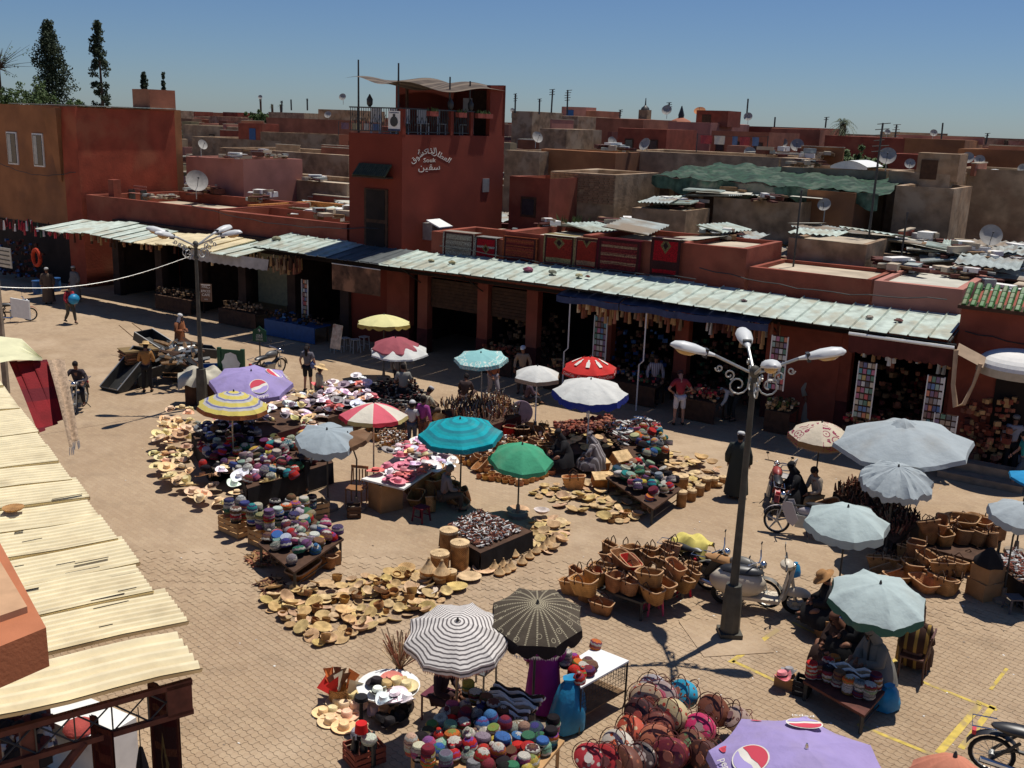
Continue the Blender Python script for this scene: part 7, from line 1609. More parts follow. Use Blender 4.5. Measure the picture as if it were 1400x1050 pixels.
def chair(x, y, rz, label, c=(.25, .12, .05), plastic=False, h_=.45):
    t_ = thing('chair', label, 'chair', G(x, y), R(rz)); mm = M['ocp']; P1 = lambda mb, n_: oc_(mb.build(n_, mm, t_), c)
    P1(MB().box((0, 0, h_), (.44, .42, .03)), 'seat')
    for a in (-1, 1):
        P1(MB().tube([(a * .2, .19, 0), (a * .2, .19, h_)], .018, 5), 'leg'); P1(MB().tube([(a * .2, -.22, 0), (a * .2, -.2, h_), (a * .2, -.28, .92)], .018, 5), 'leg')
        if plastic: P1(MB().tube([(a * .22, .18, h_), (a * .25, .1, .66), (a * .23, -.24, .7)], .02, 5), 'arm')
    for k in range(5 if not plastic else 7): P1(MB().box((-.16 + k * (.32 / (4 if not plastic else 6)), -.25, .68), (.03, .015, .36)), 'back_slat')
    P1(MB().box((0, -.28, .9), (.44, .03, .07)), 'top_rail'); return t_
chair(487, 690, 170, 'wooden slat backed chair beside the brown parasol', (.28, .13, .05)); chair(655, 945, 150, 'dark grey plastic armchair under the striped parasol', (.1, .1, .1), True); chair(1068, 672, 60, 'white plastic armchair behind the seated black robed woman', (.4, .38, .36), True); chair(1245, 925, 60, 'low chair under the striped hooded person', (.1, .04, .03)); chair(600, 982, 150, 'maroon chair under the long haired woman', (.12, .02, .03))
o = cbox(484, 706, (.32, .3, .3), 10, 'black box in front of the wooden chair', 'woodd', 0, 'box')
# ------------------------------------------------------------------ stalls further back
table([(432, 538), (498, 520), (512, 552), (448, 572)], .65, 'cloth covered table under the white hats at back', 'woodd', 'woodd')
scat([(428, 538), (498, 516), (512, 550), (452, 570)], .65, 44, .19, hc(['white', 'white', 'cream', 'rose', 'grey'], 'on the back table by khaki vendor', 0, .4), .22)
table([(500, 528), (560, 520), (600, 552), (512, 575)], .6, 'black draped table of small dark goods', 'woodd', 'clothb')
stuffy('dark_goods', [(500, 528), (560, 520), (596, 552), (512, 570)], .6, 420, [M['clothb'], M['blackpl'], M['galv'], M['maroon'], M['clothb']], 'black bags and glinting small goods on draped table', 'chip', .1, .3)
for i, (x, y) in enumerate([(531, 572), (543, 580), (556, 574), (566, 582), (572, 572), (580, 586), (590, 578), (600, 584), (612, 580), (553, 586), (626, 582)]):
    o = bowl(G(x, y), 'propped up behind the pink parasol', 0, rnd(1.2, 1.7), .1, .2); o.rotation_euler = (R(-70) + rnd(-.3, .3), rnd(-.3, .3), rnd(-.6, .6))
for i, (x, y) in enumerate([(520, 590), (532, 596), (540, 606), (552, 600), (505, 588), (515, 602), (560, 612), (528, 612)]): tote(G(x, y), 'of small goods below the pink parasol', random.choice((0, 1, 2)), rnd(.8, 1.0), 0, .1)
stuffy('small_goods', [(512, 585), (558, 592), (566, 610), (520, 608)], .22, 260, [M['tan'], M['terra'], M['clothw'], M['woodd']], 'small pale goods filling the baskets under pink parasol', 'chip', .06, .1)
table([(604, 560), (680, 548), (712, 568), (640, 592)], .45, 'low red table of upright wooden pieces', 'woodd', 'maroon')
stuffy('carved_pieces', [(602, 556), (682, 544), (712, 566), (640, 588)], .45, 520, [M['rust'], M['terra'], M['woodp'], M['woodd'], M['galv']], 'crowd of upright carved sticks at back of the square', 'stick', .06, .2)
for x, y in ((618, 592), (628, 596), (638, 600), (648, 600), (658, 602), (690, 560), (700, 566)): tote(G(x, y), 'along the front of the carved sticks', 1, rnd(.8, .95), 0, .05)
tote(G(663, 590), 'with red body behind teal parasol', 1, 1.1, 0, .05, (.9, .08, .1), cn='bright red'); tote(G(697, 598), 'with red body behind green parasol', 1, 1.2, 0, .05, (.9, .06, .1), cn='bright red'); tote(G(714, 600), 'by the red basket', 1, 1.2, 0, .05, (.08, .05, .05), cn='black')
o = MB().lathe([(.36, -.05), (.38, 0), (.36, .05), (.02, .06)], n=24, m=Matrix.Rotation(R(75), 4, 'X')).build('round_case', mat('purple_case', (.16, .11, .15)), None, True, G(712, 580) + Vector((0, 0, .4)), R(10)); tag(o, 'dusty purple round case standing on edge', 'case')
for x, y, k in ((723, 590, 0), (735, 598, 2), (742, 590, 1), (690, 585, 1), (680, 600, 0), (700, 612, 3), (680, 612, 1), (748, 606, 0), (760, 600, 2), (728, 612, 1), (745, 618, 0), (757, 625, 1), (650, 615, 0), (665, 622, 1), (640, 610, 2), (648, 632, 0), (660, 640, 2), (640, 622, 1), (673, 634, 0)): tote(G(x, y), 'in the crowd behind the green parasol', k, rnd(.8, 1.15), rnd(0, .15), .5)
stuffy('small_goods', [(640, 600), (760, 590), (790, 630), (690, 640), (645, 640)], 0, 420, [M['tan'], M['terra'], M['woodp'], M['rust'], M['clothw'], M['woodd']], 'jumble of small brown goods behind green parasol', 'chip', .1, .35)
for i, (x, y) in enumerate([(622 + k * 7.2, 626 + k * 3.3 + 3 * math.sin(k)) for k in range(13)] + [(712 + k * 7, 664 - k * 2.6) for k in range(7)] + [(655 + k * 9, 654 + k * 1.5) for k in range(7)]): bowl(G(x, y), 'before the green parasol', 2, rnd(.75, 1.2), .15, 0, (1.2, rnd(.9, 1.3), rnd(.8, 1.3)))
# middle right stall
table([(748, 592), (838, 578), (872, 606), (782, 622)], .4, 'low table of yellow dishes behind the robed women', 'woodd', 'woodd')
scat([(750, 590), (838, 578), (868, 604), (785, 618)], .4, 40, .17, lambda p: bowl(p, 'behind the two robed women', random.choice((3, 1, 0)), None, .35), .1)
stuffy('leather_goods', [(755, 584), (835, 572), (846, 586), (770, 598)], .45, 330, [M['rust'], M['redwall'], M['maroon'], M['terra']], 'heap of red brown leather goods below the white parasol', 'ball', .1, .22)
table([(828, 590), (885, 578), (915, 615), (862, 628)], .5, 'table of wire and black goods at right of white parasol', 'woodd', 'clothb')
stuffy('wire_goods', [(828, 586), (885, 574), (905, 598), (850, 612)], .5, 300, [M['clothb'], M['blackpl'], M['chrome'], M['clothw'], M['maroon']], 'black and white wire goods right of the white parasol', 'twig', .11, .3)
scat([(862, 598), (898, 588), (918, 618), (882, 632)], .5, 42, .13, lambda p: cap(p, 'on the rack near white parasol', None, 0, .4), .28)
for x, y, z, rz, rx in ((846, 632, .55, .6, .6), (860, 648, .25, .3, .15), (838, 660, .1, 1.0, .1), (866, 655, .0, .4, .1), (822, 662, .1, .2, .3), (818, 642, .1, .5, .2)):
    t_ = thing('woven_case', '', 'basket', G(x, y, z), (rx, 0, rz)); o = MB().box((0, 0, .13), (.5, .34, .26)).build('body', M['weave'], t_); o.color = (.9, .7, .5, 1); o = MB().box((0, 0, .275), (.52, .36, .03)).build('lid', M['wicker'], t_); o.color = (1.05, 1, .9, 1)
    sw(t_, 'rectangular lidded woven case by middle stall', 'basket', 'rectangular woven cases')
table([(828, 652), (880, 634), (932, 668), (893, 696)], .45, 'dark low table of caps in the middle right stall', 'woodd', None)
scat([(832, 650), (880, 636), (926, 666), (893, 690)], .45, 46, .125, lambda p: cap(p, 'on the middle right table', None, 0, .4), .2)
scat([(868, 622), (905, 612), (995, 648), (985, 664), (950, 676), (905, 652)], .0, 62, .2, lambda p: bowl(p, 'near the man in dark robe', random.choice((0, 1, 3, 3)), None), .22)
for x, y, r_, h_ in ((931, 692, .13, .38), (945, 684, .12, .26), (956, 677, .12, .26), (965, 669, .13, .3), (975, 665, .12, .22), (988, 660, .1, .15), (930, 668, .2, .35)): drum(x, y, r_, h_, 'right of the middle cap table')
scat([(718, 672), (745, 664), (790, 660), (832, 672), (885, 680), (898, 694), (862, 712), (842, 716), (800, 706), (752, 690)], 0, 85, .17, lambda p: bowl(p, 'on the ground before woven cases', random.choice((3, 3, 1, 0))), .06)
for k in range(16): bowl(G(838 + k * 3.8 + rnd(-2, 2), 714 - k * 1.5 + rnd(-5, 5)), 'at middle display corner', 2, rnd(.6, .9), .1)
tote(G(785, 668), 'cream and red at the ground dishes', 0, 1.3, 0, .1, (1.5, 1.4, 1.4), 0, cn='cream topped'); tote(G(882, 690), 'lying on its side by the caps', 2, 1.1, .12, .1).rotation_euler = (R(80), .3, 1.0)
# basket table in front
table([(808, 800), (868, 768), (940, 792), (878, 824)], .42, 'low board carrying the front basket display', 'metal', None)
BT = [(782, 812, 0, 0), (800, 822, 3, .0), (786, 795, 3, .2), (822, 838, 0, 0), (812, 800, 1, .42), (826, 792, 0, .42), (840, 806, 1, .42), (846, 782, 0, .42), (858, 812, 0, .42), (866, 790, 0, .42), (880, 776, 3, .42), (874, 806, 0, .44), (893, 822, 0, .42), (905, 812, 0, .42), (890, 800, 0, .72), (918, 800, 0, .42), (928, 806, 0, .42), (905, 786, 3, .5), (922, 786, 0, .72), (840, 770, 2, .45), (862, 768, 1, .42), (832, 762, 3, .5), (890, 768, 3, .5), (905, 770, 3, .5), (852, 775, 2, .7), (940, 800, 3, .42), (948, 790, 3, .3)]
for x, y, k, z in BT: tote(G(x, y), 'on the front basket display', k, rnd(1.0, 1.2), z, .18, rz=R(-44) + rnd(-.3, .3) + (PI / 2 if k == 1 else 0))
tote(G(800, 812), 'lettered with black squiggle at left end', 0, 1.25, .3, .4, (1.3, 1.3, 1.1), R(-40), cn='pale'); tote(G(812, 790), 'at left of the front display', 0, .8, .5, .2, (.9, .1, .12), cn='bright red'); tote(G(862, 776), 'in the middle of front display', 2, .9, .72, .2, (.9, .06, .1), cn='bright red'); tote(G(915, 765), 'at the back of front display', 3, 1.2, .55, .2, (.8, .9, 1.3), cn='white striped')
# ------------------------------------------------------------------ near cap stall under the striped parasol
table([(556, 1022), (622, 958), (772, 1012), (706, 1094)], .68, 'pale board table heaped with knitted caps in foreground', 'woodp')
scat([(566, 1020), (622, 964), (690, 986), (760, 1012), (706, 1080)], .68, 88, .155, lambda p: cap(p, 'on the foreground table', None, 0, .3), .05)
for i, (x, y, n) in enumerate([(562, 1030, 4), (572, 1038, 3), (585, 1046, 4), (610, 1054, 4), (752, 1020, 4), (740, 1030, 3), (728, 1040, 3), (716, 1052, 3), (700, 1060, 2), (755, 1008, 5)]): stack(x, y, .68, n, 'at the rim of foreground table')
scat([(600, 1012), (640, 975), (700, 1000), (670, 1050)], .78, 20, .2, lambda p: cap(p, 'topmost on the foreground table', random.choice(['red', 'red', 'white', 'blue', 'mint', 'grey', 'orange', 'maroon']), 0, .3), .04)
def scarves(name, loc, rz, w, n, label):
    t_ = thing(name, label, 'scarves', loc, rz)
    for k in range(n):
        MB().tube([(-w + w * 2 * f / 10, (k - n / 2) * .05 + .01 * math.sin(f + k), .05 + .035 * math.sin(f * 1.3 + k * .7) + .02 * (k % 3)) for f in range(11)], .032, 6).build('fold', M[('clothw', 'woodd', 'clothw', 'clothb', 'tan')[k % 5]], t_, True)
scarves('striped_scarves', G(700, 962, .74), R(-28), .42, 13, 'folded striped scarves at the back of foreground cap table')
for i, (x, y, n) in enumerate([(650, 962, 3), (664, 968, 3), (640, 950, 3), (675, 976, 3), (687, 982, 2)]): stack(x, y, .7, n, 'beside the striped scarves', ['brown', 'maroon', 'black', 'mustard', 'tan'])
# white table with wire cage
q = [G(779, 905, .85), G(812, 884, .85), G(860, 903, .85), G(794, 940, .85)]; c = sum(q, Vector()) / 4
t_ = thing('wire_table', 'white topped table with black wire cage sides', 'table', (c.x, c.y, 0), 0); L_ = [(p.x - c.x, p.y - c.y) for p in q]
L_ = L_[::-1] if (q[1] - q[0]).cross(q[2] - q[1]).z < 0 else L_
MB().prism(L_, .82, .85).build('top', M['white'], t_); MB().prism([(a * .95, b2 * .95) for a, b2 in L_], .28, .3).build('shelf', M['wood'], t_)
for i in range(4):
    a, b2 = Vector((*L_[i], 0)), Vector((*L_[(i + 1) % 4], 0)); MB().tube([a * .96, a * .96 + Vector((0, 0, .82))], .018, 5).build('leg', M['metal'], t_)
    wm = MB()
    for k in range(1, 16): p_ = a.lerp(b2, k / 16) * .97; wm.tube([p_ + Vector((0, 0, .45)), p_ + Vector((0, 0, .82))], .004, 3)
    for k in range(6): wm.tube([a * .97 + Vector((0, 0, .45 + k * .07)), b2 * .97 + Vector((0, 0, .45 + k * .07))], .004, 3)
    wm.build('wire_panel', M['metal'], t_)
for x, y, c_ in ((785, 905, 'red'), (789, 913, 'orange'), (785, 922, 'red'), (793, 926, 'red'), (798, 917, 'red'), (804, 922, 'maroon'), (803, 912, 'tan'), (807, 915, 'brown'), (792, 932, 'red'), (813, 886, 'orange')): cap(G(x, y, .85), 'on the white wire table', c_, 0, .2)
stack(773, 912, .85, 4, 'beside white wire table', ['black', 'grey', 'white'])
def plastic_bag(x, y, w, h_, label, m_='blueb', z=0):
    mb = MB(); mb.lathe([(.3, 0), (.5, .06), (.52, .35), (.42, .65), (.3, .85), (.16, .95), (.22, 1.02), (.05, 1.0)], n=22, fn=lambda a, zz: 1 + .07 * math.sin(a * 5 + zz * 4) + .05 * math.sin(a * 11 + zz * 9)); mb.v = [(x_ * w, y_ * w * .7, z_ * h_) for x_, y_, z_ in mb.v]
    return tag(mb.build('plastic_bag', M[m_], None, True, G(x, y) + Vector((0, 0, z)), .6), label, 'bag')
plastic_bag(776, 998, .62, .92, 'tall full blue plastic bag beside the magenta vendor'); plastic_bag(1212, 968, .5, .42, 'crumpled bright blue plastic bag by the small cap table'); plastic_bag(822, 935, .3, .25, 'small blue bag on the wire table shelf', z=.3)
plastic_bag(1083, 812, .3, .3, 'small blue bag behind the cream scooter', z=.4)
# hats and crate at the near left
t_ = thing('round_table', 'low round table of felt and straw hats', 'table', G(531, 962), 0); MB().lathe([(.5, .3), (.52, .34), (.4, .35)], n=24).build('top', M['white'], t_, True); MB().lathe([(.12, 0), (.08, .3)], n=10).build('leg', M['metal'], t_)
for x, y, c_ in ((516, 948, 'white'), (528, 940, 'tan'), (543, 936, 'cream'), (555, 940, 'cream'), (525, 957, 'white'), (541, 952, 'white'), (556, 957, 'white'), (514, 936, 'black'), (535, 930, 'rose')): hat(G(x, y, .36), c_, 'on the low round table', .2)
for x, y, c_ in ((546, 982, 'black'), (533, 990, 'black'), (520, 985, 'black'), (515, 972, 'grey'), (553, 972, 'black'), (524, 974, 'tan')): hat(G(x, y, .08), c_, 'below the low round table', .3, 3)
for x, y in ((454, 974), (451, 988), (470, 996), (474, 980), (470, 968), (442, 976), (462, 962), (486, 968), (482, 955)): hat(G(x, y), 'cream', 'on the ground beside the round table', .08, 0, band=False)
t_ = thing('basket', 'round brown basket full of patterned paper fans', 'basket', G(463, 957), 0); MB().lathe([(.15, 0), (.17, .15), (.17, .25)], n=18, capt=False).build('body', M['weave'], t_, True)
for k in range(12): o = MB().grid(lambda u, v: ((u - .5) * .2 * (.3 + v), .0, .2 + .3 * v), 4, 3).build('fan', M['oc'], t_, False, (rnd(-.1, .1), rnd(-.1, .1), 0), Euler((rnd(-.5, .5), rnd(-.5, .5), rnd(0, 3)))); o.color = (*random.choice([DY['red'], DY['tan'], DY['brown'], DY['cream'], DY['orange']]), 1)
t_ = thing('vase', 'bunch of dried grasses and pods in a dark vase', 'vase', G(546, 930), 0); MB().lathe([(.08, 0), (.11, .12), (.06, .25)], n=12).build('body', M['clothb'], t_, True); mb = MB()
for k in range(90): a = Vector((rnd(-.04, .04), rnd(-.04, .04), .22)); mb.tube([a, a + Vector((rnd(-.3, .3), rnd(-.3, .3), rnd(.3, .7)))], [.006, .014], 3, k=k % 3)
tag(mb.build('dried_stems', [M['straw'], M['tan'], M['terra']], t_), kind='stuff')
cbox(498, 1040, (.5, .42, .3), 35, 'wooden slatted crate holding black bottles', 'redwall', 0, 'slatted_crate')
for k in range(7): tag(MB().lathe([(.05, 0), (.05, .3), (.02, .4), (.02, .48)], n=10).build('bottle', M['blackpl'], None, True, G(498, 1040, .02) + Vector((-.14 + .14 * (k % 3), -.1 + .12 * (k // 3), 0))), 'black bottle standing in the slatted crate', 'bottle', 'black bottles in the crate')
o = MB().lathe([(.1, 0), (.085, .14), (.02, .145)], n=18).build('fez', mat('red_felt', (.5, .01, .01)), None, True, G(494, 1000, .62)); tag(o, 'bright red fez on a stand over the crate', 'fez')
o = MB().lathe([(.03, 0), (.03, .5), (.11, .56), (.1, .62)], n=10).build('hat_stand', M['clothb'], None, True, G(494, 1000)); tag(o, 'dark stand holding the red fez', 'stand')
for k, c_ in enumerate(('white', 'black', 'white')): cap(G(490 + k * 7, 1008 + k * 4, .42), 'below the red fez', c_)
# leather bags
def bagmat(c1, c2):
    m, t, b = sh('flowered_leather'); co = nd(t, 'ShaderNodeTexCoord').outputs['Object']; vo = nd(t, 'ShaderNodeTexVoronoi', i_Scale=11.0); t.links.new(co, vo.inputs[0])
    c = mixc(t, ramp(t, vo.outputs[0], .3, .36), c2, c1); c = mixc(t, ramp(t, vo.outputs[0], .1, .14, (1, 1, 1), (0, 0, 0)), c, (.5, .42, .3))
    sp = nd(t, 'ShaderNodeSeparateColor'); t.links.new(vo.outputs['Color'], sp.inputs[0]); c = mixc(t, mth(t, 'MULTIPLY', mth(t, 'GREATER_THAN', sp.outputs[0], .72), ramp(t, vo.outputs[0], .3, .36, (1, 1, 1), (0, 0, 0))), c, [min(.6, q * .5 + .12) for q in c2[::-1]])
    t.links.new(c, b.inputs['Base Color']); b.inputs['Roughness'].default_value = .45; bn = nd(t, 'ShaderNodeBump', i_Strength=.4, i_Distance=.01); t.links.new(noise(t, 25, co, 4), bn.inputs['Height']); t.links.new(bn.outputs[0], b.inputs['Normal'])
    return m
def lbag(x, y, z, label, c1, c2, s=1.0):
    t_ = thing('leather_bag', label, 'bag', G(x, y, z), (R(rnd(-42, -15)), R(rnd(-18, 18)), R(-40 + rnd(-40, 40))), 'coloured leather bags'); t_.scale = (s,) * 3
    m_ = bagmat(c1, c2)
    mb = MB(); mb.lathe([(.0, -.16), (.15, -.16), (.2, -.13), (.215, 0), (.2, .13), (.15, .16), (.0, .16)], n=20, m=Matrix.Translation((0, 0, .2)) @ Matrix.Rotation(PI / 2, 4, 'X')); mb.v = [(x_ * 1.2, y_ * (1 - .4 * z_ / .4), max(0, z_)) for x_, y_, z_ in mb.v]; mb.build('body', m_, t_, True)
    for s_ in (-1, 1):
        MB().tube([(-.1 * math.cos(q * PI / 8) * 1.1, s_ * (.1 + .07 * math.sin(q * PI / 8)), .34 + .13 * math.sin(q * PI / 8)) for q in range(9)], .008, 5).build('handle', M['maroon'], t_)
        MB().lathe([(.235, -.01), (.245, 0), (.235, .01)], n=20, m=Matrix.Translation((0, s_ * .13, .2)) @ Matrix.Rotation(PI / 2, 4, 'X') @ Matrix.Diagonal((1.1, .9, 1, 1)), capb=False, capt=False).build('piping', M['maroon'], t_, True)
        o = MB().lathe([(.07, 0), (.07, .01)], n=10, m=Matrix.Translation((.03, s_ * .165, .2)) @ Matrix.Rotation(PI / 2, 4, 'X')).build('patch', M['oc'], t_); o.color = (*[min(1, q * 1.6 + .05) for q in c2], 1)
BG = [(888, 955, 'grey bag dotted with purple flowers at the back of bag pile', (.4, .37, .38), (.12, .04, .1)), (928, 964, 'turquoise and brown bag at the back of bag pile', (.03, .3, .45), (.2, .06, .03)), (964, 984, 'shiny brown tooled bag at right of pile', (.16, .05, .025), (.08, .02, .01)), (867, 992, 'black and red flowered bag in the pile', (.05, .02, .02), (.3, .05, .03)),
      (911, 992, 'cream bag with red and yellow flowers in pile', (.5, .4, .22), (.4, .05, .03)), (951, 1010, 'hot pink flowered bag in the pile', (.55, .03, .12), (.3, .2, .18)), (998, 998, 'brown and cream patterned bag by lilac parasol', (.35, .25, .2), (.1, .03, .03)), (852, 1014, 'orange and red embroidered bag in the pile', (.45, .08, .04), (.5, .35, .2)), (901, 1012, 'dark red brown bag with round handles', (.13, .03, .02), (.3, .07, .03)), (938, 1034, 'brown bag with floral front near lilac parasol', (.2, .08, .05), (.12, .2, .08)),
      (834, 1036, 'white bag with orange circle and green leaf', (.55, .5, .42), (.5, .09, .02)), (892, 1030, 'terracotta striped bag in the middle of pile', (.38, .12, .06), (.15, .03, .02)), (869, 1050, 'nearly black bag at the bottom of pile', (.04, .02, .018), (.25, .2, .18)), (918, 1052, 'maroon bag at the bottom right of pile', (.16, .02, .03), (.35, .1, .05)), (800, 1054, 'red and white patchwork bag at the left corner', (.4, .03, .04), (.5, .45, .4)), (879, 972, 'tan and cream bag behind the black flowered one', (.4, .28, .18), (.3, .06, .03)), (823, 1058, 'small red bag at the bottom edge of pile', (.35, .02, .02), (.1, .01, .01)), (848, 1060, 'brown bag at the bottom edge of pile', (.14, .05, .03), (.3, .1, .05)), (955, 1048, 'dark brown bag tucked against lilac parasol', (.08, .03, .02), (.3, .1, .04)), (898, 968, 'small flower printed bag between turquoise and grey ones', (.3, .22, .2), (.35, .05, .1))]
for x, y, lb, c1, c2 in BG: lbag(x, y, .18 + max(0, (1040 - y)) * .0012, lb, c1, c2, rnd(.95, 1.12))
table([(820, 1045), (890, 960), (985, 1005), (925, 1090)], .17, 'low platform under the leather bags', 'woodd')
# small cap table at right
table([(1098, 930), (1131, 902), (1210, 945), (1182, 978)], .38, 'small brown table of cap stacks at right', 'rust')
for x, y, n, cs in ((1108, 922, 4, ['orange', 'red', 'cream']), (1119, 922, 4, ['maroon', 'tan', 'brown']), (1131, 928, 4, ['orange', 'maroon', 'black']), (1145, 934, 4, ['brown', 'maroon', 'grey']), (1159, 943, 4, ['navy', 'orange', 'white', 'red']), (1173, 947, 4, ['grey', 'maroon', 'navy']), (1187, 951, 4, ['mint', 'green', 'grey', 'maroon']), (1196, 938, 4, ['red', 'maroon', 'brown']), (1132, 908, 2, ['red']), (1140, 904, 2, ['red', 'orange'])): stack(x, y + 4, .38, n, 'on the small right table', cs)
scarves('striped_scarf', G(1162, 922, .42), R(-30), .35, 7, 'black and white striped scarf on the small right table')
cbox(1074, 938, (.34, .26, .22), -35, 'small cardboard box holding two striped hats'); hat(G(1070, 926, .24), 'pink', 'in the small cardboard box', .2, 3); hat(G(1079, 920, .26), 'grey', 'in the small cardboard box', .2, 3)
o = cbox(1096, 948, (.26, .3, .3), -30, 'black crate beside the small right table', 'clothb', 0, 'crate')
cbox(1138, 872, (.55, .4, .45), 10, 'worn cardboard carton behind the grey hooded person')
# ------------------------------------------------------------------ right hand stalls
table([(1140, 672), (1172, 660), (1262, 712), (1222, 742)], .5, 'long dark table of small figures between grey parasols', 'woodd', 'clothb')
stuffy('carved_figures', [(1140, 672), (1172, 660), (1260, 712), (1222, 738)], .5, 620, [M['rust'], M['woodd'], M['tan'], M['terra'], M['woodd'], M['clothb']], 'rows of small dark figures between grey parasols', 'stick', .06, .16)
o = tote(G(1120, 700), 'leaning near the seated man in beige', 2, 1.5, .45, .1); o.rotation_euler = (R(60), 0, .6)
for x, y, k, z in ((1203, 778, 0, 0), (1215, 780, 3, 0), (1228, 782, 0, 0), (1236, 768, 3, .1), (1250, 772, 1, .0), (1250, 762, 1, .3), (1242, 790, 1, 0), (1262, 790, 0, 0), (1275, 782, 3, 0), (1280, 800, 1, 0), (1290, 812, 1, 0), (1300, 808, 0, 0), (1288, 786, 0, .3), (1303, 785, 0, .3), (1262, 776, 1, .2), (1225, 798, 2, 0), (1262, 806, 2, 0), (1212, 790, 2, 0)): tote(G(x, y), 'in the row left of the cardboard boxes', k, rnd(1.05, 1.3), z, .2)
table([(1256, 745), (1290, 718), (1372, 736), (1340, 768)], .42, 'low table of baskets behind the cardboard boxes', 'woodd', None)
for x, y, k, z in ((1266, 742, 1, .42), (1278, 736, 1, .45), (1290, 744, 1, .42), (1300, 734, 0, .45), (1312, 742, 1, .42), (1322, 732, 1, .42), (1335, 744, 1, .42), (1345, 734, 1, .42), (1355, 748, 3, .42), (1285, 724, 0, .7), (1300, 720, 2, .6), (1318, 720, 2, .7), (1338, 722, 2, .6), (1272, 728, 0, .7), (1362, 738, 1, .42), (1330, 775, 0, .0), (1318, 778, 1, 0), (1352, 728, 3, .6)): tote(G(x, y), 'on the low table at far right', k, rnd(1.0, 1.25), z, .35)
cbox(1345, 815, (.55, .5, .38), 20, 'lower cardboard box of the stack at right'); o = cbox(1345, 815, (.5, .45, .34), 28, 'upper cardboard box of the stack at right', z=.385)
o = MB().lathe([(.3, 0), (.28, .1), (.05, .36)], n=12, fn=lambda a, z: 1 + .1 * math.sin(a * 5)).build('bag', M['clothb'], None, True, G(1345, 815) + Vector((0, 0, .73))); tag(o, 'black plastic sack on top of the cardboard boxes', 'bag')
table([(1362, 770), (1385, 752), (1440, 780), (1410, 808)], .5, 'table of red and white trinkets at right edge', 'woodd', 'clothb')
stuffy('trinkets', [(1362, 770), (1385, 752), (1436, 780), (1408, 804)], .5, 420, [M['rust'], M['redwall'], M['clothw'], M['galv']], 'red and white trinkets at the right edge', 'twig', .06, .14)
stool(1385, 835, (.12, .1, .1), 'grey stool in the shade of right edge table', .3)
# ------------------------------------------------------------------ handcarts at left
def cart(x, y, rz, tilt, label, L=1.7, w=.85, dp=.32, m_='metal', load=None, z=.45):
    t_ = thing('handcart', label, 'handcart', G(x, y), R(rz)); T = Matrix.Translation((0, 0, z)) @ Matrix.Rotation(R(tilt), 4, 'Y')
    for s_ in (-1, 1):
        MB().box((0, s_ * w / 2, dp / 2), (L, .03, dp), m=T).build('side_panel', M[m_], t_); MB().box((s_ * L / 2, 0, dp / 2), (.03, w, dp), m=T).build('end_panel', M[m_], t_)
        MB().tube([T @ Vector((-L / 2, s_ * w * .4, .02)), T @ Vector((-L / 2 - 1.0, s_ * w * .36, .12))], .018, 5).build('shaft', M['wood'], t_)
        wl = MB().lathe([(.26, -.03), (.28, -.03), (.28, .03), (.26, .03)], n=16, m=Matrix.Translation((.1, s_ * (w / 2 + .09), .28)) @ Matrix.Rotation(PI / 2, 4, 'X')).build('wheel', M['rubber'], t_, True)
        hb = MB().lathe([(.05, -.04), (.05, .04)], n=8, m=Matrix.Translation((.1, s_ * (w / 2 + .09), .28)) @ Matrix.Rotation(PI / 2, 4, 'X'))
        for k in range(8): a = k * PI / 4; hb.tube([(.1, s_ * (w / 2 + .09), .28), (.1 + .26 * math.cos(a), s_ * (w / 2 + .09), .28 + .26 * math.sin(a))], .006, 4)
        hb.build('spokes', M['galv'], wl)
    MB().box((0, 0, 0), (L, w, .03), m=T).build('tray', M[m_], t_); MB().tube([(.1, -w / 2 - .1, .28), (.1, w / 2 + .1, .28)], .02, 6).build('axle', M['metal'], t_)
    for s_ in (-1, 1): MB().box((0, s_ * (w / 2), dp + .012), (L, .04, .02), m=T).build('rim_bar', M['galv'], t_)
    return t_
cart(180, 528, 60, -38, 'empty black handcart tipped with its tray pointing left', 1.9, .9)
cart(232, 520, 40, -12, 'dark handcart behind the orange shirted porter'); cart(262, 500, 30, 10, 'handcart loaded with junk beside the woman in headscarf'); cart(300, 530, 20, 0, 'blue sided handcart next to the notice board', m_='bluep')
cart(215, 490, -30, 18, 'handcart with shafts raised behind the woven stack')
t_ = thing('mat_stack', 'stack of orange brown woven mats and slats on a cart', 'mats', G(192, 520), R(40))
for k in range(14): oc_(MB().box((rnd(-.03, .03), rnd(-.03, .03), .72 + k * .033), (1.15 + rnd(-.06, .06), .8, .03), rnd(-.05, .05)).build('mat', M['oc'], t_), (.32 * rnd(.6, 1.1), .14, .06))
t_ = thing('tarpaulin_load', 'pale canvas sheet thrown over a loaded cart by the lamp', 'canvas', G(276, 552), R(15))
MB().grid(lambda u, v: (-.7 + 1.4 * u, -.5 + 1.0 * v, 1.15 - 1.0 * max(0, abs(v - .5) * 2 - .5) ** 1.3 - .4 * max(0, abs(u - .5) * 2 - .6) + .06 * math.sin(u * 13 + v * 5) + .05 * math.sin(v * 19)), 20, 18).build('sheet', mat('pale_canvas', (.5, .46, .36), var=.15, scale=3, bump=.4, bscale=6, dirt=.3), t_, True)
MB().box((0, 0, .5), (1.0, .6, .9)).build('load', M['woodd'], t_)
stuffy('cart_junk', [(215, 478), (262, 470), (275, 500), (235, 512)], .8, 60, [M['galv'], M['wood'], M['woodd'], M['metal'], M['metal']], 'loose poles, cloth and scrap heaped on the handcarts', 'twig', .28, .35)
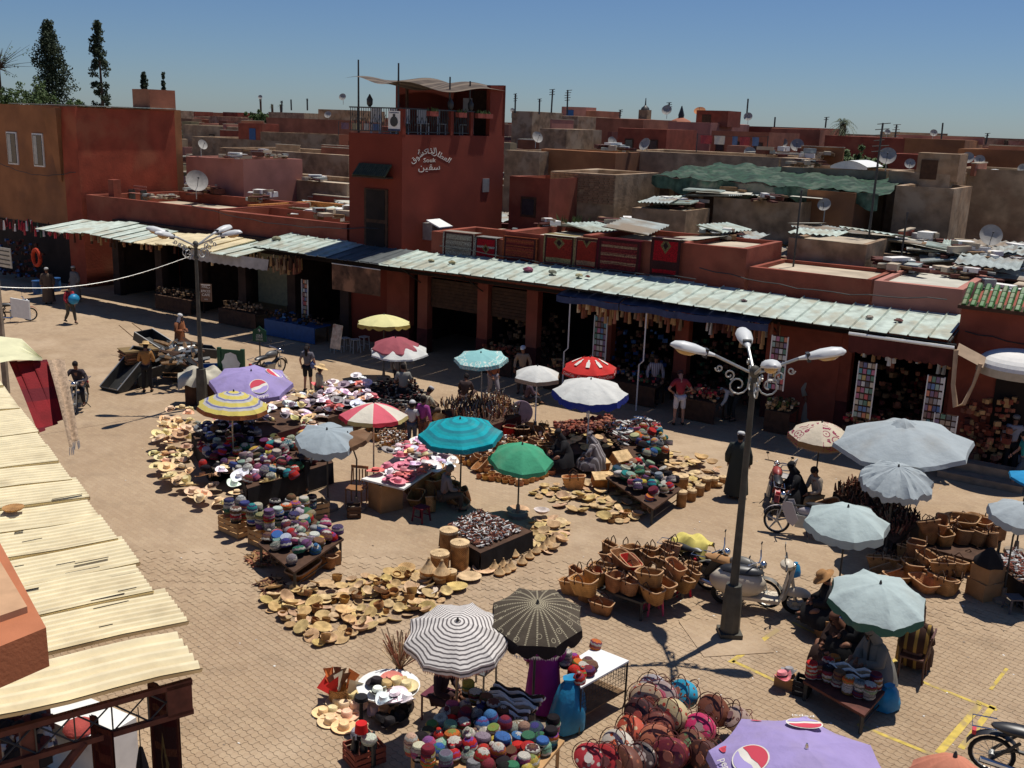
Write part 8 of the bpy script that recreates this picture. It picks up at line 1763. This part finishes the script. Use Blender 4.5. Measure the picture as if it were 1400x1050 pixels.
# ------------------------------------------------------------------ goods in the canopy shade
def SP(x, t, z=0.0): s_ = PL(x, 470, t)[0]; return W(s_, t, z)
def heap(x0, x1, t0_, t1_, z, n, mats, label, shape='chip', s=.1, hz=.3, name='shop_goods'):
    a, b2 = PL(x0, 470, t0_)[0], PL(x1, 470, t0_)[0]; mb = MB()
    for _ in range(n):
        p = Vector((rnd(a, b2), rnd(t0_, t1_), z + rnd(0, hz))); k = random.randrange(len(mats)); q = s * rnd(.5, 1.3)
        if shape == 'chip': mb.box(p, (q, q * .7, q * .8), rnd(0, 3), k=k)
        elif shape == 'hang': mb.tube([p, p - Vector((rnd(-.03, .03), 0, s * rnd(2, 5)))], [s * .25, s * .5], 5, k=k)
        else: mb.sph(p, q * .6, 6, k=k)
    return tag(mb.build(name, [M[q] for q in mats], None, False, tuple(OO), ANG), label, 'goods', kind='stuff')
def stable(x0, x1, t0_, label, m_='woodd', z=.7, d=1.0):
    a, b2 = PL(x0, 470, t0_)[0], PL(x1, 470, t0_)[0]; t_ = thing('shop_table', label, 'table', W((a + b2) / 2, t0_ + d / 2), ANG); L = b2 - a
    MB().box((0, 0, z), (L, d, .05)).build('top', M[m_], t_); MB().box((0, -d / 2 + .02, z / 2), (L, .03, z - .05)).build('front', M[m_], t_)
    for i in (-1, 1): MB().box((i * L * .46, d * .4, z / 2), (.05, .05, z)).build('leg', M['woodd'], t_)
for i, (x0, x1, t_0, m_, lb, mats) in enumerate([(362, 430, .2, 'bluep', 'blue fronted table of dark goods near left lamp', ['clothb', 'galv', 'woodd', 'bluep']), (300, 350, .6, 'woodd', 'table heaped with pale bundles in the left shade', ['tan', 'clothw', 'woodd', 'wood']), (655, 700, .9, 'woodd', 'table of red brown wares behind the white cap man', ['rust', 'terra', 'galv', 'redwall']), (745, 800, .4, 'woodd', 'table of stacked brown boxes left of the red parasol', ['card', 'rust', 'terra', 'woodp']), (815, 900, .6, 'woodd', 'long table of mixed bottles and tins in shade', ['green', 'clothw', 'redp', 'galv', 'bluep']),
      (935, 985, .1, 'woodd', 'table of bright spice jars beside the red shirted man', ['clothw', 'redp', 'galv', 'terra', 'woodp']), (1055, 1090, .5, 'woodd', 'table of green and yellow goods behind the front lamp', ['leaf2', 'straw', 'galv', 'woodp']), (1165, 1215, .4, 'woodd', 'table of pottery under the postcard rack', ['terra', 'galv', 'redp', 'clothw']), (215, 262, .9, 'woodd', 'table of sacks in the deep left shade', ['wood', 'tan', 'woodd'])]):
    stable(x0, x1, t_0, lb, m_); heap(x0, x1, t_0 + .1, t_0 + .9, .75, 100, [{'clothw': 'tan', 'galv': 'wood'}.get(q, q) for q in mats], 'goods heaped on the ' + lb.replace('table of ', '').replace('table heaped with ', ''))  # pale and metal goods take darker materials to paint the shade
hb_ = ['rust', 'woodp', 'terra', 'tan', 'woodd']
for x0, x1, mats, lb in ((372, 400, hb_, 'hanging brown bags under the canopy at left'), (780, 845, ['woodp', 'terra', 'straw'], 'orange gourds hanging under the leftmost navy awning'), (852, 925, hb_, 'hanging goods under the middle navy awning'), (950, 1050, ['terra', 'woodp', 'rust', 'galv'], 'hanging goods under the long navy awning'), (1170, 1300, ['woodp', 'galv', 'clothw', 'terra'], 'hanging lanterns and gourds under the maroon awning'), (280, 365, ['straw', 'tan', 'woodd'], 'row of pale strings hanging at left of tower'), (10, 100, ['redp', 'rust', 'clothw', 'green'], 'red and white strings hanging at far left'), (110, 230, hb_, 'dim garments hanging in the far left shops')):
    heap(x0, x1, .3, 1.4, 3.25, 46, mats, lb, 'hang', .13, .25, 'hanging_goods')
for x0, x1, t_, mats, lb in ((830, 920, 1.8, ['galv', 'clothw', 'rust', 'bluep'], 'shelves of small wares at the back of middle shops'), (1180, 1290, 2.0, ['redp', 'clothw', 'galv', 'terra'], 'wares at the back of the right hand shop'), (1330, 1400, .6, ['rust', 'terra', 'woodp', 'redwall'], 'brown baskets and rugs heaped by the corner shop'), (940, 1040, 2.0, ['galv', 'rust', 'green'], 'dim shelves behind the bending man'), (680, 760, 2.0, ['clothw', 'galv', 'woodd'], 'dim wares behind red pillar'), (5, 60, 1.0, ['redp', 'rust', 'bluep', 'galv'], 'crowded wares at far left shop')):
    heap(x0, x1, t_ + (.5 if 100 < x0 < 1300 else 0), t_ + (1.2 if 100 < x0 < 1300 else .55), .2, 130, [{'clothw': 'wood', 'galv': 'woodd', 'redp': 'maroon'}.get(q, q) for q in mats], lb, 'chip', .16, 2.0)  # lighter wares swapped for darker materials, shade put into their colour
def rack(x, t, z0_, h_, w, label, lean=0, cols=4, rows=9):
    t_ = thing('postcard_rack', label, 'rack', SP(x, t, z0_), ANG + lean); MB().box((0, .02, h_ / 2), (w, .02, h_)).build('panel', M['woodd'], t_)
    for i in range(cols):
        for j in range(rows):
            c = random.choice(list(DY.values())); oc_(MB().box((-w / 2 + (i + .5) * w / cols, -.01, (j + .5) * h_ / rows), (w / cols * .8, .012, h_ / rows * .75)).build('card', M['oc'], t_), [q * .8 + .12 for q in c])
    for s_ in (-1, 1): MB().box((s_ * w / 2, 0, h_ / 2), (.03, .05, h_)).build('frame_bar', M['clothw'], t_)
for a in ((1190, -.2, 1.2, 1.7, .5, 'postcard rack leaning left of the maroon awning opening'), (1287, -.2, .9, 1.9, .45, 'tall postcard rack at the right shop doorway'), (1308, -.4, .3, 1.5, .6, 'lower postcard rack beside the tall one'), (1066, -.2, 1.6, 1.7, .5, 'tall framed jewellery panel behind the front lamp'), (820, .8, 1.0, 1.9, .5, 'dim postcard rack in middle of shops'), (418, 1.2, .8, 1.7, .35, 'white slatted rack in the shade left of tower')): rack(*a)
for i, (x, y) in enumerate(((459, 482), (472, 480), (486, 482), (498, 478))): stool(x, y, (.5, .46, .4), ['leftmost', 'second', 'third', 'rightmost'][i] + ' pale wooden stool of the row in the shade', .55, .32)
t_ = thing('menu_board', 'tall pale menu board leaning on the stools in shade', 'board', G(458, 476, .5), ANG); MB().box((0, 0, .45), (.5, .03, .95), m=Matrix.Rotation(R(-12), 4, 'X')).build('board', mat('faded_poster', (.42, .36, .3), var=.35, scale=7, rgb2=(.3, .12, .07)), t_)
a, b2 = PL(455, 370, .0)[0], PL(521, 375, .0)[0]
t_ = thing('shop_banner', 'wide dark brown food banner hung under the canopy edge', 'banner', W((a + b2) / 2, -.05, 2.55), ANG); MB().grid(lambda u, v: ((b2 - a) * (u - .5), .03 * math.sin(u * 9), 1.05 * v), 10, 4).build('print', mat('food_print', (.1, .05, .03), var=.5, scale=3.5, rgb2=(.28, .14, .08)), t_); MB().tube([((a - b2) / 2, 0, 1.05), ((b2 - a) / 2, 0, 1.05)], .02, 5).build('rail', M['clothw'], t_)
a, b2 = PL(258, 330, -.5)[0], PL(372, 345, -.2)[0]
t_ = thing('awning', 'grey white fringed awning flap below canopy right of left lamp', 'awning', W((a + b2) / 2, -.4, 2.95), ANG); MB().grid(lambda u, v: ((b2 - a) * (u - .5), -.1 * (1 - v), .5 * v + .06 * abs(math.sin(u * 40)) * (1 - v)), 60, 2).build('cloth', mat('dirty_canvas', (.42, .38, .33), var=.2, scale=3), t_)
for k, (x, y) in enumerate(((52, 402), (64, 400), (77, 398))): tag(MB().lathe([(.22, 0), (.25, .3), (.24, .62), (.26, .64), (.26, .7), (.1, .71)], n=16).build('barrel', M['bluep'], None, True, G(x, y)), ['leftmost', 'middle', 'rightmost'][k] + ' blue plastic barrel at far left shops', 'barrel')
mb = MB(); pts = [(.3 * math.cos(a_ * PI / 12), 0, .38 * math.sin(a_ * PI / 12)) for a_ in range(25)]; mb.tube(pts, .1, 8, cap=False); p = G(50, 352, 2.1); tag(mb.build('hanging_ring', mat('orange_plastic', (.4, .04, .015)), None, True, p, ANG), 'bright orange ring hanging in the far left shop', 'ring')
sg = thing('shop_sign', 'grey lettered shop sign at the left picture edge', 'sign', G(6, 352, 2.6), ANG); MB().box((0, 0, 0), (1.1, .04, .9)).build('board', M['galv'], sg)
for k in range(4): MB().box((0, -.03, .3 - k * .2), (.9, .01, .05)).build('text_line', M['metal'], sg)
for x0, y0, y1, t, lb in ((780, 405, 470, .0, 'thin white bent pipe standing left of red parasol'), (884, 428, 480, .0, 'thin white awning pole in middle of shops')): s_, z1 = PL(x0, y0, t); tag(MB().tube([(0, 0, 0), (0, 0, 1.6), (.15, 0, 1.75), (.15, 0, z1)], .025, 6).build('pole', M['clothw'], None, False, W(s_ - .15, t), ANG), lb, 'pole')
for k, z in enumerate((.2, .45)): tag(MB().box((0, 0, z / 2), (2.2, .45, z)).build('step', M['concrete'], None, False, W(PL(1345, 600, -1.0)[0], -.4 + k * .46), ANG), ('lower', 'upper')[k] + ' stone step before the corner shop', 'step')
# sacks and pots under the near left awning
stuffy('stall_goods', [(0, 985), (60, 975), (70, 1050), (0, 1060)], .6, 240, [M['clothb'], M['blackpl'], M['galv'], M['maroon'], M['clothb']], 'black bags and dark goods piled under the near awning', 'ball', .2, .5)
tag(MB().box((0, 0, .4), (.7, 1.6, .8)).build('counter', M['white'], None, False, G(112, 1040), R(62)), 'white counter top under the near left awning', 'counter')
tag(MB().sph((0, 0, 0), (.22, .22, .12), 12).build('cushion', mat('red_knit', (.35, .06, .05), bump=.5), None, True, G(108, 995, .85)), 'round red cushion on the white counter', 'cushion')
# dust, stains and litter on the square
for k in range(150):
    x, y = rnd(140, 1390), rnd(520, 1045); p = G(x, y); o = MB().box((0, 0, .004), (rnd(.01, .05), rnd(.01, .04), .006)).build('paper_scrap' if k % 3 else 'pebble', M['clothw' if k % 3 else 'concrete'], None, False, (p.x, p.y, .002), rnd(0, 6))
    sw(o, 'tiny pale paper scrap on the paving' if k % 3 else 'small pebble on the paving', 'litter', 'litter on the square')
# ------------------------------------------------------------------ small things crowding the roofs
rc = random.Random(77); sA_T, sB_T = PL(896, 243, 14)[0], PL(1205, 262, 14)[0]
wallm = [M['adobe'], M['tan'], M['terra'], M['redwall'], M['ochre'], M['pink']]; wnm = ['brown', 'tan', 'terracotta', 'red', 'ochre', 'pink']
def dist_(t): return 'near' if t < 16 else 'middle distance' if t < 45 else 'distant'
for k in range(230):
    t = 5.5 * math.exp(rc.uniform(0, 1) * math.log(110 / 5.5)); sA, sB = PL(150 if t > 9 else 700, 200, t)[0], PL(1420, 200, t)[0]; s = rc.uniform(sA, sB)
    if (-11 < s < -6 and t < 11) or (12.5 < t < 23 and sA_T - 1 < s < sB_T + 1): continue
    z = on_roof(s, t); q = k % 5; f = 1 + t * .008; p = W(s, t, z - .35)
    if t > 10 and q < 2:
        i = rc.randrange(6); L, h_ = rc.uniform(1.5, 5) * f, rc.uniform(.5, 1.1)
        o = MB().box((0, 0, h_ / 2), (L, .18, h_)).box((0, 0, h_ + .02), (L + .04, .24, .05), k=1).build('roof_wall', [wallm[i], M['roofdirt']], None, False, p, ANG + rc.choice((0, PI / 2)))
        tag(o, kind='thing'); sw(o, f'low {wnm[i]} dividing wall on a {dist_(t)} roof', 'wall', 'dividing walls on the roofs')
    elif q == 2 and t > 14:
        i = rc.randrange(6); w, d, h_ = rc.uniform(1.3, 2.4) * f, rc.uniform(1.2, 2.2) * f, rc.uniform(1.0, 1.9)
        t_ = thing('stair_hut', '', 'hut', p, ANG); mb = MB(); hollow(mb, -w / 2, w / 2, -d / 2, d / 2, h_, .12, .15, 0, 0); mb.build('wall', wallm[i], t_)
        MB().box((rc.uniform(-.3, .3) * w, -d / 2 - .01, h_ * .4), (.6 * f, .06, h_ * .7)).build('door', rc.choice([M['dark'], M['woodd'], M['bluep']]), t_)
        sw(t_, f'small {wnm[i]} stair hut on a {dist_(t)} roof', 'hut', 'stair huts on the roofs')
    elif q == 3 and 12 < t < 60 and k % 3 == 0:
        t_ = thing('washing_line', '', 'laundry', p + Vector((0, 0, .3)), ANG + rc.uniform(-.4, .4)); L = rc.uniform(2, 4) * f
        for a in (-1, 1): MB().tube([(a * L / 2, 0, 0), (a * L / 2, 0, 1.1)], .03, 4).build('post', M['metal'], t_)
        MB().tube([(-L / 2, 0, 1.05), (0, 0, 1.0), (L / 2, 0, 1.05)], .01, 3).build('line', M['metal'], t_)
        x = -L / 2 + .2; L *= .999
        while x < L / 2 - .5:
            w = rc.uniform(.3, .8); o = MB().grid(lambda u, v: (x + w * u, .06 * math.sin(u * 7 + v * 2), 1.0 - .5 * v), 5, 4).build('garment', M['oc'], t_); o.color = (*rc.choice([(.5, .5, .48), (.3, .05, .06), (.1, .16, .3), (.4, .34, .2), (.2, .12, .16), (.5, .48, .44)]), 1); x += w + rc.uniform(.05, .5)
        sw(t_, f'line of drying clothes on a {dist_(t)} roof', 'laundry', 'washing lines on the roofs')
    elif q == 4 or k % 4:
        o = put('junk_pile', rc.choice(jm), None, W(s, t, z - .05), rc.uniform(0, 6), rc.uniform(.7, 1.3) * f)
        sw(o, f'{rc.choice(("low", "tall", "pale", "ragged"))} heap of boards and scrap on a {dist_(t)} roof', 'junk', 'junk on the roofs')
# cables sagging along the fronts
for (s0_, s1_, t_, z_, sg_, lb) in ((-20, -8.3, 2.2, 5.0, .35, 'black cable sagging along the left terrace wall'), (6, 14, 2.25, 4.75, .25, 'black cable along the pink room at right'), (-5, 6, 2.05, 4.5, .12, 'thin black cable under the hanging rugs'), (-36, -29, 2.2, 6.2, .4, 'cable looping across the ochre wall'), (14.8, 20, 1.1, 3.95, .15, 'cable along the corner building front')):
    A_, B_ = W(s0_, t_, z_), W(s1_, t_, z_ - .1); mb = MB(); mb.tube([A_.lerp(B_, f / 14) - Vector((0, 0, sg_ * math.sin(PI * f / 14) + .03 * math.sin(f * 2.3))) for f in range(15)], .018, 4); tag(mb.build('cable', M['metal']), lb, 'cable')
# bare brick showing through the plaster of the brick houses: real courses
bm_ = MB().box((0, 0, 0), (.23, .05, .07)).mesh('brick', mat('mud_brick', (.3, .17, .1), var=.3, scale=3, bump=.3))
hb2 = next((o for o in bpy.data.objects if o.get('label', '').startswith('brick cube house')), None)
if hb2:
    wl = [c for c in hb2.children if c.name.startswith('wall')][0]; xs = [v.co for v in wl.data.vertices]; x0, x1, y0, z1 = min(v.x for v in xs), max(v.x for v in xs), min(v.y for v in xs), max(v.z for v in xs)
    for j in range(13):
        n_ = int((x1 - x0) / .26)
        for i in range(n_):
            if random.random() < .93: put('brick', bm_, wl, (x0 + .13 + i * .26 + (.06 if j % 2 else 0), y0 - .01 - rnd(0, .012), z1 - .15 - j * .1), rnd(-.02, .02))
settle_labels()
